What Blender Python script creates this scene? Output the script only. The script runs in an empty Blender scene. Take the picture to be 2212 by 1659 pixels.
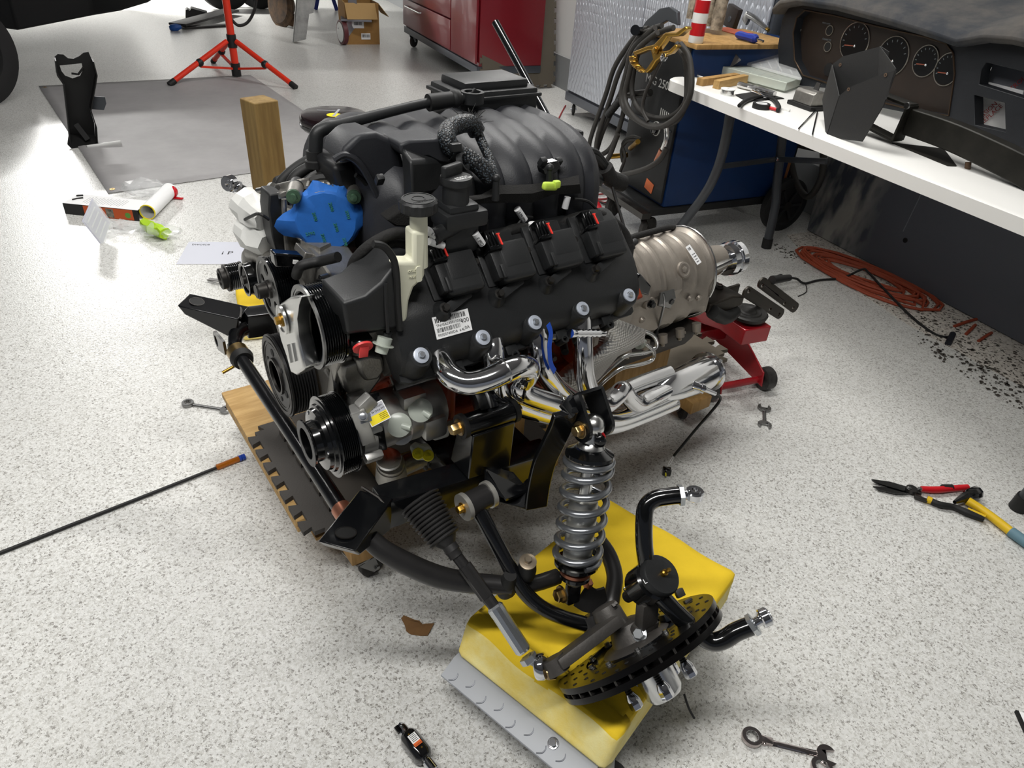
import bpy, bmesh, math, random
from mathutils import Vector, Matrix, Quaternion
from mathutils.geometry import tessellate_polygon
random.seed(7)
V = Vector
PI = math.pi
sc = bpy.context.scene
col = sc.collection

# ------------------------------------------------------------------ camera
W, H, FPX = 2212, 1659, 1524.0
CAMZ = 1.42
PITCH, ROLL = math.radians(34.5), math.radians(4.6)
_f = V((0, math.cos(PITCH), -math.sin(PITCH))); _r = V((1, 0, 0)); _u = _r.cross(_f)
CR = math.cos(ROLL) * _r + math.sin(ROLL) * _u
CU = -math.sin(ROLL) * _r + math.cos(ROLL) * _u
CF = _f
CAM = V((0, 0, CAMZ))
cd = bpy.data.cameras.new('camera'); cam = bpy.data.objects.new('camera', cd); col.objects.link(cam)
cd.sensor_fit = 'HORIZONTAL'; cd.sensor_width = 36.0; cd.lens = 36.0 * FPX / W; cd.clip_start = 0.05
cam.matrix_world = Matrix(((CR.x, CU.x, -CF.x, CAM.x), (CR.y, CU.y, -CF.y, CAM.y), (CR.z, CU.z, -CF.z, CAM.z), (0, 0, 0, 1)))
sc.camera = cam

# ------------------------------------------------------------------ light
sc.view_settings.view_transform = 'Standard'; sc.view_settings.look = 'None'
sc.view_settings.gamma = 1.0; sc.view_settings.use_curve_mapping = False
sc.view_settings.exposure = 0.0
wd = bpy.data.worlds.new('world'); sc.world = wd; wd.use_nodes = True
wd.node_tree.nodes['Background'].inputs[0].default_value = (0.80, 0.86, 1.0, 1)
wd.node_tree.nodes['Background'].inputs[1].default_value = 0.16
def area(name, loc, sx, sy, power, rz=0.0, colr=(1, 0.985, 0.955), tilt=(0, 0)):
    l = bpy.data.lights.new(name, 'AREA'); l.shape = 'RECTANGLE'; l.size = sx; l.size_y = sy; l.energy = power; l.color = colr
    o = bpy.data.objects.new(name, l); col.objects.link(o); o.location = loc; o.rotation_euler = (tilt[0], tilt[1], rz)
    return o
area('ceiling_strip_or_fill', (-6.3, 9.6, 2.9), 1.25, 0.25, 420, 0.6)
area('ceiling_strip_or_fill', (-1.2, 3.15, 2.95), 2.4, 0.16, 52, 0.1)
area('ceiling_strip_or_fill', (0.35, 3.0, 2.95), 1.25, 0.16, 52, 0.1)
area('ceiling_strip_or_fill', (0.3, 7.2, 2.9), 1.25, 0.22, 110, 0.6)
area('ceiling_strip_or_fill', (-0.8, 0.1, 2.95), 2.4, 0.16, 84, 0.1)  # fill lamp added near the camera to brighten the foreground

# ------------------------------------------------------------------ pixels to positions
def ray(px, py):
    return (px - W / 2) / FPX * CR - (py - H / 2) / FPX * CU + CF
def at_z(px, py, z=0.0):
    d = ray(px, py); return CAM + d * ((z - CAM.z) / d.z)
def on_plane(px, py, p, n):
    d = ray(px, py); n = V(n); return CAM + d * ((V(p) - CAM).dot(n) / d.dot(n))
def at_dist(px, py, t):
    return CAM + ray(px, py) * t
# the engine's own frame: x to the rear, y away from the camera, z up, origin on the floor under the crank pulley
EYAW = math.radians(37.127)
ER = V((math.cos(EYAW), math.sin(EYAW), 0)); EY = V((-ER.y, ER.x, 0)); EZ = V((0, 0, 1))
_o = V((-0.13104614, 1.06874869, 0)) + EY * 0.35
def _el(px, py, o, x=None, y=None, z=None):
    d = ray(px, py); n, v = (ER, x) if x is not None else ((EY, y) if y is not None else (EZ, z))
    P = CAM + d * ((v - (CAM - o).dot(n)) / d.dot(n)) - o
    return V((P.dot(ER), P.dot(EY), P.z))
EO = _o + ER * _el(595, 808, _o, y=0).x
def el(px, py, x=None, y=None, z=None):
    return _el(px, py, EO, x, y, z)
def ew(p):
    return EO + ER * p[0] + EY * p[1] + EZ * p[2]
def wl(p):
    q = V(p) - EO; return V((q.dot(ER), q.dot(EY), q.z))

# ------------------------------------------------------------------ materials
def lin(c):
    if isinstance(c, str):
        c = [int(c[i:i + 2], 16) / 255 for i in (1, 3, 5)]
    return tuple((x / 12.92 if x <= 0.04045 else ((x + 0.055) / 1.055) ** 2.4) for x in c[:3]) + (1,)
MATS = {}
def M(name, color='#808080', rough=0.5, metal=0.0, var=0.0, vscale=20.0, color2=None, bump=0.0, bscale=60.0, coat=0.0, trans=0.0, alpha=1.0,
      emit=None, estr=0.0, ior=1.45, stretch=(1, 1, 1), spec=0.5, sheen=0.0, rvar=0.0):
    if name in MATS: return MATS[name]
    m = bpy.data.materials.new(name); m.use_nodes = True; MATS[name] = m
    nt = m.node_tree; b = nt.nodes['Principled BSDF']; L = nt.links.new
    b.inputs['Base Color'].default_value = lin(color); b.inputs['Roughness'].default_value = rough; b.inputs['Metallic'].default_value = metal
    b.inputs['Coat Weight'].default_value = coat; b.inputs['Coat Roughness'].default_value = 0.08
    b.inputs['Transmission Weight'].default_value = trans; b.inputs['Alpha'].default_value = alpha; b.inputs['IOR'].default_value = ior
    b.inputs['Specular IOR Level'].default_value = spec
    if sheen: b.inputs['Sheen Weight'].default_value = sheen
    if emit: b.inputs['Emission Color'].default_value = lin(emit); b.inputs['Emission Strength'].default_value = estr
    if var or bump or rvar:
        tc = nt.nodes.new('ShaderNodeTexCoord'); mp = nt.nodes.new('ShaderNodeMapping'); mp.inputs['Scale'].default_value = stretch
        L(tc.outputs['Object'], mp.inputs['Vector'])
    if var or rvar:
        n = nt.nodes.new('ShaderNodeTexNoise'); n.inputs['Scale'].default_value = vscale; n.inputs['Detail'].default_value = 6; n.inputs['Roughness'].default_value = 0.65
        L(mp.outputs[0], n.inputs['Vector'])
    if var:
        r = nt.nodes.new('ShaderNodeValToRGB'); r.color_ramp.elements[0].position = 0.35; r.color_ramp.elements[1].position = 0.68
        c1 = lin(color); c2 = lin(color2) if color2 else tuple(x * (1 - var) for x in c1[:3]) + (1,)
        r.color_ramp.elements[0].color = c2; r.color_ramp.elements[1].color = c1
        L(n.outputs['Fac'], r.inputs['Fac']); L(r.outputs['Color'], b.inputs['Base Color'])
    if rvar:
        mr = nt.nodes.new('ShaderNodeMapRange'); mr.inputs['To Min'].default_value = max(0.02, rough - rvar); mr.inputs['To Max'].default_value = rough + rvar
        L(n.outputs['Fac'], mr.inputs['Value']); L(mr.outputs[0], b.inputs['Roughness'])
    if bump:
        n2 = nt.nodes.new('ShaderNodeTexNoise'); n2.inputs['Scale'].default_value = bscale; n2.inputs['Detail'].default_value = 4
        bp = nt.nodes.new('ShaderNodeBump'); bp.inputs['Strength'].default_value = bump; bp.inputs['Distance'].default_value = 0.002
        L(mp.outputs[0], n2.inputs['Vector']); L(n2.outputs['Fac'], bp.inputs['Height']); L(bp.outputs[0], b.inputs['Normal'])
    return m

# ------------------------------------------------------------------ mesh building
def frame(axis, up=None):
    a = V(axis).normalized()
    t = V(up) if up is not None else (V((0, 0, 1)) if abs(a.z) < 0.9 else V((1, 0, 0)))
    u = (t - a * t.dot(a)).normalized(); v = a.cross(u)
    return a, u, v
def catmull(pts, seg=6, closed=False):
    P = [V(p) for p in pts]; n = len(P); out = []
    if n < 3: return P
    rng = range(n if closed else n - 1)
    for i in rng:
        if closed: p0, p1, p2, p3 = P[(i - 1) % n], P[i], P[(i + 1) % n], P[(i + 2) % n]
        else: p0, p1, p2, p3 = P[max(i - 1, 0)], P[i], P[i + 1], P[min(i + 2, n - 1)]
        for k in range(seg):
            t = k / seg; t2 = t * t; t3 = t2 * t
            out.append(0.5 * ((2 * p1) + (p2 - p0) * t + (2 * p0 - 5 * p1 + 4 * p2 - p3) * t2 + (3 * p1 - p0 - 3 * p2 + p3) * t3))
    if not closed: out.append(P[-1])
    return out
class MB:
    def __init__(s): s.v = []; s.f = []
    def add(s, verts, faces):
        o = len(s.v); s.v += [tuple(x) for x in verts]; s.f += [tuple(o + i for i in f) for f in faces]; return s
    def box(s, c, size, R=None, bev=0.0, seg=2):
        bm = bmesh.new(); bmesh.ops.create_cube(bm, size=1.0)
        for v in bm.verts: v.co = V((v.co.x * size[0], v.co.y * size[1], v.co.z * size[2]))
        if bev: bmesh.ops.bevel(bm, geom=bm.edges[:], offset=bev, segments=seg, affect='EDGES', profile=0.6)
        bm.verts.index_update()
        vs = [v.co.copy() for v in bm.verts]; fs = [[v.index for v in f.verts] for f in bm.faces]; bm.free()
        if R is not None: vs = [R @ v for v in vs]
        c = V(c); return s.add([v + c for v in vs], fs)
    def obox(s, p0, p1, w, hgt, up=(0, 0, 1), bev=0.0):
        """box along p0->p1, w across, hgt along up"""
        p0, p1 = V(p0), V(p1); a, u, v = frame(p1 - p0, up)
        R = Matrix((a, v, u)).transposed()
        return s.box((p0 + p1) / 2, ((p1 - p0).length, w, hgt), R, bev)
    def lathe(s, p0, axis, prof, n=24, up=None, caps=True):
        p0 = V(p0); a, u, v = frame(axis, up); vs = []; fs = []
        for t, r in prof:
            for k in range(n):
                th = 2 * PI * k / n; vs.append(p0 + a * t + (u * math.cos(th) + v * math.sin(th)) * r)
        for i in range(len(prof) - 1):
            for k in range(n):
                k2 = (k + 1) % n; fs.append((i * n + k, i * n + k2, (i + 1) * n + k2, (i + 1) * n + k))
        if caps:
            if prof[0][1] > 1e-6: fs.append(tuple(range(n))[::-1])
            if prof[-1][1] > 1e-6: fs.append(tuple((len(prof) - 1) * n + k for k in range(n)))
        return s.add(vs, fs)
    def cyl(s, p0, p1, r, r1=None, n=20, caps=True):
        p0, p1 = V(p0), V(p1); return s.lathe(p0, p1 - p0, [(0, r), ((p1 - p0).length, r if r1 is None else r1)], n, caps=caps)
    def hexa(s, p0, axis, r, hgt, n=6):
        return s.lathe(p0, axis, [(0, r), (hgt * 0.85, r), (hgt, r * 0.86)], n)
    def ring(s, p0, axis, ro, ri, hgt, n=32):
        return s.lathe(p0, axis, [(0, ri), (0, ro), (hgt, ro), (hgt, ri), (0, ri)], n, caps=False)
    def tube(s, pts, r, n=12, closed=False, smooth=0, caps=True, ends=None):
        P = catmull(pts, smooth, closed) if smooth else [V(p) for p in pts]
        m = len(P)
        if isinstance(r, (list, tuple)):
            rs = [r[0] + 0.0] * m
            for i in range(m):
                t = i / (m - 1) * (len(r) - 1); k = min(int(t), len(r) - 2); rs[i] = r[k] + (r[k + 1] - r[k]) * (t - k)
        else: rs = [r] * m
        T = []
        for i in range(m):
            a = P[(i + 1) % m] - P[i - 1] if closed else P[min(i + 1, m - 1)] - P[max(i - 1, 0)]
            T.append(a.normalized() if a.length > 1e-9 else V((0, 0, 1)))
        _, u, v = frame(T[0]); vs = []; fs = []
        for i in range(m):
            if i:
                q = T[i - 1].rotation_difference(T[i]); u = q @ u; v = q @ v
            for k in range(n):
                th = 2 * PI * k / n; vs.append(P[i] + (u * math.cos(th) + v * math.sin(th)) * rs[i])
        for i in range(m if closed else m - 1):
            j = (i + 1) % m
            for k in range(n):
                k2 = (k + 1) % n; fs.append((i * n + k, i * n + k2, j * n + k2, j * n + k))
        if caps and not closed: fs.append(tuple(range(n))[::-1]); fs.append(tuple((m - 1) * n + k for k in range(n)))
        return s.add(vs, fs)
    def strip(s, pts, w, th, up=(0, 0, 1), smooth=0):
        """flat band: w across, th thick along 'up' side"""
        P = catmull(pts, smooth) if smooth else [V(p) for p in pts]; rings = []
        for i, p in enumerate(P):
            a = P[min(i + 1, len(P) - 1)] - P[max(i - 1, 0)]; a, u, v = frame(a, up)
            rings.append([p + v * w / 2 + u * th / 2, p - v * w / 2 + u * th / 2, p - v * w / 2 - u * th / 2, p + v * w / 2 - u * th / 2])
        return s.loft(rings)
    def loft(s, rings, closed=True, caps=True):
        n = len(rings[0]); vs = [p for r in rings for p in r]; fs = []
        for i in range(len(rings) - 1):
            for k in range(n if closed else n - 1):
                k2 = (k + 1) % n; fs.append((i * n + k, i * n + k2, (i + 1) * n + k2, (i + 1) * n + k))
        if caps and closed: fs.append(tuple(range(n))[::-1]); fs.append(tuple((len(rings) - 1) * n + k for k in range(n)))
        return s.add(vs, fs)
    def plate(s, outer, holes=(), th=0.003, o=(0, 0, 0), u=(1, 0, 0), v=(0, 1, 0)):
        """flat plate with holes; outline in (u, v), thickness along u x v (centred)"""
        o, u, v = V(o), V(u).normalized(), V(v).normalized(); w = u.cross(v)
        loops = [[V((a, b, 0)) for a, b in outer]] + [[V((a, b, 0)) for a, b in h] for h in holes]
        flat = [p for l in loops for p in l]; tri = tessellate_polygon(loops); n = len(flat)
        P = [o + u * p.x + v * p.y for p in flat]
        vs = [p + w * th / 2 for p in P] + [p - w * th / 2 for p in P]; fs = []
        for t in tri:
            a, b, c = (flat[i] for i in t); sgn = (b - a).cross(c - a).z
            t = tuple(t) if sgn > 0 else tuple(t)[::-1]
            fs.append(t); fs.append(tuple(i + n for i in t[::-1]))
        k0 = 0
        for li, l in enumerate(loops):
            m = len(l); ar = sum(l[i].x * l[(i + 1) % m].y - l[(i + 1) % m].x * l[i].y for i in range(m))
            for i in range(m):
                a, b = k0 + i, k0 + (i + 1) % m
                q = (a, b, b + n, a + n)
                fs.append(q if (ar < 0) == (li == 0) else q[::-1])
            k0 += m
        return s.add(vs, fs)
    def sphere(s, c, r, n=16, m=10, sc=(1, 1, 1)):
        c = V(c); vs = []; fs = []
        for i in range(m + 1):
            ph = PI * i / m
            for k in range(n):
                th = 2 * PI * k / n; vs.append(c + V((math.sin(ph) * math.cos(th) * r * sc[0], math.sin(ph) * math.sin(th) * r * sc[1], math.cos(ph) * r * sc[2])))
        for i in range(m):
            for k in range(n):
                k2 = (k + 1) % n; fs.append((i * n + k, (i + 1) * n + k, (i + 1) * n + k2, i * n + k2))
        return s.add(vs, fs)
    def text(s, body, o, u, v, size, th=0.0004, align='LEFT'):
        cu = bpy.data.curves.new('t', 'FONT'); cu.body = body; cu.size = size; cu.extrude = th; cu.align_x = align; cu.resolution_u = 2
        ob = bpy.data.objects.new('t', cu); col.objects.link(ob)
        me = bpy.data.meshes.new_from_object(ob.evaluated_get(bpy.context.evaluated_depsgraph_get()))
        o, u, v = V(o), V(u).normalized(), V(v).normalized(); w = u.cross(v)
        s.add([o + u * p.co.x + v * p.co.y + w * p.co.z for p in me.vertices], [tuple(f.vertices) for f in me.polygons])
        bpy.data.objects.remove(ob); bpy.data.curves.remove(cu); bpy.data.meshes.remove(me)
        return s
    def xf(s, mat, start=0):
        s.v = s.v[:start] + [tuple(mat @ V(p)) for p in s.v[start:]]; return s
    def build(s, name, mat, parent=None, label=None, cat=None, group=None, kind=None, loc=None, rotz=0.0, ang=38, sub=0, bev=0.0, bseg=2):
        me = bpy.data.meshes.new(name); me.from_pydata(s.v, [], s.f); me.validate(clean_customdata=False)
        bm = bmesh.new(); bm.from_mesh(me); bmesh.ops.recalc_face_normals(bm, faces=bm.faces[:]); bm.to_mesh(me); bm.free()
        me.polygons.foreach_set('use_smooth', [True] * len(me.polygons)); me.set_sharp_from_angle(angle=math.radians(ang))
        mats = mat if isinstance(mat, (list, tuple)) else [mat]
        for m in mats: me.materials.append(MATS[m] if isinstance(m, str) else m)
        o = bpy.data.objects.new(name, me); col.objects.link(o)
        if parent is not None: o.parent = parent
        if loc is not None: o.location = loc
        o.rotation_euler = (0, 0, rotz)
        if bev:
            md = o.modifiers.new('b', 'BEVEL'); md.width = bev; md.segments = bseg; md.limit_method = 'ANGLE'; md.angle_limit = math.radians(35)
        if sub:
            md = o.modifiers.new('s', 'SUBSURF'); md.levels = sub; md.render_levels = sub
        tag(o, label, cat, group, kind)
        return o
def tag(o, label=None, cat=None, group=None, kind=None):
    if label: o['label'] = label
    if cat: o['category'] = cat
    if group: o['group'] = group
    if kind: o['kind'] = kind
    return o
def thing(name, label, cat, loc=(0, 0, 0), rotz=0.0, group=None):
    o = bpy.data.objects.new(name, None); col.objects.link(o); o.location = loc; o.rotation_euler = (0, 0, rotz); o.empty_display_size = 0.05
    return tag(o, label, cat, group)
def dup(o, parent=None):
    c = o.copy(); col.objects.link(c); c.parent = parent
    for ch in o.children: dup(ch, c)
    return c
def circ(cx, cy, r, n=16, a0=0.0, a1=2 * PI, full=True):
    k = n if full else n - 1
    return [(cx + r * math.cos(a0 + (a1 - a0) * i / k), cy + r * math.sin(a0 + (a1 - a0) * i / k)) for i in range(n)]
def rrect(w, h, r, n=5, cx=0, cy=0):
    out = []
    for sx, sy, a in ((1, 1, 0), (-1, 1, PI / 2), (-1, -1, PI), (1, -1, 1.5 * PI)):
        out += [(cx + sx * (w / 2 - r) + r * math.cos(a + PI / 2 * i / n), cy + sy * (h / 2 - r) + r * math.sin(a + PI / 2 * i / n)) for i in range(n + 1)]
    return out
def yaw_of(a, b):
    d = V(b) - V(a); return math.atan2(d.y, d.x)
# ------------------------------------------------------------------ shared materials
M('black_plastic', '#1d1e1f', 0.46, bump=0.12, bscale=500)
M('black_plastic_dull', '#222222', 0.62, bump=0.2, bscale=300)
M('black_gloss', '#08090a', 0.16, coat=0.6)
M('black_paint', '#0c0d0f', 0.22, coat=0.25, bump=0.03, bscale=120)
M('black_rubber', '#161616', 0.6)
M('rubber_grey', '#3a3836', 0.75, var=0.3, vscale=25)
M('black_foam', '#171615', 0.95, bump=0.6, bscale=350)
M('cast_alu', '#a5a29c', 0.42, 0.85, var=0.25, vscale=40, bump=0.3, bscale=260)
M('trans_alu', '#9d958b', 0.42, 0.55, var=0.18, vscale=9, bump=0.22, bscale=300)
M('bright_alu', '#d3d3d1', 0.24, 1.0, rvar=0.08, vscale=60)
M('chrome', '#dcdde0', 0.07, 1.0)
M('polished', '#dfdfe0', 0.10, 1.0, rvar=0.05, vscale=14)
M('steel', '#8d8d8c', 0.32, 1.0, rvar=0.08, vscale=30)
M('dark_steel', '#4a4846', 0.42, 0.9, var=0.2, vscale=40)
M('zinc', '#c8ccd2', 0.3, 0.9)
M('gold_zinc', '#b89a5a', 0.3, 1.0, var=0.25, vscale=60, color2='#8d7b62')
M('brass', '#b08a3c', 0.33, 0.95, var=0.2, vscale=50)
M('copper', '#b57a62', 0.35, 0.9)
M('spring_grey', '#8f9296', 0.28, 0.85)
M('orange_block', '#9c3a16', 0.5, var=0.35, vscale=18, bump=0.15, bscale=90)
M('white_plastic', '#e9e9e6', 0.4)
M('white_paper', '#ececec', 0.7)
M('natural_plastic', '#d9d8c2', 0.42, spec=0.4)
M('clear_plastic', '#dfe6e4', 0.12, trans=0.85, alpha=0.75, ior=1.3)
M('clear_film', '#f2f4f4', 0.08, trans=0.3, alpha=0.32)
M('milky_plastic', '#cfd6cb', 0.25, trans=0.35, alpha=0.9)
M('blue_tape', '#1d62b4', 0.72, var=0.12, vscale=60)
M('tape_print', '#2f7a5a', 0.75)
M('red_plastic', '#c4252a', 0.4)
M('red_tab', '#e0372c', 0.45)
M('pink_red', '#d8403f', 0.4)
M('yellow_cap', '#d8cf1e', 0.42)
M('lime', '#b7d24a', 0.7)
M('ink', '#101010', 0.7)
M('yellow_label', '#e8d31c', 0.55)
M('silver_label', '#b9bac0', 0.4, 0.3)
M('white_bag', '#d6d6d2', 0.35, bump=0.5, bscale=60)
M('red_paint', '#b0161c', 0.3, coat=0.3)
M('jack_red', '#a31420', 0.33, coat=0.3, var=0.2, vscale=12)
M('tripod_red', '#e0361f', 0.35)
M('maroon_paint', '#74141f', 0.35, coat=0.2)
M('foam_mat', '#5d564b', 0.9, bump=0.3, bscale=220)
M('foam_mat_dark', '#3c3a37', 0.92)
M('wood', '#b08a55', 0.7, var=0.4, vscale=7, stretch=(6, 6, 0.7), color2='#8a6a3a')
M('post_wood', '#8d7444', 0.75, var=0.5, vscale=5, stretch=(7, 7, 0.6), color2='#6d552c')
M('ply', '#c3a169', 0.7, var=0.35, vscale=6, stretch=(1, 8, 8), color2='#a07d48')
M('ply_edge', '#b59058', 0.75, var=0.45, vscale=14, stretch=(0.6, 0.6, 8), color2='#7d5f36')
M('cardboard', '#a37b46', 0.8, var=0.12, vscale=15)
M('card_brown', '#7d5c38', 0.85, var=0.2, vscale=40)
M('tarp', '#a5a3a3', 0.65, var=0.16, vscale=3.0, bump=0.3, bscale=5)
M('yellow_foam', '#ecc828', 0.85, var=0.10, vscale=9, color2='#e0bd22', bump=0.15, bscale=700)
M('pale_foam', '#efe6a8', 0.9, var=0.25, vscale=10, color2='#e9d06a', bump=0.25, bscale=300)
M('dolly_grey', '#9b9ea3', 0.45, 0.1)
M('weld_blue', '#10305e', 0.42, var=0.15, vscale=8)
M('weld_black', '#1b1c1d', 0.55, var=0.3, vscale=20)
M('cable_rubber', '#2e2c29', 0.6)
M('table_white', '#e4e3df', 0.42, bump=0.12, bscale=500)
M('leg_grey', '#45484c', 0.42, 0.5)
M('dash_black', '#181b20', 0.55, bump=0.2, bscale=400, var=0.3, vscale=5)
M('dash_dusty', '#55504a', 0.8, var=0.6, vscale=4, color2='#22262c')
M('dash_brown', '#2a2019', 0.5, var=0.4, vscale=6)
M('orange_hose', '#a5482c', 0.6, var=0.25, vscale=12)
M('red_hose', '#8e2a2c', 0.5)
M('tyre', '#1a1a1b', 0.75, bump=0.2, bscale=80)
M('rust', '#6a5138', 0.8, var=0.5, vscale=9, color2='#3a2f27')
M('grey_cab', '#a9acb2', 0.35, 0.6)
M('cab_frame', '#50545b', 0.4, 0.6)
M('amber', '#b5691a', 0.2, trans=0.4)
M('blue_plastic', '#1d3f9e', 0.3)
M('glass', '#ffffff', 0.02, trans=1.0, alpha=0.6)

def speckle(name, base, dark, mid, scale, rough, bumps=0.25, white=None):
    m = bpy.data.materials.new(name); m.use_nodes = True; MATS[name] = m; nt = m.node_tree; L = nt.links.new; N = nt.nodes.new
    b = nt.nodes['Principled BSDF']; tc = N('ShaderNodeTexCoord')
    def noise(sc_, det, ro=0.5):
        n = N('ShaderNodeTexNoise'); n.inputs['Scale'].default_value = sc_; n.inputs['Detail'].default_value = det; n.inputs['Roughness'].default_value = ro
        L(tc.outputs['Object'], n.inputs['Vector']); return n
    def ramp(src, a, bb, c0, c1):
        r = N('ShaderNodeValToRGB'); r.color_ramp.elements[0].position = a; r.color_ramp.elements[1].position = bb
        r.color_ramp.elements[0].color = c0; r.color_ramp.elements[1].color = c1; L(src, r.inputs['Fac']); return r
    def mix(f, a, bcol):
        x = N('ShaderNodeMix'); x.data_type = 'RGBA'; L(f, x.inputs['Factor']); L(a, x.inputs['A']) if hasattr(a, 'links') else x.inputs['A'].__setattr__('default_value', a)
        x.inputs['B'].default_value = bcol; return x
    n3 = noise(1.1, 2); nw = noise(scale * 1.3, 2)
    mv = N('ShaderNodeMixRGB'); mv.inputs[0].default_value = 0.012; L(tc.outputs['Object'], mv.inputs[1]); L(nw.outputs['Color'], mv.inputs[2])
    vo = N('ShaderNodeTexVoronoi'); vo.inputs['Scale'].default_value = scale; L(mv.outputs[0], vo.inputs['Vector'])
    sp = N('ShaderNodeSeparateColor'); L(vo.outputs['Color'], sp.inputs[0])
    r = N('ShaderNodeValToRGB'); r.color_ramp.interpolation = 'CONSTANT'; el_ = r.color_ramp.elements; el_[0].position = 0; el_[0].color = lin(dark); el_[1].position = 0.10; el_[1].color = lin(mid)
    e3 = el_.new(0.40); e3.color = lin(base); e4 = el_.new(0.86); e4.color = tuple(min(1, x * 1.12) for x in lin(base)[:3]) + (1,)
    L(sp.outputs[0], r.inputs['Fac'])
    K, Wt = (0, 0, 0, 1), (1, 1, 1, 1)
    f3 = ramp(n3.outputs['Fac'], 0.35, 0.7, K, (0.25, 0.25, 0.25, 1)); d = mix(f3.outputs[0], r.outputs['Color'], lin(mid))
    L(d.outputs['Result'], b.inputs['Base Color']); b.inputs['Roughness'].default_value = rough
    nb = noise(170, 2); bp = N('ShaderNodeBump'); bp.inputs['Strength'].default_value = bumps; bp.inputs['Distance'].default_value = 0.004
    L(nb.outputs['Fac'], bp.inputs['Height']); L(bp.outputs[0], b.inputs['Normal'])
    return m
speckle('floor_epoxy', '#d6d6d3', '#85827d', '#bfbeb9', 270, 0.30, 0.22)
speckle('floor_bare', '#cfcac2', '#5b564f', '#b5aea5', 120, 0.55, 0.3)

# ------------------------------------------------------------------ frames
class Frame:
    def __init__(s, o, yaw):
        s.o = V(o); s.yaw = yaw; s.x = V((math.cos(yaw), math.sin(yaw), 0)); s.y = V((-s.x.y, s.x.x, 0)); s.z = V((0, 0, 1))
    def px(s, px, py, x=None, y=None, z=None):
        d = ray(px, py); n, v = (s.x, x) if x is not None else ((s.y, y) if y is not None else (s.z, z))
        P = CAM + d * ((v - (CAM - s.o).dot(n)) / d.dot(n)) - s.o
        return V((P.dot(s.x), P.dot(s.y), P.z))
    def w(s, x, y, z=0.0): return s.o + s.x * x + s.y * y + s.z * z
    def l(s, p): q = V(p) - s.o; return V((q.dot(s.x), q.dot(s.y), q.z))
RM = Frame((0.22, 6.97, 0), math.atan2(-0.893, 0.45))     # x along the right-hand wall toward the camera, y into that wall

# ------------------------------------------------------------------ room shell
fl = MB(); fl.box((0, 5, -0.05), (26, 22, 0.1)); fl.build('floor', 'floor_epoxy', kind='structure', label='light grey speckled epoxy garage floor')
M('wall_paint', '#e4e4e2', 0.8, bump=0.05, bscale=60); M('wall_base_grey', '#8d8f90', 0.7)
wr = MB(); wr.box((2.0, 0.06, 1.5), (18, 0.12, 3.0)); wr.build('wall_right', 'wall_paint', kind='structure', loc=RM.o, rotz=RM.yaw, label='white painted garage wall behind the table')
wb = MB(); wb.box((2.0, -0.004, 0.135), (18, 0.008, 0.27)); wb.build('baseboard_right', 'wall_base_grey', kind='structure', loc=RM.o, rotz=RM.yaw, label='grey band along the foot of the white wall')
wk = MB(); wk.box((-7.0, -8, 1.5), (0.12, 20, 3.0)); wk.build('wall_back', 'wall_paint', kind='structure', loc=RM.o, rotz=RM.yaw, label='white wall at the far end of the garage')
ce = MB(); ce.box((0, 5, 3.05), (26, 22, 0.1)); ce.build('ceiling', M('ceiling_grey', '#77777a', 0.85), kind='structure', label='grey garage ceiling')
# bare strip of floor at the foot of the wall, full of paint flakes
q = [RM.l(at_z(*p)) for p in ((1700, 508), (1745, 560), (1960, 700), (2212, 838), (2400, 950))]
st = MB(); out = [(p.x, p.y) for p in q] + [(q[-1].x, -0.02), (q[0].x, -0.02)]
st.plate(out, (), 0.003, (0, 0, 0.0017)); st.build('trim_1', 'floor_bare', kind='structure', loc=RM.o, rotz=RM.yaw, label='bare concrete strip along the wall littered with dark flakes')
fk = MB(); random.seed(3)
def flake(mb, p, r, zz=0.0035):
    n = random.choice((4, 5, 6)); a0 = random.random() * 6; mb.plate([(p.x + r * random.uniform(.5, 1.1) * math.cos(a0 + 6.283 * i / n), p.y + r * random.uniform(.5, 1.1) * math.sin(a0 + 6.283 * i / n)) for i in range(n)], (), 0.001, (0, 0, zz))
for i in range(700):
    t = random.random(); px = 1980 + 400 * t; py0 = 690 + (px - 1960) * 0.585
    p = RM.l(at_z(px, py0 + random.uniform(-75, 45) + 20 * t))
    if p.y < -0.03: flake(fk, p, random.choice((.003, .004, .005, .007, .011)))
for i in range(60):
    t = random.random(); p = RM.l(at_z(1680 + 45 * t + random.gauss(0, 8), 532 + 28 * t + random.gauss(0, 5))); flake(fk, p, random.choice((.003, .005, .008)), 0.001)
fk.build('paint_flakes', M('flake', '#4a443d', 0.8, var=0.4, vscale=50), loc=RM.o, rotz=RM.yaw, kind='stuff', label='dark paint flakes scattered on the floor by the wall', cat='debris')
# ------------------------------------------------------------------ engine (frame: x rear, y away, z up)
ENG = thing('engine', 'black-topped V8 engine with pulleys, blue-taped throttle body and polished exhaust headers', 'engine', EO, EYAW)
def Y(px, py, y): return el(px, py, y=y)
def X(px, py, x): return el(px, py, x=x)
def slab(mb, pts, y, depth, taper=1.0):
    """outline traced on the plane y, given real thickness away from the viewer"""
    f = [Y(a, b, y) for a, b in pts]; c = sum(f, V()) / len(f); g = [c + (p - c) * taper + V((0, depth, 0)) for p in f]
    n = len(f); return mb.add(f + g, [tuple(range(n)), tuple(range(2 * n - 1, n - 1, -1))] + [(i, (i + 1) % n, n + (i + 1) % n, n + i) for i in range(n)])
def slabx(mb, pts, x, depth, taper=1.0):
    f = [X(a, b, x) for a, b in pts]; c = sum(f, V()) / len(f); g = [c + (p - c) * taper + V((depth, 0, 0)) for p in f]
    n = len(f); return mb.add(f + g, [tuple(range(n)), tuple(range(2 * n - 1, n - 1, -1))] + [(i, (i + 1) % n, n + (i + 1) % n, n + i) for i in range(n)])
S2 = math.sqrt(0.5)
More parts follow.
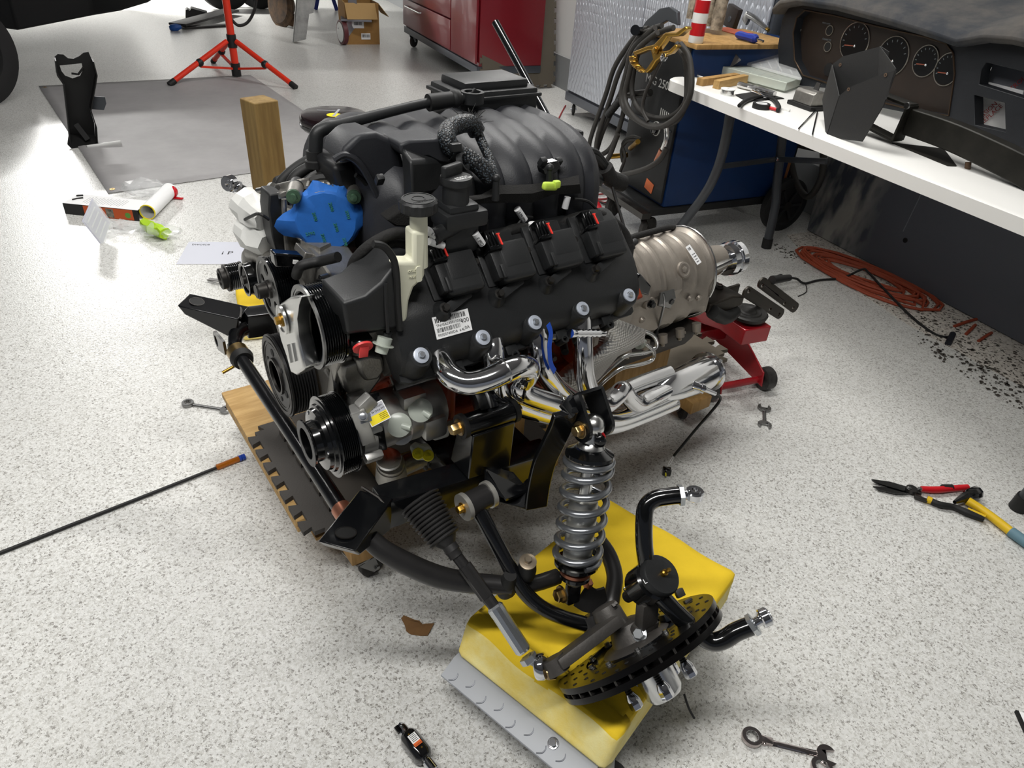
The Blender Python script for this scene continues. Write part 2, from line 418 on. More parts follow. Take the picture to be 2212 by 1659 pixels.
NB = V((0, -S2, S2)); SB = V((0, -S2, -S2)); XB = V((1, 0, 0))
def BK(x, s, off): return V((x, -0.35, 0.84)) + SB * s + NB * off
def bolt(mb, p, ax, r=0.007, h=0.008, wash=0.0):
    p, ax = V(p), V(ax).normalized()
    if wash: mb.lathe(p, ax, [(0, wash), (0.002, wash), (0.0025, wash * 0.9)], 20); p = p + ax * 0.002
    mb.lathe(p, ax, [(0, r * 1.35), (0.0015, r * 1.35), (0.0016, r)], 16); mb.hexa(p + ax * 0.0015, ax, r, h); return mb

# block: orange V block with skirt and bosses
b = MB(); prof = [(-0.12, 0.42), (-0.15, 0.44), (-0.155, 0.56), (-0.20, 0.60), (-0.335, 0.72), (-0.22, 0.83), (-0.1, 0.76), (0.1, 0.76), (0.22, 0.83), (0.335, 0.72), (0.20, 0.60), (0.155, 0.56), (0.15, 0.44), (0.12, 0.42)]
b.loft([[V((x, p[0], p[1])) for p in prof] for x in (0.13, 0.72)])
for i in range(5):
    b.box((0.17 + 0.125 * i, -0.19, 0.545), (0.02, 0.10, 0.13), None, 0.006)
b.box((0.20, -0.235, 0.645), (0.09, 0.06, 0.06), Matrix.Rotation(0.7, 3, 'X'), 0.008); b.box((0.43, -0.225, 0.625), (0.16, 0.05, 0.06), Matrix.Rotation(0.7, 3, 'X'), 0.008)
b.box((0.43, -0.165, 0.45), (0.56, 0.06, 0.03), None, 0.005)
blk = b.build('block', 'orange_block', ENG, label='orange painted engine block', bev=0.004)
for x, z in ((0.26, 0.57), (0.33, 0.50), (0.50, 0.55), (0.62, 0.50), (0.22, 0.52)):
    b = MB(); bolt(b, (x, -0.165, z), (0, -1, 0.2), 0.008, 0.012, 0.013); b.build('block_bolt', 'steel', blk)
b = MB(); b.loft([[V((x, y * w, z)) for y, z in ((-0.14, 0.42), (-0.14, 0.36), (-0.10, 0.30), (0.10, 0.30), (0.14, 0.36), (0.14, 0.42))] for x, w in ((0.12, 0.9), (0.30, 1.0), (0.70, 1.0))])
b.build('oil_pan', M('pan_dark', '#3a3632', 0.6, var=0.4, vscale=12), ENG, bev=0.006)
b = MB(); b.box(BK(0.405, -0.03, -0.145), (0.56, 0.17, 0.12), Matrix((XB, SB, NB)).transposed(), 0.008)
b.box(BK(0.145, 0.045, -0.13), (0.05, 0.05, 0.09), Matrix((XB, SB, NB)).transposed(), 0.01)
b.build('cylinder_head', 'cast_alu', ENG)
b = MB(); b.box((0.405, 0.25, 0.76), (0.56, 0.17, 0.2), Matrix.Rotation(-PI / 4, 3, 'X'), 0.02); b.build('cylinder_head', 'black_plastic_dull', ENG, label='far valve cover and head, black')

# near valve cover
prof = [(-0.125, -0.085), (-0.125, -0.04), (-0.115, -0.028), (-0.09, -0.022), (0.0, -0.016), (0.012, -0.017), (0.058, -0.031), (0.075, -0.042), (0.088, -0.062), (0.092, -0.078), (0.104, -0.080), (0.104, -0.092), (-0.12, -0.092)]
def ring(x, sc=1.0, d=0.0):
    return [BK(x, -0.01 + (s + 0.01) * sc, (o + 0.09) * sc - 0.09 - d) for s, o in prof]
vc = MB(); vc.loft([ring(0.112, 0.82, 0.012), ring(0.116, 0.94, 0.004), ring(0.128, 1.0), ring(0.20), ring(0.40), ring(0.655), ring(0.668, 0.95, 0.004), ring(0.672, 0.84, 0.012)])
BX = [0.146, 0.271, 0.387, 0.503, 0.626]
for i, x in enumerate(BX):        # bolt pockets standing proud along the lower edge
    vc.lathe(BK(x, 0.071, -0.105), NB, [(0, 0.034), (0.03, 0.030), (0.070, 0.0215), (0.073, 0.0195), (0.073, 0.0)], 20)
    pass
for i in range(4):
    x = 0.206 + 0.113 * i
    vc.lathe(BK(x, 0.008, -0.04), NB, [(0, 0.024), (0.022, 0.019), (0.030, 0.011), (0.038, 0.010)], 16)      # coil bolt boss
    vc.box(BK(x + 0.035, -0.06, -0.018), (0.088, 0.10, 0.010), Matrix((XB, SB, NB)).transposed(), 0.004)       # raised well
    vc.box(BK(0.225 + 0.12 * i, 0.100, -0.083), (0.026, 0.022, 0.02), Matrix((XB, SB, NB)).transposed(), 0.004)
    vc.lathe(BK(0.228 + 0.12 * i, 0.112, -0.10), NB, [(0, 0.009), (0.028, 0.009), (0.028, 0.005), (0.016, 0.005)], 12)
vco = vc.build('valve_cover', 'black_plastic', ENG, label='long black plastic valve cover with part sticker')
for x in BX:
    t = MB(); t.lathe(BK(x, 0.071, -0.032), NB, [(0, 0.0140), (0.003, 0.0140), (0.0035, 0.0125)], 24); w = t.build('washer', M('washer_grey', '#c3cad6', 0.42, 0.45), vco)
    t = MB(); bolt(t, BK(x, 0.071, -0.029), NB, 0.0052, 0.006); t.build('bolt', 'zinc', vco)
# sticker with barcode and print
u = XB; sl = (BK(0, 0.058, -0.031) - BK(0, 0.012, -0.017)).normalized(); vup = -sl; nn = u.cross(vup)
so = BK(0.183, 0.0525, -0.0289) + nn * 0.0006
st = MB(); st.plate([(0, 0), (0.072, 0), (0.072, 0.039), (0, 0.039)], (), 0.0006, so + nn * 0.0003, u, vup)
sk = st.build('sticker', 'white_paper', vco, label='white barcode sticker')
st = MB(); random.seed(5)
def bars(mb, o, u, v, w, h, n=34):
    x = 0
    while x < w:
        a = random.choice((0.5, 0.8, 1.2)) * w / n; mb.plate([(x, 0), (x + a, 0), (x + a, h), (x, h)], (), 0.0002, o, u, v); x += a + random.choice((0.5, 0.9, 1.3)) * w / n
o2 = so + nn * 0.0008
bars(st, o2 + u * 0.004 + vup * 0.0275, u, vup, 0.060, 0.0085, 44); bars(st, o2 + u * 0.004 + vup * 0.0105, u, vup, 0.046, 0.0075, 38)
st.text('TNXE6245011030', o2 + u * 0.004 + vup * 0.0205, u, vup, 0.0068, 0.0001); st.text('P05037400DA  6.4L', o2 + u * 0.004 + vup * 0.0035, u, vup, 0.0066, 0.0001)
st.text('400', o2 + u * 0.0525 + vup * 0.0165, u, vup, 0.0115, 0.0001); st.text('0A', o2 + u * 0.058 + vup * 0.0045, u, vup, 0.0085, 0.0001)
st.build('sticker_print', 'ink', sk)
# coil packs
RB = Matrix((XB, SB, NB)).transposed()
def coil(i):
    x = 0.206 + 0.113 * i; r = bpy.data.objects.new
    m = MB(); m.box(BK(x + 0.047, -0.040, 0.000), (0.074, 0.066, 0.034), RB, 0.009, 3); m.box(BK(x + 0.051, -0.055, 0.012), (0.060, 0.050, 0.012), RB, 0.005)
    m.box(BK(x + 0.012, -0.045, 0.004), (0.024, 0.062, 0.026), RB, 0.006); m.obox(BK(x + 0.004, 0.010, -0.006), BK(x + 0.06, -0.01, -0.012), 0.018, 0.010, NB, 0.003)
    m.box(BK(x + 0.085, -0.058, -0.010), (0.022, 0.022, 0.012), RB, 0.004); m.box(BK(x + 0.012, -0.026, 0.018), (0.008, 0.026, 0.008), RB, 0.003)
    c = m.build('ignition_coil', 'black_plastic', ENG)
    m = MB(); m.box(BK(x + 0.012, -0.088, 0.008), (0.024, 0.034, 0.026), RB, 0.004); m.box(BK(x + 0.012, -0.070, 0.010), (0.028, 0.008, 0.030), RB, 0.003)
    for k in (-1, 0, 1): m.obox(BK(x + 0.012 + k * 0.007, -0.10, 0.022), BK(x + 0.012 + k * 0.007, -0.072, 0.024), 0.003, 0.003, NB)
    cn = m.build('connector', 'black_gloss', c)
    m = MB(); m.obox(BK(x + 0.0265, -0.094, 0.0215), BK(x + 0.0265, -0.072, 0.0235), 0.003, 0.003, NB); m.obox(BK(x + 0.023, -0.094, 0.0215), BK(x + 0.030, -0.094, 0.0215), 0.0025, 0.003, NB); m.build('lock_tab', 'red_tab', c)
    m = MB(); bolt(m, BK(x, 0.008, -0.003), NB, 0.0068, 0.009); m.build('bolt', 'dark_steel', c)
    m = MB(); bolt(m, BK(x + 0.088, -0.058, -0.004), NB, 0.0068, 0.009); m.build('bolt', 'dark_steel', c)
for i in range(4): coil(i)
# harness loom with tags
hp = [Y(925, 560, -0.26), Y(980, 556, -0.25), Y(1050, 530, -0.25), Y(1110, 497, -0.25), Y(1190, 492, -0.25), Y(1250, 470, -0.25), Y(1300, 466, -0.25), Y(1345, 500, -0.26), Y(1362, 540, -0.28)]
h = MB(); h.tube(hp, 0.0115, 12, smooth=6)
hz = h.build('wiring_harness', M('loom_tape', '#151413', 0.8, bump=0.9, bscale=140), ENG, label='black cloth-taped wiring loom with white tags')
for k, (a, c_, yy) in enumerate((((1050, 530), (1052, 475), -0.24), ((1110, 497), (1150, 470), -0.24), ((1250, 470), (1235, 500), -0.26), ((1160, 495), (1148, 505), -0.27), ((1300, 466), (1240, 430), -0.24))):
    t = MB(); p0, p1 = Y(*a, yy), Y(*c_, yy); t.tube([p0, (p0 + p1) / 2 + V((0, 0, 0.012)), p1], 0.003, 6, smooth=4); t.build('branch_wire', 'black_rubber', hz)
tags = [((922, 497), (953, 517), -0.30, 'Fuel Inj 3'), ((927, 521), (957, 531), -0.30, ''), ((1026, 503), (1042, 527), -0.30, 'Coil 3'), ((1036, 462), (1043, 478), -0.24, ''), ((1117, 451), (1133, 475), -0.24, 'Fuel Inj 5'),
        ((1149, 481), (1150, 497), -0.27, ''), ((1226, 425), (1220, 450), -0.24, ''), ((1234, 475), (1235, 489), -0.26, '')]
for a, c_, yy, tx in tags:
    t = MB(); p0, p1 = Y(*a, yy), Y(*c_, yy); t.cyl(p0, p1, 0.0068, n=14); g = t.build('wire_tag', 'white_paper', hz)
    if tx:
        d = (p1 - p0).normalized(); vw = (wl(CAM) - p0).normalized(); up = vw.cross(d).normalized()
        t = MB(); L = (p1 - p0).length; t.text(tx, p1 + up.cross(-d).normalized() * 0.0070 - d * 0.0015 - up * -0.002, -d, -up, 0.0072 if len(tx) > 7 else 0.0085, 0.0001); t.build('tag_print', 'ink', g)
for a, yy in (((1042, 468), -0.22), ((1133, 447), -0.22), ((1241, 430), -0.22)):
    t = MB(); p = Y(*a, yy); t.box(p, (0.010, 0.012, 0.015), Matrix.Rotation(0.5, 3, 'Y'), 0.003); t.build('injector_clip', 'red_tab', hz)
for x in (0.33, 0.45, 0.57):
    t = MB(); t.cyl((x, -0.20, 0.86), (x, -0.215, 0.93), 0.011, 0.009); t.box((x, -0.215, 0.905), (0.022, 0.02, 0.02), None, 0.003); t.build('fuel_injector', 'black_gloss', ENG)

# ---------------------------------------------------------------- intake manifold
im = MB(); rings = []; N = 22
def isec(x, w, hgt, zc, skew=0.0):
    out = []
    for k in range(N + 1):
        a = PI * (1.06 - 1.12 * k / N)     # from near side over the top to the far side
        c_, s_ = math.cos(a), math.sin(a); e = 0.72
        out.append(V((x, w * (abs(c_) ** e) * (1 if c_ > 0 else -1) , zc + hgt * (abs(s_) ** e) * (1 if s_ > 0 else -1))))
    out += [V((x, w * 0.85, zc - 0.06)), V((x, -w * 0.85, zc - 0.06))]
    return out
x = 0.165
for i in range(33):
    t = i / 32; x = 0.165 + 0.515 * t; bump = abs(math.sin(PI * (x - 0.165) / 0.0644)) ** 0.5
    k = min(1.0, 0.80 + 0.2 * min(1, t * 9)) * min(1.0, 0.86 + 0.14 * min(1, (1 - t) * 10)); rings.append(isec(x, (0.215 + 0.016 * bump) * k, (0.135 + 0.010 * bump) * k, 0.905))
im.loft(rings)
imo = im.build('intake_manifold', M('intake_black', '#25262a', 0.5, bump=0.15, bscale=350), ENG, label='black ribbed intake manifold', ang=55)
# front plenum shoulder (near) with rolled lip
m = MB(); pts = [(733, 355), (745, 320), (775, 290), (815, 285), (845, 300), (868, 330), (880, 380), (888, 430), (880, 462), (862, 478), (845, 470), (825, 430), (800, 385), (770, 350)]
slab(m, pts, -0.16, 0.10, 0.9); m.build('plenum_shoulder', 'intake_black', imo, bev=0.022, bseg=4)
m = MB(); m.tube([Y(a, c_, -0.165) for a, c_ in ((722, 345), (745, 335), (775, 352), (802, 395), (822, 440), (842, 476), (866, 484))], 0.006, 8, smooth=5); m.build('plenum_lip', 'intake_black', imo)
m = MB(); slab(m, [(718, 360), (765, 352), (800, 400), (828, 450), (835, 500), (800, 520), (760, 500), (735, 420)], -0.10, 0.12, 0.95); m.build('plenum_front', M('plenum_dark', '#131416', 0.5), imo, bev=0.01)
m = MB(); m.tube([Y(a, c_, -0.14) for a, c_ in ((768, 378), (785, 390), (800, 408), (808, 420))], 0.0045, 8, smooth=4); m.build('plenum_rib', 'black_plastic', imo)
# valley box (raised cover on the near side)
m = MB(); m.add(*(lambda f: (f, [(0, 1, 2, 3), (4, 7, 6, 5), (0, 4, 5, 1), (1, 5, 6, 2), (2, 6, 7, 3), (3, 7, 4, 0)]))([Y(866, 318, -0.20), Y(958, 300, -0.10), Y(985, 345, -0.17), Y(888, 348, -0.24), Y(872, 425, -0.21), Y(962, 400, -0.10), Y(984, 405, -0.18), Y(892, 428, -0.25)]))
m.build('valley_box', 'black_plastic', imo, bev=0.006)
m = MB(); slab(m, [(864, 312), (885, 304), (955, 300), (975, 330), (990, 345), (990, 356), (948, 352), (925, 340), (880, 343), (866, 330)], -0.20, 0.07, 1.0); m.build('valley_box_lid', 'intake_black', imo, bev=0.006)
# small cast tabs
for a, c_, yy in ((820, 388, -0.205), (1172, 350, -0.232), (1205, 350, -0.21)):
    m = MB(); m.box(Y(a, c_, yy), (0.014, 0.012, 0.018), Matrix.Rotation(0.6, 3, 'X'), 0.003); m.build('cast_tab', 'black_plastic', imo)
# top resonator box behind and crossover tube
m = MB(); m.box((0.565, 0.10, 1.055), (0.20, 0.13, 0.05), None, 0.006); m.box((0.565, 0.10, 1.085), (0.165, 0.105, 0.025), None, 0.010); m.box((0.67, 0.09, 1.06), (0.03, 0.03, 0.03), None, 0.004)
m.box((0.565, 0.10, 1.066), (0.215, 0.142, 0.008), None, 0.003)
m.build('top_resonator', 'black_plastic', imo)
cx = [Y(681, 355, 0.0), Y(682, 310, 0.0), Y(686, 288, 0.0), Y(704, 276, 0.0), Y(740, 268, 0.0), Y(840, 242, 0.0), Y(925, 222, 0.0), Y(1000, 212, 0.0)]
m = MB(); m.tube(cx[:1] + cx[1:], [0.013, 0.013, 0.0125, 0.0125, 0.011, 0.0095, 0.0095, 0.0095], 14, smooth=5); ct = m.build('breather_tube', 'black_plastic', ENG, label='slim black breather tube crossing above the intake')
m = MB(); m.cyl(Y(925, 222, 0.0), Y(992, 212, 0.0), 0.0165, 0.0145); m.lathe(Y(975, 214, 0.0), Y(992, 212, 0.0) - Y(925, 222, 0.0), [(0, 0.015), (0.004, 0.018), (0.010, 0.018), (0.014, 0.015)], 16); m.build('rubber_sleeve', 'black_rubber', ct)
m = MB(); c0 = Y(1020, 222, 0.0); m.lathe(c0, (0, 0, 1), [(0, 0.024), (0.022, 0.024), (0.022, 0.017), (0.008, 0.017), (0.008, 0.012), (0.018, 0.012), (0.018, 0.007), (0.004, 0.006)], 22)
m.box(c0 + V((0.006, 0, 0.02)), (0.012, 0.006, 0.012), Matrix.Rotation(0.6, 3, 'Y'), 0.001); m.build('breather_cap', 'black_plastic', ct)
m = MB(); m.lathe(Y(681, 360, 0.0), (0, 0, 1), [(0, 0.018), (0.012, 0.018), (0.014, 0.0145), (0.03, 0.0145)], 18); m.build('elbow_boot', 'black_rubber', ct)
m = MB(); m.tube([Y(a, c_, 0.06) for a, c_ in ((915, 268), (935, 245), (965, 240), (990, 250), (1005, 262))], 0.011, 10, smooth=6); m.build('vacuum_hose', 'black_rubber', ENG)
m = MB(); m.tube([Y(a, c_, 0.10) for a, c_ in ((700, 335), (660, 350), (625, 375), (605, 400), (600, 430))], 0.011, 10, smooth=6); m.build('vacuum_hose', 'black_rubber', ENG)
m = MB(); m.tube([Y(a, c_, 0.06) for a, c_ in ((700, 345), (675, 358), (645, 375), (630, 395), (625, 420))], 0.011, 10, smooth=6); m.build('vacuum_hose', 'black_rubber', ENG)
# braided loop
br = [Y(1060, 385, -0.245), Y(1035, 358, -0.235), Y(1005, 338, -0.22), Y(978, 322, -0.21), Y(965, 298, -0.20), Y(972, 278, -0.18), Y(995, 268, -0.17), Y(1018, 268, -0.16), Y(1030, 285, -0.16)]
m = MB(); m.tube(br, 0.0165, 16, smooth=7); 
def braid(name='braid'):
    mm = bpy.data.materials.new(name); mm.use_nodes = True; MATS[name] = mm; nt = mm.node_tree; bs = nt.nodes['Principled BSDF']; tc = nt.nodes.new('ShaderNodeTexCoord')
    ck = nt.nodes.new('ShaderNodeTexVoronoi'); ck.inputs['Scale'].default_value = 260; nt.links.new(tc.outputs['Object'], ck.inputs['Vector'])
    cr = nt.nodes.new('ShaderNodeValToRGB'); cr.color_ramp.elements[0].color = lin('#4a545c'); cr.color_ramp.elements[1].color = lin('#0b0c0e'); cr.color_ramp.elements[0].position = 0.15; cr.color_ramp.elements[1].position = 0.45
    nt.links.new(ck.outputs['Distance'], cr.inputs['Fac']); nt.links.new(cr.outputs[0], bs.inputs['Base Color']); bs.inputs['Roughness'].default_value = 0.4
    bp = nt.nodes.new('ShaderNodeBump'); bp.inputs['Strength'].default_value = 0.7; bp.inputs['Distance'].default_value = 0.002; nt.links.new(ck.outputs['Distance'], bp.inputs['Height']); nt.links.new(bp.outputs[0], bs.inputs['Normal'])
braid()
bo = m.build('braided_sleeve', 'braid', ENG, label='black braided cable sleeve looping over the intake')
m = MB(); m.tube([Y(1030, 280, -0.16), Y(1040, 305, -0.17), Y(1058, 345, -0.20), Y(1068, 385, -0.235)], 0.009, 10, smooth=5); m.build('second_sleeve', 'braid', bo)
m = MB(); m.ring(Y(990, 332, -0.215) - (Y(1005, 338, -0.22) - Y(978, 322, -0.21)).normalized() * 0.01, Y(1005, 338, -0.22) - Y(978, 322, -0.21), 0.0185, 0.0165, 0.012, 20); m.box(Y(984, 318, -0.235), (0.02, 0.012, 0.014), None, 0.003); m.ring(Y(995, 352, -0.235), (0.4, -0.5, 0.3), 0.016, 0.0125, 0.01, 20); m.build('cable_clip', 'black_plastic', bo)
m = MB(); random.seed(11); c0 = Y(1018, 266, -0.16)
for i in range(26):
    d = V((random.uniform(-0.6, 1), random.uniform(-0.6, 0.6), random.uniform(0.1, 1))).normalized() * random.uniform(0.015, 0.035); s0 = c0 + V((random.uniform(-0.012, 0.012), random.uniform(-0.008, 0.008), random.uniform(-0.006, 0.006)))
    m.tube([s0, s0 + d * 0.6 + V((0, 0, 0.002)), s0 + d], 0.0005, 4)
m.build('frayed_end', 'black_rubber', bo)
# insulation flap over the fuel rail
m = MB(); top = [(880, 443), (940, 432), (1040, 420), (1075, 400), (1150, 398), (1230, 383), (1250, 378)]; bot = [(885, 470), (940, 455), (1040, 440), (1090, 438), (1150, 438), (1195, 420), (1255, 418)]
f = []
for i in range(7): f.append([Y(*top[i], -0.235), Y(*[(top[i][k] + bot[i][k]) / 2 for k in (0, 1)], -0.252), Y(*bot[i], -0.246), Y(*bot[i], -0.238), Y(*[(top[i][k] + bot[i][k]) / 2 for k in (0, 1)], -0.242), Y(*top[i], -0.228)])
m.loft(f); m.build('insulation_flap', 'black_foam', ENG, label='ragged black insulation flap below the intake')
m = MB(); slab(m, [(835, 475), (870, 452), (888, 462), (886, 470), (900, 480), (885, 492), (855, 490)], -0.26, 0.03); m.build('insulation_pad', 'black_foam', ENG, bev=0.006)
for a, c_ in (((1072, 385), (1070, 432)), ((1188, 362), (1186, 400))):
    m = MB(); p0, p1 = Y(*c_, -0.262), Y(*a, -0.262); m.cyl(p0, p1, 0.007, 0.0055, 12); m.sphere(p1, 0.0075, 10, 8); m.build('cover_stud', 'black_plastic', ENG)
m = MB(); m.box(Y(1188, 402, -0.285), (0.034, 0.012, 0.015), Matrix.Rotation(0.15, 3, 'Y'), 0.006, 3); m.box(Y(1202, 398, -0.287), (0.014, 0.012, 0.014), None, 0.004); m.build('lime_plug', 'lime', ENG)
m = MB(); slab(m, [(1172, 365), (1180, 352), (1208, 348), (1212, 362), (1200, 375), (1176, 378)], -0.235, 0.02); m.build('rail_bracket', 'black_gloss', ENG, bev=0.002)
# rear sensors on the intake
m = MB(); m.box(Y(1240, 305, -0.02), (0.03, 0.03, 0.05), None, 0.005); m.box(Y(1238, 290, -0.02), (0.02, 0.03, 0.02), None, 0.004); m.build('map_sensor', 'black_plastic', ENG)
for k in range(6):
    m = MB(); p = Y(1196 + 9 * k, 262 + 6 * k, 0.02); m.box(p, (0.008, 0.02, 0.012), None, 0.002); m.build('rear_rib', 'black_plastic', imo)
m = MB(); lp = [Y(1232, 330, -0.02), Y(1255, 336, -0.03), Y(1285, 340, -0.03), Y(1305, 362, -0.03), Y(1318, 385, -0.03)]
for dy, dz in ((0, 0), (0.012, 0.004), (0.004, 0.012)): m.tube([p + V((0, dy, dz)) for p in lp], 0.0085, 8, smooth=6)
rl_ = m.build('rear_loom', 'black_rubber', ENG, label='thick bundle of black cables behind the intake')
m = MB(); m.tube([lp[3] + V((0.0, 0, 0)), lp[4], Y(1345, 396, -0.03)], 0.021, 12, smooth=3); m.build('loom_end', 'loom_tape', rl_)
for a, c_, zz in ((1290, 385, 0), (1272, 390, 0.01)):
    m = MB(); m.box(Y(a, c_, -0.03), (0.035, 0.02, 0.025), Matrix.Rotation(0.6, 3, 'Y'), 0.003); m.build('loom_plug', 'black_gloss', rl_)
m = MB(); m.tube([lp[4], Y(1330, 430, -0.06), Y(1345, 480, -0.1), Y(1360, 540, -0.14), Y(1375, 590, -0.16)], 0.004, 6, smooth=4); m.build('branch_wire', 'black_rubber', rl_)

# ---------------------------------------------------------------- oil filler
m = MB(); a0, a1 = Y(985, 470, -0.28), Y(985, 405, -0.28); ctr = V((a1.x, -0.28, 0))
zt = Y(985, 396, -0.28).z; zb = Y(985, 455, -0.28).z
m.lathe((a1.x, -0.28, zb), (0, 0, 1), [(0, 0.0235), (zt - zb, 0.0225)], 24); m.box((a1.x + 0.008, -0.28, zb - 0.010), (0.085, 0.06, 0.030), None, 0.008); m.box((a1.x + 0.004, -0.28, zb + 0.008), (0.06, 0.05, 0.018), None, 0.008)
m.box((a1.x + 0.004, -0.275, zb - 0.045), (0.07, 0.05, 0.06), None, 0.01); m.cyl((a1.x - 0.055, -0.30, zb - 0.03), (a1.x + 0.01, -0.285, zb - 0.022), 0.014, n=18); m.ring((a1.x - 0.056, -0.30, zb - 0.03), (1, 0.2, 0.12), 0.0155, 0.0115, 0.008, 18)
of = m.build('oil_filler_neck', 'black_plastic', ENG, label='black oil filler neck')
m = MB(); m.lathe((a1.x, -0.28, zt), (0, 0, 1), [(0, 0.0265), (0.006, 0.0275), (0.012, 0.0265), (0.013, 0.020)], 28); m.box((a1.x - 0.004, -0.272, zt + 0.020), (0.046, 0.013, 0.022), Matrix.Rotation(0.35, 3, 'Z'), 0.005, 3); cp = m.build('oil_filler_cap', 'black_plastic', of)
m = MB(); m.text('ENGINE OIL', (a1.x - 0.010, -0.3005, zt + 0.0131), (1, 0.12, 0), (-0.12, 1, 0), 0.006, 0.0002); m.text('SAE 0W-40', (a1.x - 0.010, -0.2935, zt + 0.0131), (1, 0.12, 0), (-0.12, 1, 0), 0.0055, 0.0002); m.build('cap_print', 'white_paper', cp)

# ---------------------------------------------------------------- power steering reservoir
ry = -0.345
m = MB(); slab(m, [(893, 500), (922, 500), (920, 560), (919, 600), (895, 622), (885, 650), (881, 690), (870, 703), (860, 692), (857, 620), (852, 585), (845, 566), (893, 566)], ry, 0.032)
res = m.build('steering_fluid_reservoir', 'natural_plastic', ENG, label='cream translucent fluid reservoir with black cap', bev=0.006, bseg=3)
m = MB(); c0 = Y(904, 455, ry + 0.016); m.lathe(c0 + V((0, 0, -0.095)), (0, 0, 1), [(0, 0.0150), (0.095, 0.0142)], 20); m.build('reservoir_neck', 'natural_plastic', res)
m = MB(); n = 36; pr = []
for zz, rr in ((0.0, 0.029), (0.003, 0.031), (0.016, 0.031), (0.0195, 0.027)): pr.append([c0 + V((math.cos(6.2832 * k / n) * (rr - (0.002 if k % 3 == 0 and 0 < zz < 0.019 else 0)), math.sin(6.2832 * k / n) * (rr - (0.002 if k % 3 == 0 and 0 < zz < 0.019 else 0)), zz)) for k in range(n)])
m.loft(pr); m.ring(c0 + V((0, 0, 0.0195)), (0, 0, 1), 0.0115, 0.0095, 0.001, 24); m.ring(c0 + V((0, 0, 0.0195)), (0, 0, 1), 0.026, 0.024, 0.001, 28); cap = m.build('reservoir_cap', 'black_plastic', res, ang=30)
m = MB(); m.text('POWER STEERING', c0 + V((-0.021, -0.0175, 0.0197)), (1, 0.1, 0), (-0.1, 1, 0), 0.0052, 0.0003); m.build('cap_lettering', 'black_plastic', cap)
m = MB(); m.plate(rrect(0.011, 0.028, 0.004), (), 0.002, Y(905, 592, ry - 0.001), (1, 0, 0), (0, 0, 1)); m.text('COLD', Y(881, 590, ry - 0.0008), (1, 0, 0), (0, 0, 1), 0.006, 0.0006); m.text('MAX', Y(883, 602, ry - 0.0008), (1, 0, 0), (0, 0, 1), 0.006, 0.0006); m.build('level_marks', 'natural_plastic', res)
# black shield in front of it
m = MB(); lo = [Y(742, 656, -0.35), Y(790, 640, -0.352), Y(825, 612, -0.353), Y(848, 582, -0.353), Y(858, 640, -0.352), Y(862, 708, -0.35), Y(750, 720, -0.35)]
hi = [Y(692, 602, -0.28), Y(738, 585, -0.27), Y(778, 545, -0.27), Y(803, 527, -0.28), Y(822, 533, -0.30), Y(846, 560, -0.335)]
bk = [Y(700, 690, -0.28), Y(720, 730, -0.27), Y(800, 720, -0.27)]
vs = lo + hi + bk      # 0-6 front, 7-12 top rear, 13-15 underside
m.add(vs, [(0, 6, 5, 4, 3, 2, 1), (0, 1, 8, 7), (1, 2, 9, 8), (2, 10, 9), (2, 3, 11, 10), (3, 12, 11), (0, 7, 13), (0, 13, 14, 6), (6, 14, 15, 5), (7, 8, 9, 10, 11, 12, 15, 14, 13), (3, 4, 12), (4, 5, 15, 12)])
so_ = m.build('pump_shield', 'black_plastic', ENG, label='large black plastic shield beside the reservoir', bev=0.005, bseg=3)
m = MB(); m.tube([Y(a, c_, -0.352) for a, c_ in ((806, 527), (830, 533), (850, 560), (857, 600), (859, 650), (864, 712))], 0.006, 8, smooth=4); m.build('shield_lip', 'black_rubber', so_)
m = MB(); m.tube([Y(833, 612, -0.354), Y(834, 660, -0.354), Y(838, 718, -0.354)], 0.003, 6); m.tube([Y(838, 718, -0.345), Y(835, 735, -0.345)], 0.008, 10); m.build('shield_rib', 'black_plastic', so_)
# caps below the shield
m = MB(); p = Y(778, 738, -0.33); m.lathe(p, (-0.1, -0.6, 0.8), [(-0.02, 0.02), (0.008, 0.02), (0.010, 0.017)], 8); m.build('plug_nut', 'black_gloss', ENG)
m = MB(); p = Y(783, 748, -0.345); m.lathe(p, (-0.1, -0.85, -0.5), [(0, 0.017), (0.004, 0.017), (0.005, 0.008)], 20); m.box(Y(786, 760, -0.352), (0.016, 0.003, 0.020), Matrix.Rotation(0.15, 3, 'Y'), 0.001); m.build('red_cap', 'pink_red', ENG, label='red plastic plug')
m = MB(); p, q = Y(823, 762, -0.36), Y(832, 729, -0.355); d = q - p; m.lathe(p, d, [(0, 0.0105), (d.length * 0.5, 0.0115), (d.length * 0.5, 0.018), (d.length * 0.56, 0.018), (d.length * 0.56, 0.0125), (d.length, 0.0125)], 22); m.build('white_cap', 'milky_plastic', ENG, label='translucent white plastic cap')
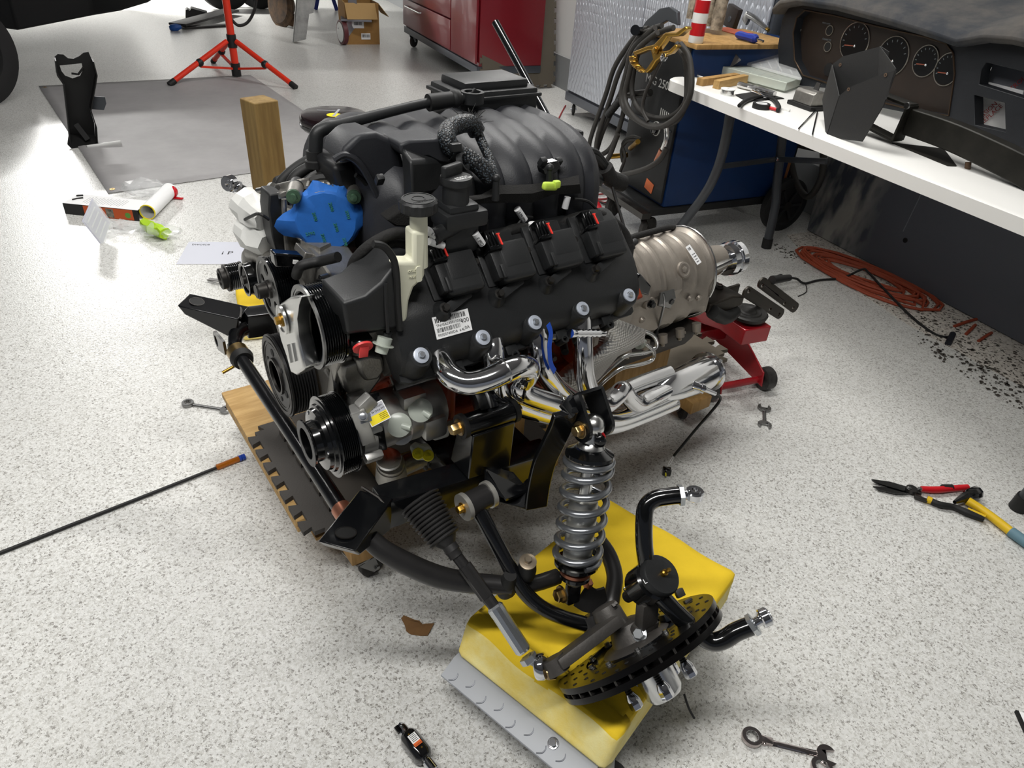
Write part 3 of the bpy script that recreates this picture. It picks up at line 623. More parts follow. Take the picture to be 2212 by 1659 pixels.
# ---------------------------------------------------------------- accessory drive
def pulley(name, y, z, r, x0, x1, ribs, mat='black_gloss', bore=0.0, dish=0.012, parent=None, label=None, n=48):
    w = x1 - x0; pr = [(0.0, bore), (0.0, r * 0.80), (0.0, r * 1.03), (w * 0.08, r * 1.03), (w * 0.10, r * 0.985)] if not dish else [(dish + w * 0.5, bore), (dish + w * 0.45, r * 0.78), (w * 0.06, r * 0.84), (0.0, r * 0.88), (0.0, r * 1.03), (w * 0.08, r * 1.03), (w * 0.10, r * 0.985)]
    a, b_ = w * 0.12, w * 0.92
    for k in range(ribs):
        t0 = a + (b_ - a) * k / ribs; t1 = a + (b_ - a) * (k + 0.5) / ribs; pr += [(t0, r * 0.95), (t1, r), (a + (b_ - a) * (k + 0.62) / ribs, r)]
    pr += [(b_, r * 0.95), (w * 0.93, r * 1.03), (w, r * 1.03), (w, max(bore, r * 0.3))]
    m = MB(); m.lathe((x0, y, z), (1, 0, 0), pr, n, caps=False); return m.build(name, mat, parent or ENG, label=label, ang=25)
# crank damper
cy, cz = -0.012, 0.556
dm = pulley('crank_pulley', cy, cz, 0.0885, 0.0, 0.055, 8, M('damper_black', '#1b1b1c', 0.42), 0.036, 0.0, label='black ribbed crank damper')
m = MB(); m.ring((0.001, cy, cz), (-1, 0, 0), 0.086, 0.078, 0.003, 48); m.ring((0.001, cy, cz), (-1, 0, 0), 0.073, 0.070, 0.002, 48); m.ring((0.001, cy, cz), (-1, 0, 0), 0.0405, 0.035, 0.006, 32); m.build('damper_rings', 'dark_steel', dm)
for k in range(6):
    a = k * PI / 3 + 0.3; m = MB(); m.lathe((0.0, cy + 0.053 * math.cos(a), cz + 0.053 * math.sin(a)), (-1, 0, 0), [(0, 0.0085 if k % 2 else 0.0055), (0.0012, 0.0085 if k % 2 else 0.0055)], 14); m.build('damper_hole', 'ink', dm)
m = MB(); m.lathe((0.02, cy, cz), (1, 0, 0), [(0, 0.036), (0.02, 0.034), (0.022, 0.0)], 24); m.build('crank_hub', M('hub_grey', '#4d4b48', 0.5, 0.7), dm)
# big ribbed idler
ip = pulley('idler_pulley', -0.264, 0.806, 0.0705, -0.006, 0.036, 8, 'black_gloss', 0.0, 0.022, label='open black ribbed pulley')
m = MB(); m.ring((-0.007, -0.264, 0.806), (1, 0, 0), 0.073, 0.066, 0.004, 48); m.build('pulley_rim', 'steel', ip)
m = MB(); m.lathe((0.03, -0.264, 0.806), (-1, 0, 0), [(0, 0.030), (0.006, 0.030), (0.01, 0.018), (0.016, 0.016)], 24); m.build('pulley_hub', 'dark_steel', ip)
# pump pulley (spoked face)
wp = pulley('pump_pulley', -0.082, 0.795, 0.060, -0.012, 0.030, 8, 'black_gloss', 0.0, 0.010, label='black ribbed pulley with spoked grey face')
m = MB(); holes = [circ(0.036 * math.cos(k * PI * 0.4 + 0.5), 0.036 * math.sin(k * PI * 0.4 + 0.5), 0.011, 12) for k in range(5)]
m.plate(circ(0, 0, 0.054, 40), holes, 0.003, (-0.008, -0.082, 0.795), (0, -1, 0), (0, 0, 1)); m.ring((-0.013, -0.082, 0.795), (1, 0, 0), 0.061, 0.054, 0.004, 40); m.build('pulley_face', M('face_grey', '#6b6b69', 0.4, 0.6), wp)
m = MB(); m.lathe((-0.006, -0.082, 0.795), (-1, 0, 0), [(0, 0.018), (0.008, 0.017), (0.010, 0.0145), (0.026, 0.0145), (0.028, 0.012), (0.029, 0.012)], 24); m.build('pulley_hub', 'dark_steel', wp)
# small smooth idler and its bracket
sp = pulley('idler_pulley', 0.100, 0.733, 0.034, -0.008, 0.024, 1, 'black_gloss', 0.0, 0.008, label='small smooth black idler')
m = MB(); m.lathe((0.0, 0.100, 0.733), (-1, 0, 0), [(0, 0.024), (0.004, 0.024), (0.006, 0.018), (0.006, 0.009), (0.012, 0.009)], 20); m.build('idler_bearing', 'dark_steel', sp)
# tensioner (bare aluminium arm)
m = MB(); pts = [(598, 668), (604, 655), (626, 640), (646, 640), (640, 660), (636, 690), (640, 730), (650, 770), (656, 800), (640, 812), (628, 806), (618, 770), (606, 735), (598, 700)]
slabx(m, pts, -0.028, 0.030, 0.96); tn = m.build('belt_tensioner', 'bright_alu', ENG, label='bare aluminium belt tensioner arm', bev=0.005, bseg=3)
m = MB(); c0 = X(612, 690, -0.030); m.lathe(c0, (-1, 0, 0), [(0, 0.026), (0.004, 0.026), (0.005, 0.022), (0.003, 0.021), (0.003, 0.0)], 28); m.build('pivot_cap', 'bright_alu', tn)
m = MB(); bolt(m, c0 + V((-0.003, 0, 0)), (-1, 0, 0), 0.008, 0.008, 0.012); m.build('pivot_bolt', 'brass', tn)
for a, c_ in ((622, 745), (632, 742)):
    m = MB(); p = X(a, c_, -0.029); q = X(a + 7, c_ + 38, -0.029); m.obox(p, q, 0.003, 0.004, (-1, 0, 0)); m.build('arm_rib', 'bright_alu', tn)
# alternator
m = MB(); ay, az = 0.245, 0.674
m.lathe((0.035, ay, az), (1, 0, 0), [(0, 0.030), (0.004, 0.050), (0.016, 0.062), (0.045, 0.066), (0.060, 0.066), (0.062, 0.060), (0.085, 0.060), (0.087, 0.066), (0.12, 0.062), (0.13, 0.04)], 32)
m.box((0.075, ay - 0.02, az + 0.065), (0.05, 0.035, 0.03), None, 0.008); m.box((0.06, ay + 0.065, az - 0.01), (0.03, 0.03, 0.03), None, 0.006)
ao = m.build('alternator', 'cast_alu', ENG, label='grey finned alternator')
for k in range(7):
    a = PI * 0.30 + k * 0.19; m = MB(); m.box((0.058, ay + 0.062 * math.cos(a + 0.4), az + 0.062 * math.sin(a + 0.4)), (0.028, 0.007, 0.014), Matrix.Rotation(a + 0.4 - PI / 2, 3, 'X'), 0.002); m.build('vent_slot', 'ink', ao)
ap = pulley('alternator_pulley', ay, az, 0.0305, -0.010, 0.026, 7, 'black_gloss', 0.0, 0.0, ao, n=36)
m = MB(); m.lathe((-0.010, ay, az), (-1, 0, 0), [(0, 0.031), (0.003, 0.031), (0.004, 0.024), (0.014, 0.024), (0.016, 0.021), (0.016, 0.015), (0.010, 0.015), (0.010, 0.0)], 28); m.build('pulley_nut', 'dark_steel', ao)
# front timing cover and water pump casting
m = MB(); pf = [(-0.20, 0.62), (-0.255, 0.70), (-0.26, 0.78), (-0.20, 0.85), (-0.10, 0.87), (0.12, 0.85), (0.24, 0.82), (0.27, 0.72), (0.22, 0.62), (0.15, 0.52), (0.12, 0.43), (-0.12, 0.43), (-0.15, 0.52)]
m.loft([[V((x, (y) * k, 0.64 + (z - 0.64) * k)) for y, z in pf] for x, k in ((0.062, 0.94), (0.07, 1.0), (0.135, 1.0))])
m.lathe((0.03, -0.05, 0.73), (1, 0, 0), [(0, 0.03), (0.006, 0.05), (0.04, 0.06)], 24)
m.tube([(0.07, 0.10, 0.84), (0.06, 0.14, 0.80), (0.05, 0.19, 0.79)], 0.028, 14, smooth=4)
m.box((0.055, -0.225, 0.66), (0.03, 0.03, 0.16), Matrix.Rotation(0.4, 3, 'X'), 0.006); m.tube([(0.05, -0.20, 0.74), (0.045, -0.235, 0.66), (0.04, -0.24, 0.60)], 0.008, 8, smooth=3)
tcv = m.build('timing_cover', 'cast_alu', ENG, label='cast aluminium timing cover', bev=0.003)
for y, z in ((-0.215, 0.70), (-0.232, 0.645), (-0.18, 0.84), (0.02, 0.86), (-0.19, 0.60)):
    m = MB(); m.lathe((0.068, y, z), (-1, 0, 0), [(0, 0.013), (0.014, 0.012)], 14); bolt(m, (0.054, y, z), (-1, 0, 0), 0.0065, 0.006); m.build('cover_bolt', 'steel', tcv)
m = MB(); m.tube([X(640, 595, 0.02), X(650, 575, 0.02), X(690, 565, 0.05), X(730, 555, 0.07)], 0.009, 12, smooth=4); m.build('coolant_sensor_boot', 'black_rubber', ENG)
# blocks above the compressor
m = MB(); slab(m, [(742, 790), (790, 775), (812, 775), (826, 792), (826, 818), (810, 840), (798, 858), (768, 866), (750, 850), (738, 815)], -0.275, 0.06, 0.95); m.build('compressor_bracket', 'cast_alu', ENG, bev=0.007, bseg=3)
m = MB(); slab(m, [(770, 778), (800, 766), (828, 770), (834, 800), (818, 822), (790, 826), (778, 808)], -0.285, 0.05, 0.95); m.build('compressor_bracket', 'cast_alu', ENG, bev=0.007, bseg=3)
m = MB(); m.tube([(0.055, -0.19, 0.70), (0.075, -0.23, 0.66), (0.09, -0.26, 0.63)], 0.007, 8, smooth=3); m.tube([(0.055, -0.16, 0.64), (0.06, -0.21, 0.62), (0.06, -0.25, 0.60)], 0.006, 8, smooth=3); m.build('bracket_rib', 'cast_alu', ENG)
# AC compressor
ky, kz = -0.285, 0.583
m = MB(); m.lathe((0.045, ky, kz), (1, 0, 0), [(0, 0.045), (0.004, 0.058), (0.03, 0.060), (0.032, 0.055), (0.10, 0.055), (0.102, 0.058), (0.125, 0.058), (0.128, 0.055), (0.165, 0.055), (0.185, 0.048), (0.192, 0.03)], 36)
for a in (0.3, 1.5, 2.6, 3.7, 4.9):
    m.box((0.065, ky + 0.062 * math.cos(a), kz + 0.062 * math.sin(a)), (0.035, 0.022, 0.022), Matrix.Rotation(a, 3, 'X'), 0.004)
m.box((0.195, ky - 0.045, kz - 0.015), (0.05, 0.04, 0.05), None, 0.01); m.box((0.16, ky - 0.02, kz + 0.05), (0.05, 0.05, 0.03), None, 0.008)
ac = m.build('air_compressor', M('comp_alu', '#b9b8b4', 0.36, 0.75, var=0.12, vscale=20), ENG, label='silver air conditioning compressor with yellow tag')
pulley('compressor_pulley', ky, kz, 0.0765, -0.002, 0.034, 8, 'black_gloss', 0.03, 0.0, ac)
m = MB(); m.lathe((-0.002, ky, kz), (-1, 0, 0), [(0, 0.072), (0.002, 0.072), (0.003, 0.066), (0.008, 0.064), (0.009, 0.060), (0.016, 0.058), (0.018, 0.040), (0.030, 0.038), (0.034, 0.0445), (0.037, 0.0445), (0.037, 0.030), (0.02, 0.029), (0.018, 0.0)], 40); m.build('clutch_plate', 'black_gloss', ac)
m = MB(); m.ring((-0.0385, ky, kz), (-1, 0, 0), 0.0445, 0.0305, 0.0015, 36); m.build('hub_ring', M('hub_dull', '#565656', 0.45, 0.6), ac)
for k in range(3):
    a = 0.9 + k * 2.09; m = MB(); m.sphere((-0.016, ky + 0.052 * math.cos(a), kz + 0.052 * math.sin(a)), 0.005, 10, 8); m.build('clutch_rivet', 'chrome', ac)
# tag, bracket, solenoid
vw = (wl(CAM) - V((0.1, ky, kz))).normalized()
def facing(px, py, y, w, h, rot=0.0):
    o = Y(px, py, y); r = V((1, 0.0, 0.0)); r = (r - vw * r.dot(vw)).normalized(); up = vw.cross(r).normalized()
    q = Quaternion(vw, rot); return o, q @ r, q @ up
m = MB(); o, r, up = facing(814, 893, ky - 0.065, 0, 0, 0.16); m.plate([(-0.019, -0.018), (0.019, -0.018), (0.019, 0.018), (-0.019, 0.018)], (), 0.001, o, r, up); tg = m.build('warning_tag', 'white_paper', ac, label='grey and yellow printed tag')
wv = r.cross(up)
m = MB(); m.plate([(-0.0175, -0.0165), (0.0175, -0.0165), (0.0175, -0.001), (-0.0175, -0.001)], (), 0.0004, o + wv * 0.0008, r, up); m.build('tag_panel', 'yellow_label', tg)
m = MB(); m.plate([(-0.0175, -0.001), (0.0175, -0.001), (0.0175, 0.0165), (-0.0175, 0.0165)], (), 0.0004, o + wv * 0.0008, r, up); m.build('tag_panel', 'silver_label', tg)
m = MB(); m.text('vehicle A/C', o + wv * 0.0012 + r * 0.015 + up * 0.012, -r, -up, 0.0055, 0.0001); m.text('use PAG-46 OIL', o + wv * 0.0012 + r * 0.017 + up * 0.006, -r, -up, 0.0052, 0.0001)
for k in range(4): m.plate([(0.0, 0), (0.014 + 0.002 * (k % 2), 0), (0.014, 0.0007), (0, 0.0007)], (), 0.0002, o + wv * 0.0012 + r * 0.002 + up * (-0.004 - 0.003 * k), r, up)
m.build('tag_print', 'ink', tg)
m = MB(); m.obox(Y(776, 905, ky - 0.062), Y(800, 897, ky - 0.062), 0.020, 0.003, vw, 0.001); m.build('tag_strap', 'zinc', ac); m = MB(); bolt(m, Y(784, 899, ky - 0.066), vw, 0.006, 0.003, 0.008); m.build('tag_screw', 'zinc', ac)
m = MB(); m.obox(Y(770, 880, ky - 0.05), Y(795, 950, ky - 0.055), 0.026, 0.03, vw, 0.004); m.obox(Y(782, 862, ky - 0.05), Y(800, 880, ky - 0.05), 0.03, 0.02, vw, 0.004); m.build('valve_body', 'comp_alu', ac)
m = MB(); p, q = Y(793, 950, ky - 0.05), Y(802, 980, ky - 0.045); d = q - p; m.lathe(p, d, [(0, 0.009), (0.006, 0.0095), (0.007, 0.006), (d.length * 0.7, 0.0055), (d.length * 0.72, 0.004), (d.length, 0.004)], 14); m.build('valve_stem', 'bright_alu', ac)
m = MB(); m.obox(Y(812, 905, ky - 0.05), Y(822, 965, ky - 0.045), 0.024, 0.024, vw, 0.004); m.build('solenoid_plug', 'black_gloss', ac)
m = MB(); m.obox(Y(782, 870, ky - 0.04), Y(818, 862, ky - 0.04), 0.025, 0.02, vw, 0.003); m.build('clip_block', 'black_gloss', ac)
for (a, c_), (e, g) in (((862, 918), (888, 925)), ((908, 886), (930, 900))):
    m = MB(); p = Y(a, c_, ky - 0.055); m.lathe(p, vw, [(-0.02, 0.021), (0.004, 0.023), (0.006, 0.018), (0.008, 0.010)], 22); cpo = m.build('port_cap', 'milky_plastic', ac, label='translucent port cap')
    m = MB(); q = Y(e, g, ky - 0.075); m.cyl(p + (q - p) * 0.3, q, 0.0075, 0.0055, 14); m.build('cap_spout', 'milky_plastic', cpo)
    m = MB(); c0 = p + (p - q) * 0.75; m.tube([c0 + (V((0.016 * math.cos(t), 0.0, 0.016 * math.sin(t)))) for t in [k * 0.5236 for k in range(12)]], 0.0018, 6, closed=True); m.build('cap_loop', 'milky_plastic', cpo)
m = MB(); m.lathe(Y(866, 936, ky - 0.03), vw, [(-0.02, 0.024), (0.016, 0.022), (0.018, 0.016)], 22); m.lathe(Y(912, 900, ky - 0.03), vw, [(-0.02, 0.026), (0.014, 0.025)], 22); m.build('port_boss', 'comp_alu', ac)
m = MB(); slab(m, [(918, 918), (960, 930), (975, 925), (972, 945), (940, 955), (920, 940)], -0.27, 0.03); m.build('plastic_bag', 'white_bag', ac, bev=0.006)

# ---------------------------------------------------------------- throttle body
tn_ = V((-0.42, -0.905, 0.05)).normalized(); tc0 = Y(705, 478, -0.10)
m = MB(); m.lathe(tc0, -tn_, [(-0.002, 0.050), (0.0, 0.055), (0.018, 0.058), (0.020, 0.053), (0.050, 0.053), (0.052, 0.057), (0.064, 0.057), (0.066, 0.05)], 40)
_, tu, tv = frame(tn_)        # tu = up in the face, tv = sideways
for sx in (-1, 1):
    for sz in (0.048,):
        m.cyl(tc0 + tv * sx * 0.052 + tu * sz + tn_ * 0.006, tc0 + tv * sx * 0.052 + tu * sz - tn_ * 0.040, 0.013, 0.014, 16)
for k in range(5): m.obox(tc0 + tu * 0.0545 + tv * (-0.03 + 0.015 * k) - tn_ * 0.020, tc0 + tu * 0.0545 + tv * (-0.03 + 0.015 * k) - tn_ * 0.052, 0.004, 0.008, tu)
m.box(tc0 - tu * 0.065 - tn_ * 0.03, (0.10, 0.05, 0.055), Matrix.Rotation(0.43, 3, 'Z'), 0.004)
tb = m.build('throttle_body', 'cast_alu', ENG, label='cast throttle body sealed with blue tape')
for sx in (-1, 1):
    m = MB(); p = tc0 + tv * sx * 0.052 + tu * 0.048 + tn_ * 0.006; m.lathe(p, tn_, [(0, 0.0125), (0.006, 0.0125), (0.007, 0.007), (0.012, 0.006), (0.013, 0)], 18); m.build('flange_bolt', M('green_anodised', '#4f6a55', 0.4, 0.6), tb)
    m = MB(); p = tc0 + tv * sx * 0.052 + tu * 0.048 - tn_ * 0.040; m.cyl(p, p - tn_ * 0.03, 0.014, 0.013, 16); m.build('flange_sleeve', 'black_plastic', tb)
# tape: flat disc, folded rim, crumpled ears
m = MB(); random.seed(21); n = 48; rings = []
def ear(a):      # a measured from 'up', positive toward tv
    e = 0.0
    for c_, w, h in ((1.75, 0.55, 0.034), (-1.45, 0.5, 0.030), (0.25, 0.35, 0.010), (-0.5, 0.3, 0.008), (2.6, 0.4, 0.006)):
        d = abs((a - c_ + PI) % (2 * PI) - PI)
        if d < w: e += h * (math.cos(d / w * PI) * 0.5 + 0.5)
    return e
for rr, tt, ear_k in ((0.0, 0.004, 0), (0.03, 0.004, 0), (0.052, 0.003, 0), (0.0565, 0.0, 0.0), (0.0600, -0.010, 0.45), (0.0610, -0.018, 1.0), (0.0595, -0.026, 1.0)):
    rg = []
    for k in range(n):
        a = 2 * PI * k / n; a_ = (a + PI) % (2 * PI) - PI; e = ear(a_); j = (random.uniform(-0.0022, 0.0022) if rr > 0.055 else random.uniform(-0.0005, 0.0005))
        r2 = rr + e * ear_k + (j if rr else 0); cr = 0.006 * math.sin(a * 9) * (1 if rr > 0.058 else 0) * (1 + e * 20) * 0.5
        rg.append(tc0 + (tu * math.cos(a) + tv * math.sin(a)) * r2 + tn_ * (tt + cr + e * ear_k * 0.25))
    rings.append(rg)
m.loft(rings, caps=False); tp = m.build('blue_tape', 'blue_tape', tb, label='crumpled blue masking tape', ang=28)
pr = MB()
for sx, sz, rot in ((-0.024, 0.018, -1.35), (0.006, 0.036, -1.35), (0.012, -0.002, -1.35), (-0.012, -0.022, -1.35), (0.026, -0.030, -1.35), (0.034, 0.022, -1.35), (-0.038, -0.026, 0.2)):
    q = Quaternion(tn_, rot); pr.text('2090', tc0 - tv * sx + tu * sz + tn_ * 0.0049, q @ -tv, q @ tu, 0.0085, 0.0002)
pr.build('tape_print', 'tape_print', tp)
# motor cover and clips at the left of the throttle body
m = MB(); slab(m, [(582, 420), (600, 418), (618, 425), (620, 470), (622, 548), (597, 545), (588, 512), (580, 455)], -0.035, 0.05); mc = m.build('motor_cover', 'black_plastic', tb, bev=0.003)
for a, c_ in (((600, 423), (620, 420)), ((605, 498), (624, 496))):
    m = MB(); m.obox(Y(*a, -0.042), Y(*c_, -0.042), 0.012, 0.006, (0, -1, 0.3), 0.001); m.build('spring_clip', 'bright_alu', mc)
m = MB(); m.tube([Y(613, 430, -0.04), Y(615, 470, -0.04), Y(621, 545, -0.04)], 0.005, 8, smooth=3); m.build('cover_seam', 'cast_alu', mc)
for a, c_ in (((624, 415), (630, 440)), ((636, 418), (640, 436))):
    m = MB(); m.cyl(Y(*c_, -0.03), Y(*a, -0.03), 0.008, 0.006, 14); m.build('cast_boss', 'cast_alu', mc)
m = MB(); slabx(m, [(592, 398), (635, 388), (640, 412), (600, 418)], 0.075, 0.03); ab = m.build('lift_bracket', 'cast_alu', ENG, bev=0.003)
m = MB(); m.cyl(X(556, 412, 0.05), X(600, 405, 0.07), 0.0055, n=12); m.lathe(X(585, 407, 0.06), X(600, 405, 0.07) - X(556, 412, 0.05), [(0, 0.011), (0.012, 0.011)], 6); m.build('lift_stud', 'steel', ab)
m = MB(); c0 = tc0 - tn_ * 0.066; m.lathe(c0, -tn_, [(0, 0.060), (0.006, 0.066), (0.016, 0.067), (0.022, 0.062), (0.06, 0.062)], 36); m.build('intake_neck', 'black_rubber', tb)
m = MB(); slab(m, [(655, 560), (700, 570), (745, 575), (757, 585), (752, 562), (700, 553), (660, 545)], -0.115, 0.05); m.build('motor_plate', 'cast_alu', tb, bev=0.002)
m = MB(); m.text('53034251AD', Y(700, 553, -0.1165), (1, 0, 0), (0, 0, 1), 0.0062, 0.0002); m.build('cast_number', 'dark_steel', tb)
m = MB(); slab(m, [(592, 548), (650, 552), (657, 556), (655, 580), (596, 578)], -0.15, 0.025); pg = m.build('throttle_plug', 'black_gloss', ENG, bev=0.003)
m = MB(); slab(m, [(634, 562), (645, 563), (645, 572), (633, 570)], -0.152, 0.004); m.build('plug_lock', 'white_plastic', pg)
m = MB(); m.tube([Y(655, 566, -0.145), Y(675, 567, -0.145), Y(690, 566, -0.145)], 0.003, 6); m.build('plug_wire', 'black_rubber', pg)
m = MB(); m.cyl(Y(682, 566, -0.147), Y(702, 568, -0.147), 0.007, n=12); m.build('wire_tag', 'white_paper', pg)
# bagged fittings in front of the alternator
for (a, c_), r0 in (((545, 452), 0.034), ((553, 505), 0.036)):
    m = MB(); random.seed(int(a)); p = X(a, c_, 0.02); rg = []
    for t, rr in ((-0.030, 0.6), (-0.024, 0.95), (0.0, 1.05), (0.022, 0.9), (0.038, 0.7)):
        rg.append([p + V((random.uniform(-0.003, 0.003), 0, 0)) + V((t * 0.3, -t * 0.95, -t * 0.3)) + (V((math.cos(k * 0.5236), 0.3 * math.cos(k * 0.5236), 0)) + V((0, -0.25, 0.95)) * math.sin(k * 0.5236)) * r0 * rr * random.uniform(0.85, 1.12) for k in range(12)])
    m.loft(rg); m.build('bagged_fitting', 'white_bag', ENG, label='hose fitting wrapped in white plastic', ang=20)
m = MB(); m.tube([X(522, 478, 0.0), X(545, 466, -0.005), X(560, 462, -0.005), X(580, 474, 0.01)], 0.003, 6, smooth=3); m.build('rubber_band', 'black_rubber', ENG)
m = MB(); m.tube([X(548, 545, 0.03), X(575, 555, 0.03), X(595, 575, 0.03)], 0.020, 14, smooth=4); m.build('coolant_pipe', 'cast_alu', ENG)
m = MB(); hp_ = [Y(760, 585, -0.26), Y(770, 560, -0.27), Y(800, 530, -0.28), Y(850, 505, -0.28), Y(890, 512, -0.27), Y(930, 540, -0.26)]; m.tube(hp_, 0.010, 10, smooth=5); m.build('front_loom', 'loom_tape', ENG)
m = MB(); m.tube([p + V((0, 0.01, -0.022)) for p in hp_], 0.007, 8, smooth=5); m.build('front_loom', 'loom_tape', ENG)

# ---------------------------------------------------------------- exhaust headers
hr = 0.0212
def P(*t): return [Y(a, b_, c_) for a, b_, c_ in t]
tubes = [
    P((930, 745, -0.325), (948, 770, -0.365), (970, 808, -0.41), (1005, 827, -0.44), (1045, 822, -0.455), (1090, 803, -0.46), (1122, 791, -0.455), (1141, 795, -0.435), (1139, 812, -0.42), (1128, 826, -0.41), (1126, 842, -0.41), (1150, 856, -0.41), (1201, 874, -0.405), (1265, 898, -0.39), (1330, 905, -0.37), (1400, 880, -0.355), (1450, 858, -0.345)),
    P((1060, 712, -0.325), (1064, 745, -0.365), (1068, 790, -0.385), (1073, 835, -0.39), (1092, 863, -0.385), (1150, 887, -0.375), (1210, 903, -0.365), (1270, 922, -0.36), (1330, 918, -0.355), (1400, 893, -0.345), (1455, 870, -0.335)),
    P((1156, 690, -0.325), (1161, 730, -0.365), (1168, 785, -0.385), (1188, 820, -0.385), (1215, 847, -0.375), (1255, 868, -0.36), (1300, 868, -0.34), (1345, 845, -0.325), (1390, 826, -0.315), (1445, 806, -0.31)),
    P((1250, 650, -0.325), (1256, 700, -0.365), (1259, 760, -0.39), (1264, 815, -0.40), (1280, 856, -0.405), (1305, 874, -0.40), (1330, 858, -0.385), (1345, 842, -0.375), (1357, 858, -0.37), (1378, 872, -0.365), (1410, 858, -0.355), (1455, 836, -0.335)),
]
for tpts in tubes:
    m = MB(); m.tube(tpts, hr, 22, smooth=8); m.build('header_pipe', 'polished', ENG, label='polished exhaust header pipe')
for tpts, k in ((tubes[0], 5), (tubes[0], 12), (tubes[2], 5)):
    m = MB(); d = tpts[k + 1] - tpts[k - 1]; m.tube([tpts[k] + (frame(d)[1] * math.cos(t) + frame(d)[2] * math.sin(t)) * (hr + 0.0004) for t in [j * 0.314 for j in range(20)]], 0.0014, 6, closed=True); m.build('weld_bead', 'bright_alu', ENG)
m = MB(); e0 = Y(1432, 845, -0.335); e1 = Y(1528, 803, -0.30); d = (e1 - e0); L = d.length; a_, u_, v_ = frame(d); rg = []
for t, R_, lobe in ((-0.25, 0.012, 0), (0, 0.034, 0.1), (0.2, 0.043, 0.12), (0.6, 0.047, 0.05), (0.85, 0.0475, 0.0), (0.97, 0.0475, 0.0), (0.975, 0.055, 0.0), (1.0, 0.055, 0.0)):
    rg.append([e0 + a_ * L * t + (u_ * math.cos(k * PI / 16) + v_ * math.sin(k * PI / 16)) * R_ * (1 - lobe * (0.5 - 0.5 * math.cos(4 * k * PI / 16)) ) for k in range(32)])
m.loft(rg); clr = m.build('header_collector', 'polished', ENG, label='polished four-into-one collector')
for k in range(3):
    m = MB(); m.cyl(e1 - a_ * 0.004 + (u_ * math.cos(k * 2.1 + 0.5) + v_ * math.sin(k * 2.1 + 0.5)) * 0.0515 - a_ * 0.01, e1 + a_ * 0.004 + (u_ * math.cos(k * 2.1 + 0.5) + v_ * math.sin(k * 2.1 + 0.5)) * 0.0515, 0.005, n=10); m.build('flange_hole', 'chrome', clr)
m = MB(); m.box(BK(0.405, 0.075, -0.175), (0.54, 0.05, 0.012), RB, 0.003); m.build('header_flange', 'steel', ENG)
# oxygen sensor and its lead
s0, s1, s2 = Y(1497, 832, -0.355), Y(1520, 840, -0.375), Y(1545, 850, -0.385)
m = MB(); d = s1 - s0; m.lathe(s0, d, [(0, 0.013), (0.012, 0.013), (0.013, 0.011), (0.020, 0.011), (0.021, 0.0135), (0.03, 0.0135), (0.031, 0.0075), (d.length + 0.005, 0.0075)], 14); m.cyl(s1, s2, 0.0075, 0.006, 12); ox = m.build('oxygen_sensor', 'chrome', ENG, label='chrome oxygen sensor with black lead hanging to the floor')
ld = [wl(at_z(*t)) for t in ((1548, 850, 0.31), (1556, 862, 0.26), (1540, 885, 0.22), (1505, 925, 0.14), (1480, 955, 0.08), (1455, 985, 0.03))]
m = MB(); m.tube(ld, 0.0042, 8, smooth=5); m.build('sensor_lead', 'black_rubber', ox)
for dx in (-0.003, 0.003):
    m = MB(); p = ld[-1]; q = wl(at_z(1443, 1008, 0.018)); m.tube([p + V((dx, 0, 0)), (p + q) / 2 + V((dx * 2, 0, 0)), q + V((dx, 0, 0))], 0.0014, 6); m.build('lead_wire', 'white_plastic', ox)
pc = wl(at_z(1440, 1018, 0.012)); m = MB(); m.box(pc, (0.020, 0.026, 0.022), Matrix.Rotation(0.9, 3, 'Z'), 0.003); m.build('lead_plug', 'black_gloss', ox)
m = MB(); m.box(wl(at_z(1438, 1025, 0.016)), (0.010, 0.004, 0.006), Matrix.Rotation(0.9, 3, 'Z')); m.build('plug_insert', 'yellow_cap', ox)
# blue tape strip between the pipes
m = MB(); f = P((1184, 700, -0.395), (1190, 720, -0.40), (1187, 750, -0.41), (1190, 785, -0.415), (1199, 803, -0.415)); m.strip(f, 0.012, 0.0008, (0.3, -1, 0.3), smooth=4); m.build('tape_strip', M('strip_blue', '#0f4fc4', 0.5), ENG, label='strip of blue tape')
# spark plug boots / wire ends below the cover
m = MB(); p, q = Y(1190, 727, -0.36), Y(1240, 722, -0.37); m.cyl(p, q, 0.008, n=12); m.build('plug_boot', 'steel', ENG)
m = MB(); p, q = Y(1232, 720, -0.415), Y(1306, 720, -0.405); d = q - p; m.lathe(p, d, [(0, 0.009)] + [(d.length * (0.1 + 0.07 * k), 0.0065 if k % 2 else 0.009) for k in range(12)] + [(d.length, 0.006)], 14, caps=True); m.build('dipstick_socket', 'chrome', ENG)
for a, c_ in ((1035, 750), (1130, 745), (1215, 735)):
    m = MB(); m.cyl(Y(a, c_, -0.29), Y(a + 6, c_ + 26, -0.33), 0.010, 0.008, 12); m.build('spark_plug_boot', 'black_rubber', ENG)
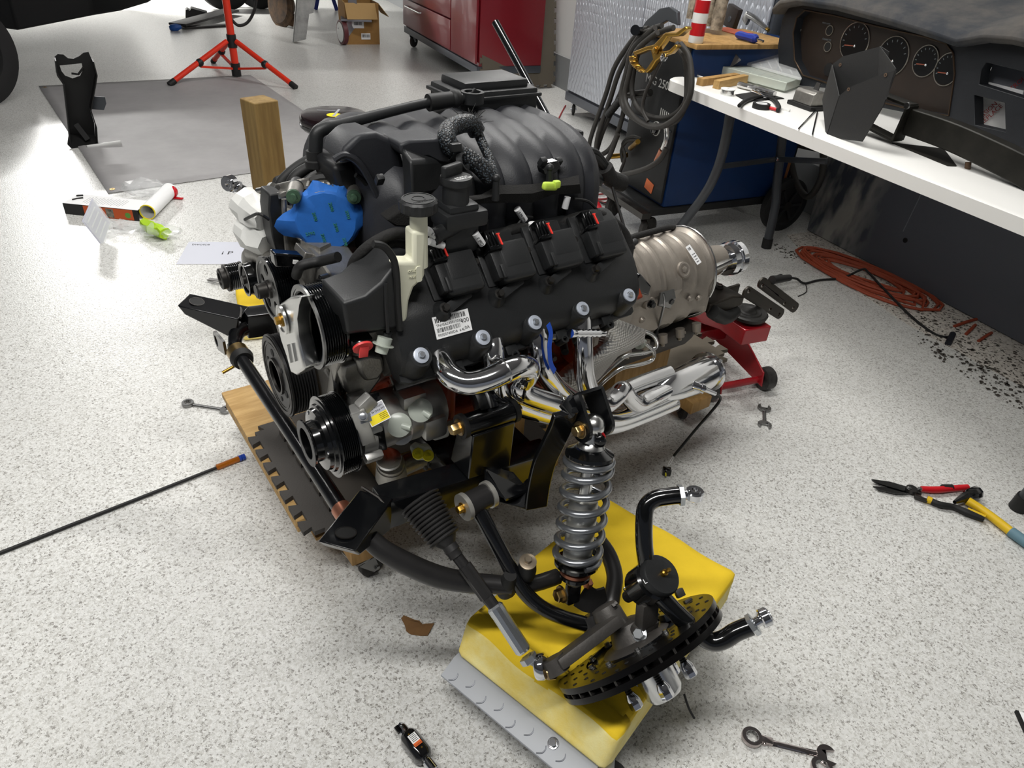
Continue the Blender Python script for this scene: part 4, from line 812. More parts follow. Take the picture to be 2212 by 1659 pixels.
# ------------------------------------------------------------------ front suspension (same frame as the engine)
SUS = thing('front_suspension', 'black front crossmember carrying a coilover, control arms and a drilled brake disc', 'suspension', EO, EYAW)
def T(px, py, t): return wl(at_dist(px, py, t))
BP = 'black_paint'
for sg in (1, -1):                       # side rail and angled horn, near and far
    def S(p): return V((p[0], p[1] * sg, p[2]))
    a0, a1 = V((0.045, -0.392, 0.468)), V((0.44, -0.392, 0.425))
    m = MB(); m.obox(S(a0), S(a1), 0.056, 0.066, (0, 0, 1), 0.004); rl = m.build('side_rail', BP, SUS, label='black box-section side rail')
    e0, e1 = V((0.040, -0.392, 0.468)), V((-0.075, -0.488, 0.508))
    m = MB(); d = (S(e1) - S(e0)); aa, uu, vv = frame(d); w = 0.034; ho = 0.030
    f0 = [S(e0) + vv * w + uu * 0.034, S(e0) - vv * w + uu * 0.034, S(e0) - vv * w - uu * 0.034, S(e0) + vv * w - uu * 0.034]
    f1 = [S(e1) + vv * w + uu * 0.014, S(e1) - vv * w + uu * 0.014, S(e1) - vv * w - uu * 0.006 - aa * 0.02, S(e1) + vv * w - uu * 0.006 - aa * 0.02]
    m.loft([f0, f1]); hn = m.build('frame_horn', BP, SUS, label='black angled frame horn with mounting hole', bev=0.003)
    m = MB(); hc = S(e0) + d * 0.78 + uu * 0.0195; m.lathe(hc, uu, [(-0.002, 0.017), (0.0012, 0.017)], 24); m.build('mount_hole', 'ink', hn)
    m = MB(); m.ring(hc, uu, 0.0185, 0.0165, 0.0016, 24); m.build('hole_rim', 'dark_steel', hn)
    m = MB(); m.tube([S((0.03, -0.36, 0.504)), S((0.045, -0.40, 0.503)), S((0.048, -0.424, 0.500))], 0.0028, 6); m.build('weld_bead', 'dark_steel', rl)
m = MB(); m.box((0.27, 0, 0.405), (0.07, 0.74, 0.06), None, 0.004); m.box((0.42, 0, 0.40), (0.05, 0.78, 0.05), None, 0.004); m.build('cross_tube', BP, SUS)
m = MB(); m.plate([(0.031 * math.cos(t), 0.031 * math.sin(t)) for t in [1.9 + k * 0.28 for k in range(13)]] + [(0.09, 0.0), (0.09, 0.045)], [circ(0, 0, 0.018, 24)], 0.008, el(470, 736, x=0.03), (0, -1, 0), (0, 0, 1)); m.build('tow_eye', BP, SUS, label='black eyelet plate under the far horn')
# engine mount tower
m = MB(); b0 = [Y(998, 1003, -0.425), Y(1088, 1000, -0.41), V((0.305, -0.35, 0.46)), V((0.215, -0.35, 0.46))]
base = [V((0.222, -0.425, 0.485)), V((0.322, -0.425, 0.475)), V((0.322, -0.355, 0.475)), V((0.222, -0.355, 0.485))]
top = [V((0.222, -0.435, 0.600)), V((0.318, -0.435, 0.597)), V((0.318, -0.385, 0.597)), V((0.222, -0.385, 0.600))]
m.loft([base, top]); tw = m.build('mount_tower', BP, SUS, label='black welded engine mount tower', bev=0.003)
c0, c1 = V((0.212, -0.412, 0.612)), V((0.326, -0.412, 0.606))
m = MB(); m.cyl(c0, c1, 0.0215, n=24); m.build('mount_bush', BP, tw)
for c_ in (c0, c1):
    m = MB(); m.lathe(c_ - V((0.005, 0, 0)), (1, 0, 0), [(0, 0.024), (0.010, 0.024)], 24); m.build('mount_ear', 'black_rubber', tw)
m = MB(); bolt(m, c0 - V((0.005, 0, 0)), (-1, 0, 0), 0.0115, 0.016, 0.0165); m.build('mount_bolt', 'gold_zinc', tw); m = MB(); m.hexa(c1 + V((0.005, 0, 0)), (1, 0, 0), 0.0115, 0.012); m.build('mount_nut', 'gold_zinc', tw)
m = MB(); m.obox((0.262, -0.405, 0.62), (0.272, -0.31, 0.69), 0.042, 0.018, (1, 0, 0.2), 0.003); m.cyl((0.282, -0.405, 0.62), (0.292, -0.30, 0.70), 0.016, n=16); m.build('mount_leg', BP, tw)
# gusset with hole
m = MB(); g0 = [Y(1050, 1013, -0.43), Y(1092, 1000, -0.40), Y(1143, 1060, -0.46), Y(1093, 1078, -0.475)]; m.add(g0 + [p - V((0, 0, 0.006)) for p in g0], [(0, 1, 2, 3), (7, 6, 5, 4), (0, 4, 5, 1), (1, 5, 6, 2), (2, 6, 7, 3), (3, 7, 4, 0)])
gs = m.build('gusset', BP, SUS); m = MB(); m.add([Y(1047, 1013, -0.43), Y(1093, 1079, -0.475), Y(1062, 1064, -0.455), Y(1046, 1045, -0.435)], [(0, 1, 2, 3)]); m.xf(Matrix.Translation((0, 0, 0)))
m.add([Y(1047, 1013, -0.425), Y(1093, 1079, -0.470), Y(1062, 1064, -0.450), Y(1046, 1045, -0.430)], [(0, 3, 2, 1)]); m.build('gusset_web', BP, gs)
hc = Y(1107, 1034, -0.437); m = MB(); gn = (g0[1] - g0[0]).cross(g0[3] - g0[0]).normalized(); gn = gn if gn.z > 0 else -gn; m.lathe(hc, gn, [(-0.004, 0.0125), (0.0012, 0.0125)], 20); m.build('gusset_hole', 'ink', gs)
# shock tower: lower plate, arm, clevis
m = MB(); lp = [Y(1064, 1080, -0.45), Y(1093, 1072, -0.44), Y(1140, 1060, -0.46), Y(1158, 1035, -0.48), Y(1172, 1060, -0.49), Y(1160, 1098, -0.50), Y(1145, 1102, -0.50)]
m.add(lp + [p + V((0.0, 0.03, -0.02)) for p in lp], [tuple(range(7)), tuple(range(13, 6, -1))] + [(i, (i + 1) % 7, 7 + (i + 1) % 7, 7 + i) for i in range(7)]); stw = m.build('shock_tower', BP, SUS, label='black shock tower with clevis', bev=0.003)
arm = [Y(1157, 1095, -0.505), Y(1163, 1050, -0.505), Y(1176, 998, -0.515), Y(1196, 955, -0.53), Y(1212, 920, -0.545), Y(1222, 890, -0.56)]
m = MB(); m.strip(arm, 0.046, 0.012, (-0.25, -0.9, 0.2), smooth=4); m.build('tower_arm', BP, stw, bev=0.002)
bx0, bx1 = T(1250, 930, 1.235), T(1312, 909, 1.275)       # clevis bolt ends
bd = (bx1 - bx0).normalized(); mid = (bx0 + bx1) / 2; hw = 0.027
_, cu_, cv_ = frame(bd, (0, 0.75, 0.65)); 
for sg in (-1, 1):
    o = mid + bd * hw * sg; m = MB(); out = [(0.052, -0.034)] + [(0.052, 0.026)] + [(0.04 * 0 + 0.0, 0.026)] ; out = [(0.058, 0.030), (0.058, -0.022)] + [(0.024 * math.cos(t), 0.024 * math.sin(t)) for t in [-1.3 - 0.25 * k for k in range(15)]]
    m.plate(out, (), 0.007, o, cu_, cv_); m.build('clevis_ear', BP, stw, bev=0.002)
m = MB(); m.box(mid + cu_ * 0.058 + cv_ * 0.004, (2 * hw + 0.007, 0.052, 0.007), Matrix((bd, cv_, cu_)).transposed(), 0.003); m.build('clevis_bridge', BP, stw)
m = MB(); m.obox(mid + cu_ * 0.05 - bd * hw + cv_ * 0.01, arm[-1], 0.030, 0.010, cv_, 0.002); m.build('clevis_web', BP, stw)
m = MB(); bolt(m, mid - bd * (hw + 0.0035), -bd, 0.0105, 0.011, 0.016); m.build('clevis_bolt', 'gold_zinc', stw); m = MB(); m.hexa(mid + bd * (hw + 0.0035), bd, 0.0105, 0.011); m.build('clevis_nut', 'gold_zinc', stw)

# ------------------------------------------------------------------ coilover
ct_, cb_ = mid, T(1238, 1272, 1.355); cd_ = (cb_ - ct_).normalized(); CL = (cb_ - ct_).length
co = bpy.data.objects.new('coilover', None); 
m = MB(); m.lathe(ct_, cd_, [(0.046, 0.0), (0.046, 0.012), (CL * 0.60, 0.012)], 16); m.sphere(ct_, 0.022, 18, 12); m.lathe(ct_, cd_, [(0.012, 0.018), (0.03, 0.018), (0.038, 0.025), (0.045, 0.026), (0.047, 0.020)], 24)
cvr = m.build('coilover', 'bright_alu', SUS, label='coilover shock with grey spring around a silver damper')
m = MB(); m.lathe(ct_, cd_, [(0.040, 0.024), (0.044, 0.030), (0.052, 0.044), (0.058, 0.045), (0.060, 0.040), (0.062, 0.012)], 32); m.build('spring_hat', 'black_gloss', cvr)
m = MB(); kp = T(1297, 955, 1.24); m.lathe(kp, (-0.5, -0.8, 0.2), [(-0.012, 0.011), (0.0, 0.011), (0.002, 0.009), (0.003, 0.004), (0.005, 0.004)], 18); m.build('damping_knob', 'black_gloss', cvr); m = MB(); m.lathe(kp + V((0.006, 0.01, 0.0)), (-0.5, -0.8, 0.2), [(-0.006, 0.0115), (0.0, 0.0115)], 18); m.build('knob_ring', 'red_plastic', cvr)
s_body = CL * 0.43
m = MB(); m.lathe(ct_, cd_, [(s_body, 0.0), (s_body, 0.0245), (s_body + 0.006, 0.0265), (s_body + 0.016, 0.0265), (s_body + 0.018, 0.0275), (CL - 0.045, 0.0275), (CL - 0.043, 0.024), (CL - 0.02, 0.022), (CL - 0.01, 0.012)], 30); m.build('damper_body', M('brushed_alu', '#c4c3bd', 0.38, 0.75, var=0.12, vscale=40, stretch=(1, 1, 0.2)), cvr)
m = MB(); m.lathe(ct_, cd_, [(CL - 0.062, 0.028), (CL - 0.060, 0.042), (CL - 0.054, 0.042), (CL - 0.052, 0.031), (CL - 0.046, 0.031), (CL - 0.045, 0.026)], 30); m.build('spring_seat', 'black_gloss', cvr)
m = MB(); m.lathe(ct_, cd_, [(CL - 0.044, 0.027), (CL - 0.042, 0.030), (CL - 0.036, 0.030), (CL - 0.034, 0.027)], 30); m.build('lock_collar', 'copper', cvr); m = MB(); m.lathe(ct_, cd_, [(CL - 0.034, 0.027), (CL - 0.032, 0.0295), (CL - 0.026, 0.0295), (CL - 0.024, 0.026)], 30); m.build('lock_collar', 'black_gloss', cvr)
_, su, sv = frame(cd_); turns = 7.3; npt = int(turns * 26); z0, z1 = 0.064, CL - 0.068; pts = []
def pitch(t):      # closed ends, open middle
    a = 0.9 / turns
    if t < a: return t * 0.42
    if t > 1 - a: return 1 - (1 - t) * 0.42
    k = (t - a) / (1 - 2 * a); lo = a * 0.42; return lo + (1 - 2 * lo) * k
for i in range(npt + 1):
    t = i / npt; a = 2 * PI * turns * t; pts.append(ct_ + cd_ * (z0 + (z1 - z0) * pitch(t)) + (su * math.cos(a) + sv * math.sin(a)) * 0.0415)
m = MB(); m.tube(pts, 0.0068, 10); m.build('coil_spring', 'spring_grey', cvr, label='silver-grey coil spring')
m = MB(); m.obox(cb_ - cd_ * 0.02, cb_ + cd_ * 0.03, 0.03, 0.016, (0, -1, 0), 0.004); m.build('lower_eye', BP, cvr)
m = MB(); bb = T(1215, 1283, 1.335); bolt(m, bb, T(1205, 1287, 1.33) - bb, 0.0125, 0.012, 0.017); m.build('lower_bolt', 'gold_zinc', cvr); m = MB(); b2 = T(1265, 1262, 1.37); m.hexa(b2, b2 - bb, 0.011, 0.012); m.build('lower_nut', 'copper', cvr)

# ------------------------------------------------------------------ lower control arm, mounts, strut rod
AR = M('arm_grey', '#2b2a2a', 0.38, 0.2, var=0.25, vscale=14)
m = MB(); m.tube([T(800, 1165, 1.24), T(830, 1190, 1.245), T(880, 1218, 1.26), T(945, 1245, 1.285), T(1010, 1258, 1.305), T(1065, 1262, 1.315), T(1105, 1265, 1.32)], [0.018, 0.019, 0.020, 0.0205, 0.0195, 0.018, 0.017], 18, smooth=5); m.build('strut_arm', AR, SUS, label='curved dark grey lower arm tube')
m = MB(); ua = [T(1033, 1100, 1.30), T(1060, 1150, 1.30), T(1095, 1215, 1.31), T(1130, 1275, 1.325), T(1170, 1312, 1.335), T(1220, 1335, 1.345), T(1265, 1348, 1.355)]; m.tube(ua, 0.0145, 18, smooth=6); m.build('lower_arm_tube', BP, SUS, label='glossy black lower arm tube')
m = MB(); m.tube([T(1290, 1165, 1.42), T(1315, 1200, 1.42), T(1328, 1245, 1.41), T(1322, 1290, 1.40), T(1318, 1315, 1.39)], 0.0165, 16, smooth=5); m.build('lower_arm_tube', AR, SUS, label='dark grey rear lower arm tube')
m = MB(); m.tube([T(1105, 1262, 1.33), T(1150, 1262, 1.35), T(1205, 1245, 1.375)], 0.0155, 14, smooth=3); m.build('arm_brace', AR, SUS)
m = MB(); p = T(1255, 1290, 1.375); m.strip([T(1255, 1285, 1.37), T(1280, 1298, 1.38), T(1310, 1290, 1.385)], 0.05, 0.006, (0, -1, 0.3), smooth=3); m.build('shock_cradle', AR, SUS)
mp0, mp1 = T(1003, 1095, 1.285), T(1055, 1068, 1.315); md = (mp1 - mp0).normalized()
m = MB(); m.cyl(mp0, mp1, 0.023, n=22); pv = m.build('arm_pivot', AR, SUS)
for q in (mp0, mp1):
    m = MB(); m.lathe(q - md * 0.004, md, [(0, 0.0265), (0.009, 0.0265)], 24); m.build('pivot_washer', M('washer_alu', '#b7b5ae', 0.35, 0.7), pv)
m = MB(); bolt(m, mp0 - md * 0.004, -md, 0.008, 0.010, 0.0); m.build('pivot_bolt', 'brass', pv)
# sway bar link end on the arm
m = MB(); p = T(1140, 1215, 1.31); m.lathe(p, (0, 0, -1), [(0, 0.016), (0.02, 0.018), (0.034, 0.017), (0.05, 0.010)], 20); lk = m.build('bump_stop', 'black_rubber', SUS); m = MB(); m.lathe(p, (-0.1, -0.2, 1), [(0, 0.0165), (0.004, 0.0165), (0.005, 0.012)], 24); bolt(m, p + V((0, 0, 0.004)), (-0.1, -0.2, 1), 0.0075, 0.007); m.build('bump_stop_cap', M('cap_brown', '#8d8170', 0.35, 0.8), lk)
m = MB(); m.lathe(T(1098, 1255, 1.31), (0, 0.2, -1), [(-0.02, 0.012), (0.0, 0.016), (0.03, 0.02), (0.045, 0.014)], 18); m.build('arm_bush', 'black_rubber', SUS)
# rack, boots and tie rod
m = MB(); m.cyl((0.135, -0.16, 0.40), (0.135, 0.40, 0.40), 0.022, n=20); m.lathe(Y(845, 1012, -0.24), (-0.10, -0.25, 0.95), [(-0.03, 0.034), (0.012, 0.031), (0.014, 0.029), (0.022, 0.029), (0.024, 0.026)], 26); m.cyl(Y(850, 1015, -0.23), Y(920, 985, -0.22), 0.022, n=18)
rk = m.build('steering_rack', 'cast_alu', SUS, label='cast steering rack with two yellow plugs'); m = MB(); m.lathe(Y(840, 992, -0.25), (-0.10, -0.25, 0.95), [(-0.004, 0.0265), (0.004, 0.0265), (0.005, 0.024)], 28); m.build('rack_cap', 'bright_alu', rk)
for a, c_ in ((903, 980), (925, 984)):
    m = MB(); p = Y(a, c_, -0.275); d = (wl(CAM) - p).normalized(); m.lathe(p, d, [(-0.012, 0.0125), (0.0, 0.0125), (0.003, 0.011)], 22); m.obox(p + d * 0.004 + V((-0.008, 0, 0.003)), p + d * 0.004 + V((0.008, 0, -0.003)), 0.003, 0.004, d); m.build('yellow_plug', 'yellow_cap', rk)
m = MB(); slab(m, [(892, 975), (905, 963), (920, 968), (932, 966), (942, 985), (932, 998), (915, 996), (900, 997)], -0.268, 0.02); m.build('plug_block', 'milky_plastic', rk, bev=0.005)
def bellows(name, p0, p1, r0, r1, n, par):
    d = V(p1) - V(p0); L = d.length; pr = []
    for k in range(n):
        r = r0 + (r1 - r0) * k / n; t = L * k / n; pr += [(t, r * 0.84), (t + L / n * 0.25, r * 0.97), (t + L / n * 0.5, r), (t + L / n * 0.75, r * 0.97)]
    pr.append((L, r1 * 0.85)); m = MB(); m.lathe(p0, d, pr, 28); return m.build(name, M('boot_rubber', '#232222', 0.55), par, ang=50)
bellows('rack_boot', Y(905, 1000, -0.22), Y(972, 950, -0.22), 0.024, 0.033, 9, rk)
m = MB(); m.cyl(Y(968, 952, -0.225), Y(1005, 935, -0.225), 0.011, n=16); m.build('rack_rod', 'chrome', rk)
r0, r1 = T(905, 1080, 1.30), T(962, 1165, 1.285)
bellows('tie_rod_boot', r0, r1, 0.041, 0.031, 11, rk)
q0, q1, q2, q3, q4, q5 = T(962, 1165, 1.285), T(978, 1190, 1.282), T(1003, 1222, 1.28), T(1052, 1290, 1.275), T(1075, 1320, 1.27), T(1140, 1420, 1.262)
m = MB(); d = q1 - q0; m.lathe(q0 - d * 0.3, d, [(0, 0.028), (0.012, 0.020), (0.02, 0.014), (0.032, 0.0145), (0.034, 0.013), (0.045, 0.013)], 20); m.build('boot_neck', 'boot_rubber', rk)
m = MB(); m.cyl(q1, q2, 0.011, 0.0105, 16); m.build('tie_rod', AR, rk)
m = MB(); d = q3 - q2; aa, uu, vv = frame(d); n = 16; m.loft([[q2 + d * t + (uu * math.cos(k * 2 * PI / n) + vv * math.sin(k * 2 * PI / n)) * (0.0135 if k % 2 else 0.0115) for k in range(n)] for t in (0, 1)]); m.cyl(q3, q4, 0.0115, 0.0105, 14); m.build('tie_rod_sleeve', AR, rk, ang=20)
m = MB(); d = q5 - q4; m.lathe(q4 - d * 0.12, d, [(0, 0.0125), (0.004, 0.0155), (0.016, 0.0155), (0.018, 0.0150), (d.length * 0.96, 0.0150), (d.length * 1.0, 0.0125)], 12); ad = m.build('tie_rod_adjuster', M('zinc_bright', '#c9cdd0', 0.26, 0.95), rk, label='bright hex tie rod adjuster', ang=20)
m = MB(); m.hexa(q5 - d * 0.02, d, 0.0165, 0.012); m.build('jam_nut', 'zinc', ad)
q6 = T(1180, 1447, 1.258)
m = MB(); m.cyl(q5, T(1160, 1432, 1.26), 0.009, n=14); m.build('rod_shank', 'steel', ad)
hx = (T(1215, 1440, 1.25) - T(1170, 1442, 1.26)).normalized()
m = MB(); m.lathe(T(1168, 1440, 1.26) - hx * 0.008, hx, [(0, 0.012), (0, 0.0215), (0.003, 0.0235), (0.014, 0.0235), (0.017, 0.0215), (0.017, 0.012), (0, 0.012)], 30, caps=False); m.build('rod_end', 'chrome', ad)
m = MB(); m.lathe(T(1172, 1441, 1.26), hx, [(-0.012, 0.0125), (0.03, 0.0115)], 18); m.build('rod_ball', 'steel', ad)
m = MB(); nb = T(1195, 1451, 1.25); nd = (T(1210, 1458, 1.235) - nb).normalized(); m.lathe(nb, nd, [(-0.012, 0.017), (0.0, 0.0165), (0.002, 0.0145)], 6); m.lathe(nb, nd, [(0, 0.008), (0.005, 0.0075)], 16); m.build('rod_nut', 'gold_zinc', ad)

# ------------------------------------------------------------------ knuckle, disc, hub
RC = T(1381, 1398, 1.322); rf = ray(1382, 1408).normalized()
_pr = (CR - rf * rf.dot(CR)).normalized(); _pu = _pr.cross(rf).normalized()
no_w = (0.458 * _pr - 0.862 * _pu + 0.21 * rf).normalized(); NO = V((no_w.dot(ER), no_w.dot(EY), no_w.z)).normalized()      # outward axis of the wheel
_, du, dv = frame(NO)
DR = 0.166
m = MB(); 
for s_, t0 in ((0, -0.016), (1, 0.004)):
    m.ring(RC + NO * t0, NO, DR, 0.105, 0.011, 64)
dsk = m.build('brake_disc', M('disc_black', '#131212', 0.28, 0.5, var=0.3, vscale=10), SUS, label='black vented and cross-drilled brake disc')
m = MB()
for k in range(36):
    a = k * PI / 18; c_, s_ = math.cos(a), math.sin(a); m.obox(RC + (du * c_ + dv * s_) * 0.108, RC + (du * math.cos(a + 0.1) + dv * math.sin(a + 0.1)) * (DR - 0.002), 0.0045, 0.020, NO)
vn = m.build('disc_vanes', 'dark_steel', dsk); tag(vn, kind='stuff')
m = MB()
for k in range(18):
    for j, rr in enumerate((0.118, 0.135, 0.152)):
        a = k * PI / 9 + j * 0.11; m.lathe(RC + (du * math.cos(a) + dv * math.sin(a)) * rr - NO * 0.0162, -NO, [(-0.002, 0.0042), (0.0006, 0.0042)], 10)
dh = m.build('disc_holes', 'ink', dsk); tag(dh, kind='stuff')
m = MB(); m.lathe(RC, NO, [(-0.012, 0.104), (-0.010, 0.108), (-0.004, 0.108), (0.0, 0.100), (0.014, 0.096), (0.016, 0.074), (-0.006, 0.07), (-0.012, 0.06)], 40); m.build('disc_hat', BP, dsk)
for k in range(10):
    a = k * PI / 5; m = MB(); bolt(m, RC + (du * math.cos(a) + dv * math.sin(a)) * 0.098 - NO * 0.013, -NO, 0.005, 0.005, 0.008); m.build('disc_bolt', 'steel', dsk)
m = MB(); m.lathe(RC, NO, [(0.010, 0.0), (0.010, 0.082), (0.020, 0.084), (0.024, 0.084), (0.025, 0.080), (0.031, 0.080), (0.033, 0.076), (0.036, 0.040), (0.040, 0.038), (0.088, 0.0365), (0.098, 0.030), (0.100, 0.0)], 44); hub = m.build('wheel_hub', M('hub_alu', '#d5d6d6', 0.2, 1.0, rvar=0.06, vscale=30), SUS, label='machined silver wheel hub with lug nuts')
for k in range(5):
    a = k * 2 * PI / 5 + 0.55; b0_ = RC + (du * math.cos(a) + dv * math.sin(a)) * 0.0605
    m = MB(); pr = [(0.03, 0.0065)] + [(0.034 + 0.002 * j, 0.0068 if j % 2 else 0.0060) for j in range(14)] + [(0.064, 0.006)]; m.lathe(b0_, NO, pr, 12); m.build('wheel_stud', M('stud_black', '#151515', 0.4, 0.6), hub)
    m = MB(); m.lathe(b0_, NO, [(0.056, 0.008), (0.066, 0.0125), (0.070, 0.0125)], 14); m.hexa(b0_ + NO * 0.069, NO, 0.0125, 0.017); m.build('lug_nut', 'chrome', hub)
KN = M('knuckle_grey', '#4b4845', 0.5, 0.35, var=0.25, vscale=14, bump=0.2, bscale=200)
m = MB(); m.lathe(RC, -NO, [(0.012, 0.070), (0.016, 0.066), (0.020, 0.045), (0.05, 0.035), (0.055, 0.02)], 30)
sa = [T(1200, 1437, 1.255), T(1240, 1400, 1.27), T(1290, 1358, 1.295), T(1330, 1340, 1.31)]        # steering arm
m.obox(sa[0], sa[3], 0.058, 0.022, -NO, 0.006); m.lathe(sa[0], -NO, [(-0.014, 0.022), (0.014, 0.022)], 20)
lb = T(1312, 1325, 1.335); m.lathe(lb, -NO, [(-0.03, 0.030), (0.0, 0.029), (0.014, 0.025), (0.016, 0.018)], 22); m.obox(lb, T(1370, 1385, 1.325), 0.05, 0.03, -NO, 0.008)
m.obox(T(1380, 1395, 1.32), T(1395, 1345, 1.295), 0.055, 0.024, (0, -1, 0), 0.006); m.obox(T(1395, 1350, 1.295), T(1400, 1295, 1.27), 0.042, 0.022, (0, -1, 0), 0.006)
kn = m.build('steering_knuckle', KN, SUS, label='dull grey steering knuckle')
m = MB(); m.lathe(T(1285, 1335, 1.365), NO, [(-0.01, 0.030), (0.02, 0.032), (0.026, 0.026)], 22); m.build('ball_joint_cup', AR, kn)
m = MB(); p = T(1322, 1318, 1.325); d = -NO; m.lathe(p, d, [(0, 0.014), (0.004, 0.0135), (0.004, 0.006), (0.012, 0.006)], 12)
for k in range(6): a = k * PI / 3; m.box(p + d * 0.006 + (du * math.cos(a) + dv * math.sin(a)) * 0.011, (0.006, 0.006, 0.008))
m.build('castle_nut', 'dark_steel', kn)
m = MB(); p = T(1383, 1370, 1.285); bolt(m, p, T(1370, 1367, 1.26) - p, 0.0105, 0.010, 0.0135); m.build('knuckle_bolt', 'zinc_bright', kn)
for a, c_, e, g in ((1430, 1338, 1475, 1318), (1450, 1385, 1480, 1372)):
    m = MB(); m.obox(T(a, c_, 1.33), T(e, g, 1.35), 0.024, 0.014, NO, 0.002); m.build('caliper_bracket', M('bracket_slate', '#3d444c', 0.4, 0.5), kn)
for a, c_ in ((1468, 1280), (1488, 1302)):
    m = MB(); m.obox(T(a - 8, c_ + 5, 1.385), T(a + 8, c_ - 3, 1.39), 0.012, 0.016, NO, 0.002); m.build('bracket_lug', KN, kn)
# upper control arm
uj = T(1408, 1255, 1.262)
UN = (T(1432, 1238, 1.235) - T(1375, 1275, 1.30)).normalized()
uca = MB(); uca.tube([T(1398, 1225, 1.262), T(1392, 1180, 1.255), T(1391, 1130, 1.25), T(1396, 1095, 1.25), T(1415, 1078, 1.25), T(1445, 1072, 1.25), T(1466, 1070, 1.25)], 0.0155, 20, smooth=6)
uca.tube([T(1425, 1285, 1.255), T(1455, 1318, 1.245), T(1500, 1360, 1.235), T(1535, 1385, 1.23), T(1562, 1382, 1.225), T(1590, 1365, 1.22), T(1622, 1352, 1.215)], 0.0165, 20, smooth=6)
uo = uca.build('upper_control_arm', 'black_gloss', SUS, label='glossy black A-shaped upper control arm')
m = MB(); m.lathe(uj, UN, [(-0.038, 0.024), (-0.034, 0.036), (0.010, 0.038), (0.014, 0.033), (0.016, 0.033)], 32); m.build('ball_joint_housing', 'black_gloss', uo)
m = MB(); m.lathe(uj, UN, [(0.012, 0.030), (0.020, 0.037), (0.030, 0.037), (0.034, 0.034), (0.036, 0.0)], 32); m.build('ball_joint_cap', 'black_plastic', uo)
m = MB(); m.lathe(uj + UN * 0.034, UN, [(0, 0.006), (0.010, 0.006), (0.012, 0.0035), (0.018, 0.003), (0.020, 0.0042), (0.024, 0.003)], 12); m.build('grease_fitting', 'brass', uo)
m = MB(); m.lathe(uj - UN * 0.036, -UN, [(0, 0.026), (0.010, 0.022), (0.020, 0.013), (0.05, 0.011)], 22); m.build('ball_joint_boot', 'black_rubber', uo)
m = MB(); p = uj - UN * 0.065; m.lathe(p, -UN, [(0, 0.013), (0.012, 0.013)], 6); m.build('castle_nut', 'dark_steel', uo)
m = MB(); p = T(1352, 1278, 1.29); m.tube([T(1366, 1285, 1.29), p, T(1347, 1273, 1.29), T(1352, 1268, 1.29), p + V((0.004, 0, 0.006)), T(1366, 1280, 1.29)], 0.0012, 6, smooth=3); m.build('cotter_pin', 'steel', uo)
m = MB(); o, r, up = T(1393, 1262, 1.217), None, None; d = (wl(CAM) - o).normalized(); r = V((1, 0, 0)); r = (r - d * r.dot(d)).normalized(); m.text('L', o, r, d.cross(r), 0.012, 0.0005); m.build('arm_letter', 'white_paper', uo)
for (a, c_, t), (e, g, t2), ax in (((1466, 1070, 1.25), (1490, 1068, 1.25), (0, 0.1, 1)), ((1622, 1352, 1.215), (1645, 1338, 1.21), (0.8, -0.3, 0.4))):
    p, q = T(a, c_, t), T(e, g, t2); d = (q - p).normalized()
    m = MB(); m.hexa(p, d, 0.0195, 0.009); m.build('jam_nut', 'zinc_bright', uo)
    m = MB(); m.cyl(p, p + d * 0.02, 0.009, n=14); cc = p + d * 0.028; ax = V(ax).normalized(); m.lathe(cc - ax * 0.008, ax, [(0, 0.009), (0, 0.0145), (0.002, 0.0165), (0.014, 0.0165), (0.016, 0.0145), (0.016, 0.009), (0, 0.009)], 26, caps=False); m.ring(cc - ax * 0.010, ax, 0.010, 0.0055, 0.020, 20); m.build('rod_end', 'chrome', uo)
# far side upper arm end
m = MB(); p, q = wl(at_dist(500, 398, 1.62)), wl(at_dist(590, 450, 1.70)); d = (q - p).normalized(); m.cyl(p + d * 0.02, q, 0.013, n=16); fa = m.build('upper_control_arm', 'black_gloss', SUS, label='far upper control arm, only its end in view')
m = MB(); ax = V((-0.75, -0.55, 0.1)).normalized(); c_ = p - d * 0.004; m.lathe(c_ - ax * 0.011, ax, [(0, 0.010), (0, 0.016), (0.003, 0.0185), (0.019, 0.0185), (0.022, 0.016), (0.022, 0.010), (0, 0.010)], 26, caps=False); m.ring(c_ - ax * 0.012, ax, 0.0105, 0.005, 0.024, 20); m.hexa(p + d * 0.012, d, 0.016, 0.008); m.build('rod_end', 'chrome', fa)
# sway bar
m = MB(); m.tube([(0.0, -0.352, 0.430), (0.0, -0.1, 0.432), (-0.002, 0.30, 0.436), (0.002, 0.345, 0.440), (0.02, 0.375, 0.455), (0.05, 0.385, 0.46)], [0.0165, 0.0165, 0.0165, 0.0165, 0.02, 0.02], 16, smooth=4); sb = m.build('sway_bar', 'black_paint', SUS, label='long black tubular sway bar')
for y, mt, rr in ((-0.340, 'copper', 0.0195), (0.305, 'gold_zinc', 0.0265)):
    m = MB(); m.lathe((0, y - 0.018, 0.4325), (0, 1, 0), [(0, rr), (0.036, rr)], 24); m.build('bushing_sleeve', mt, sb)
m = MB(); m.lathe((0, 0.27, 0.4325), (0, 1, 0), [(0, 0.024), (0.016, 0.0285), (0.02, 0.0285)], 24); m.build('bushing', 'black_rubber', sb)
m = MB(); m.cyl((-0.02, 0.295, 0.41), (-0.05, 0.295, 0.40), 0.004, n=10); m.build('grease_fitting', 'brass', sb); m = MB(); m.cyl((-0.01, -0.345, 0.418), (-0.03, -0.35, 0.405), 0.005, n=10); m.build('grease_fitting', 'dark_steel', sb)
m = MB(); m.tube([T(1478, 1500, 1.30), T(1488, 1530, 1.30), T(1500, 1552, 1.30)], 0.0022, 6, smooth=3); m.build('sensor_wire', 'black_rubber', SUS)
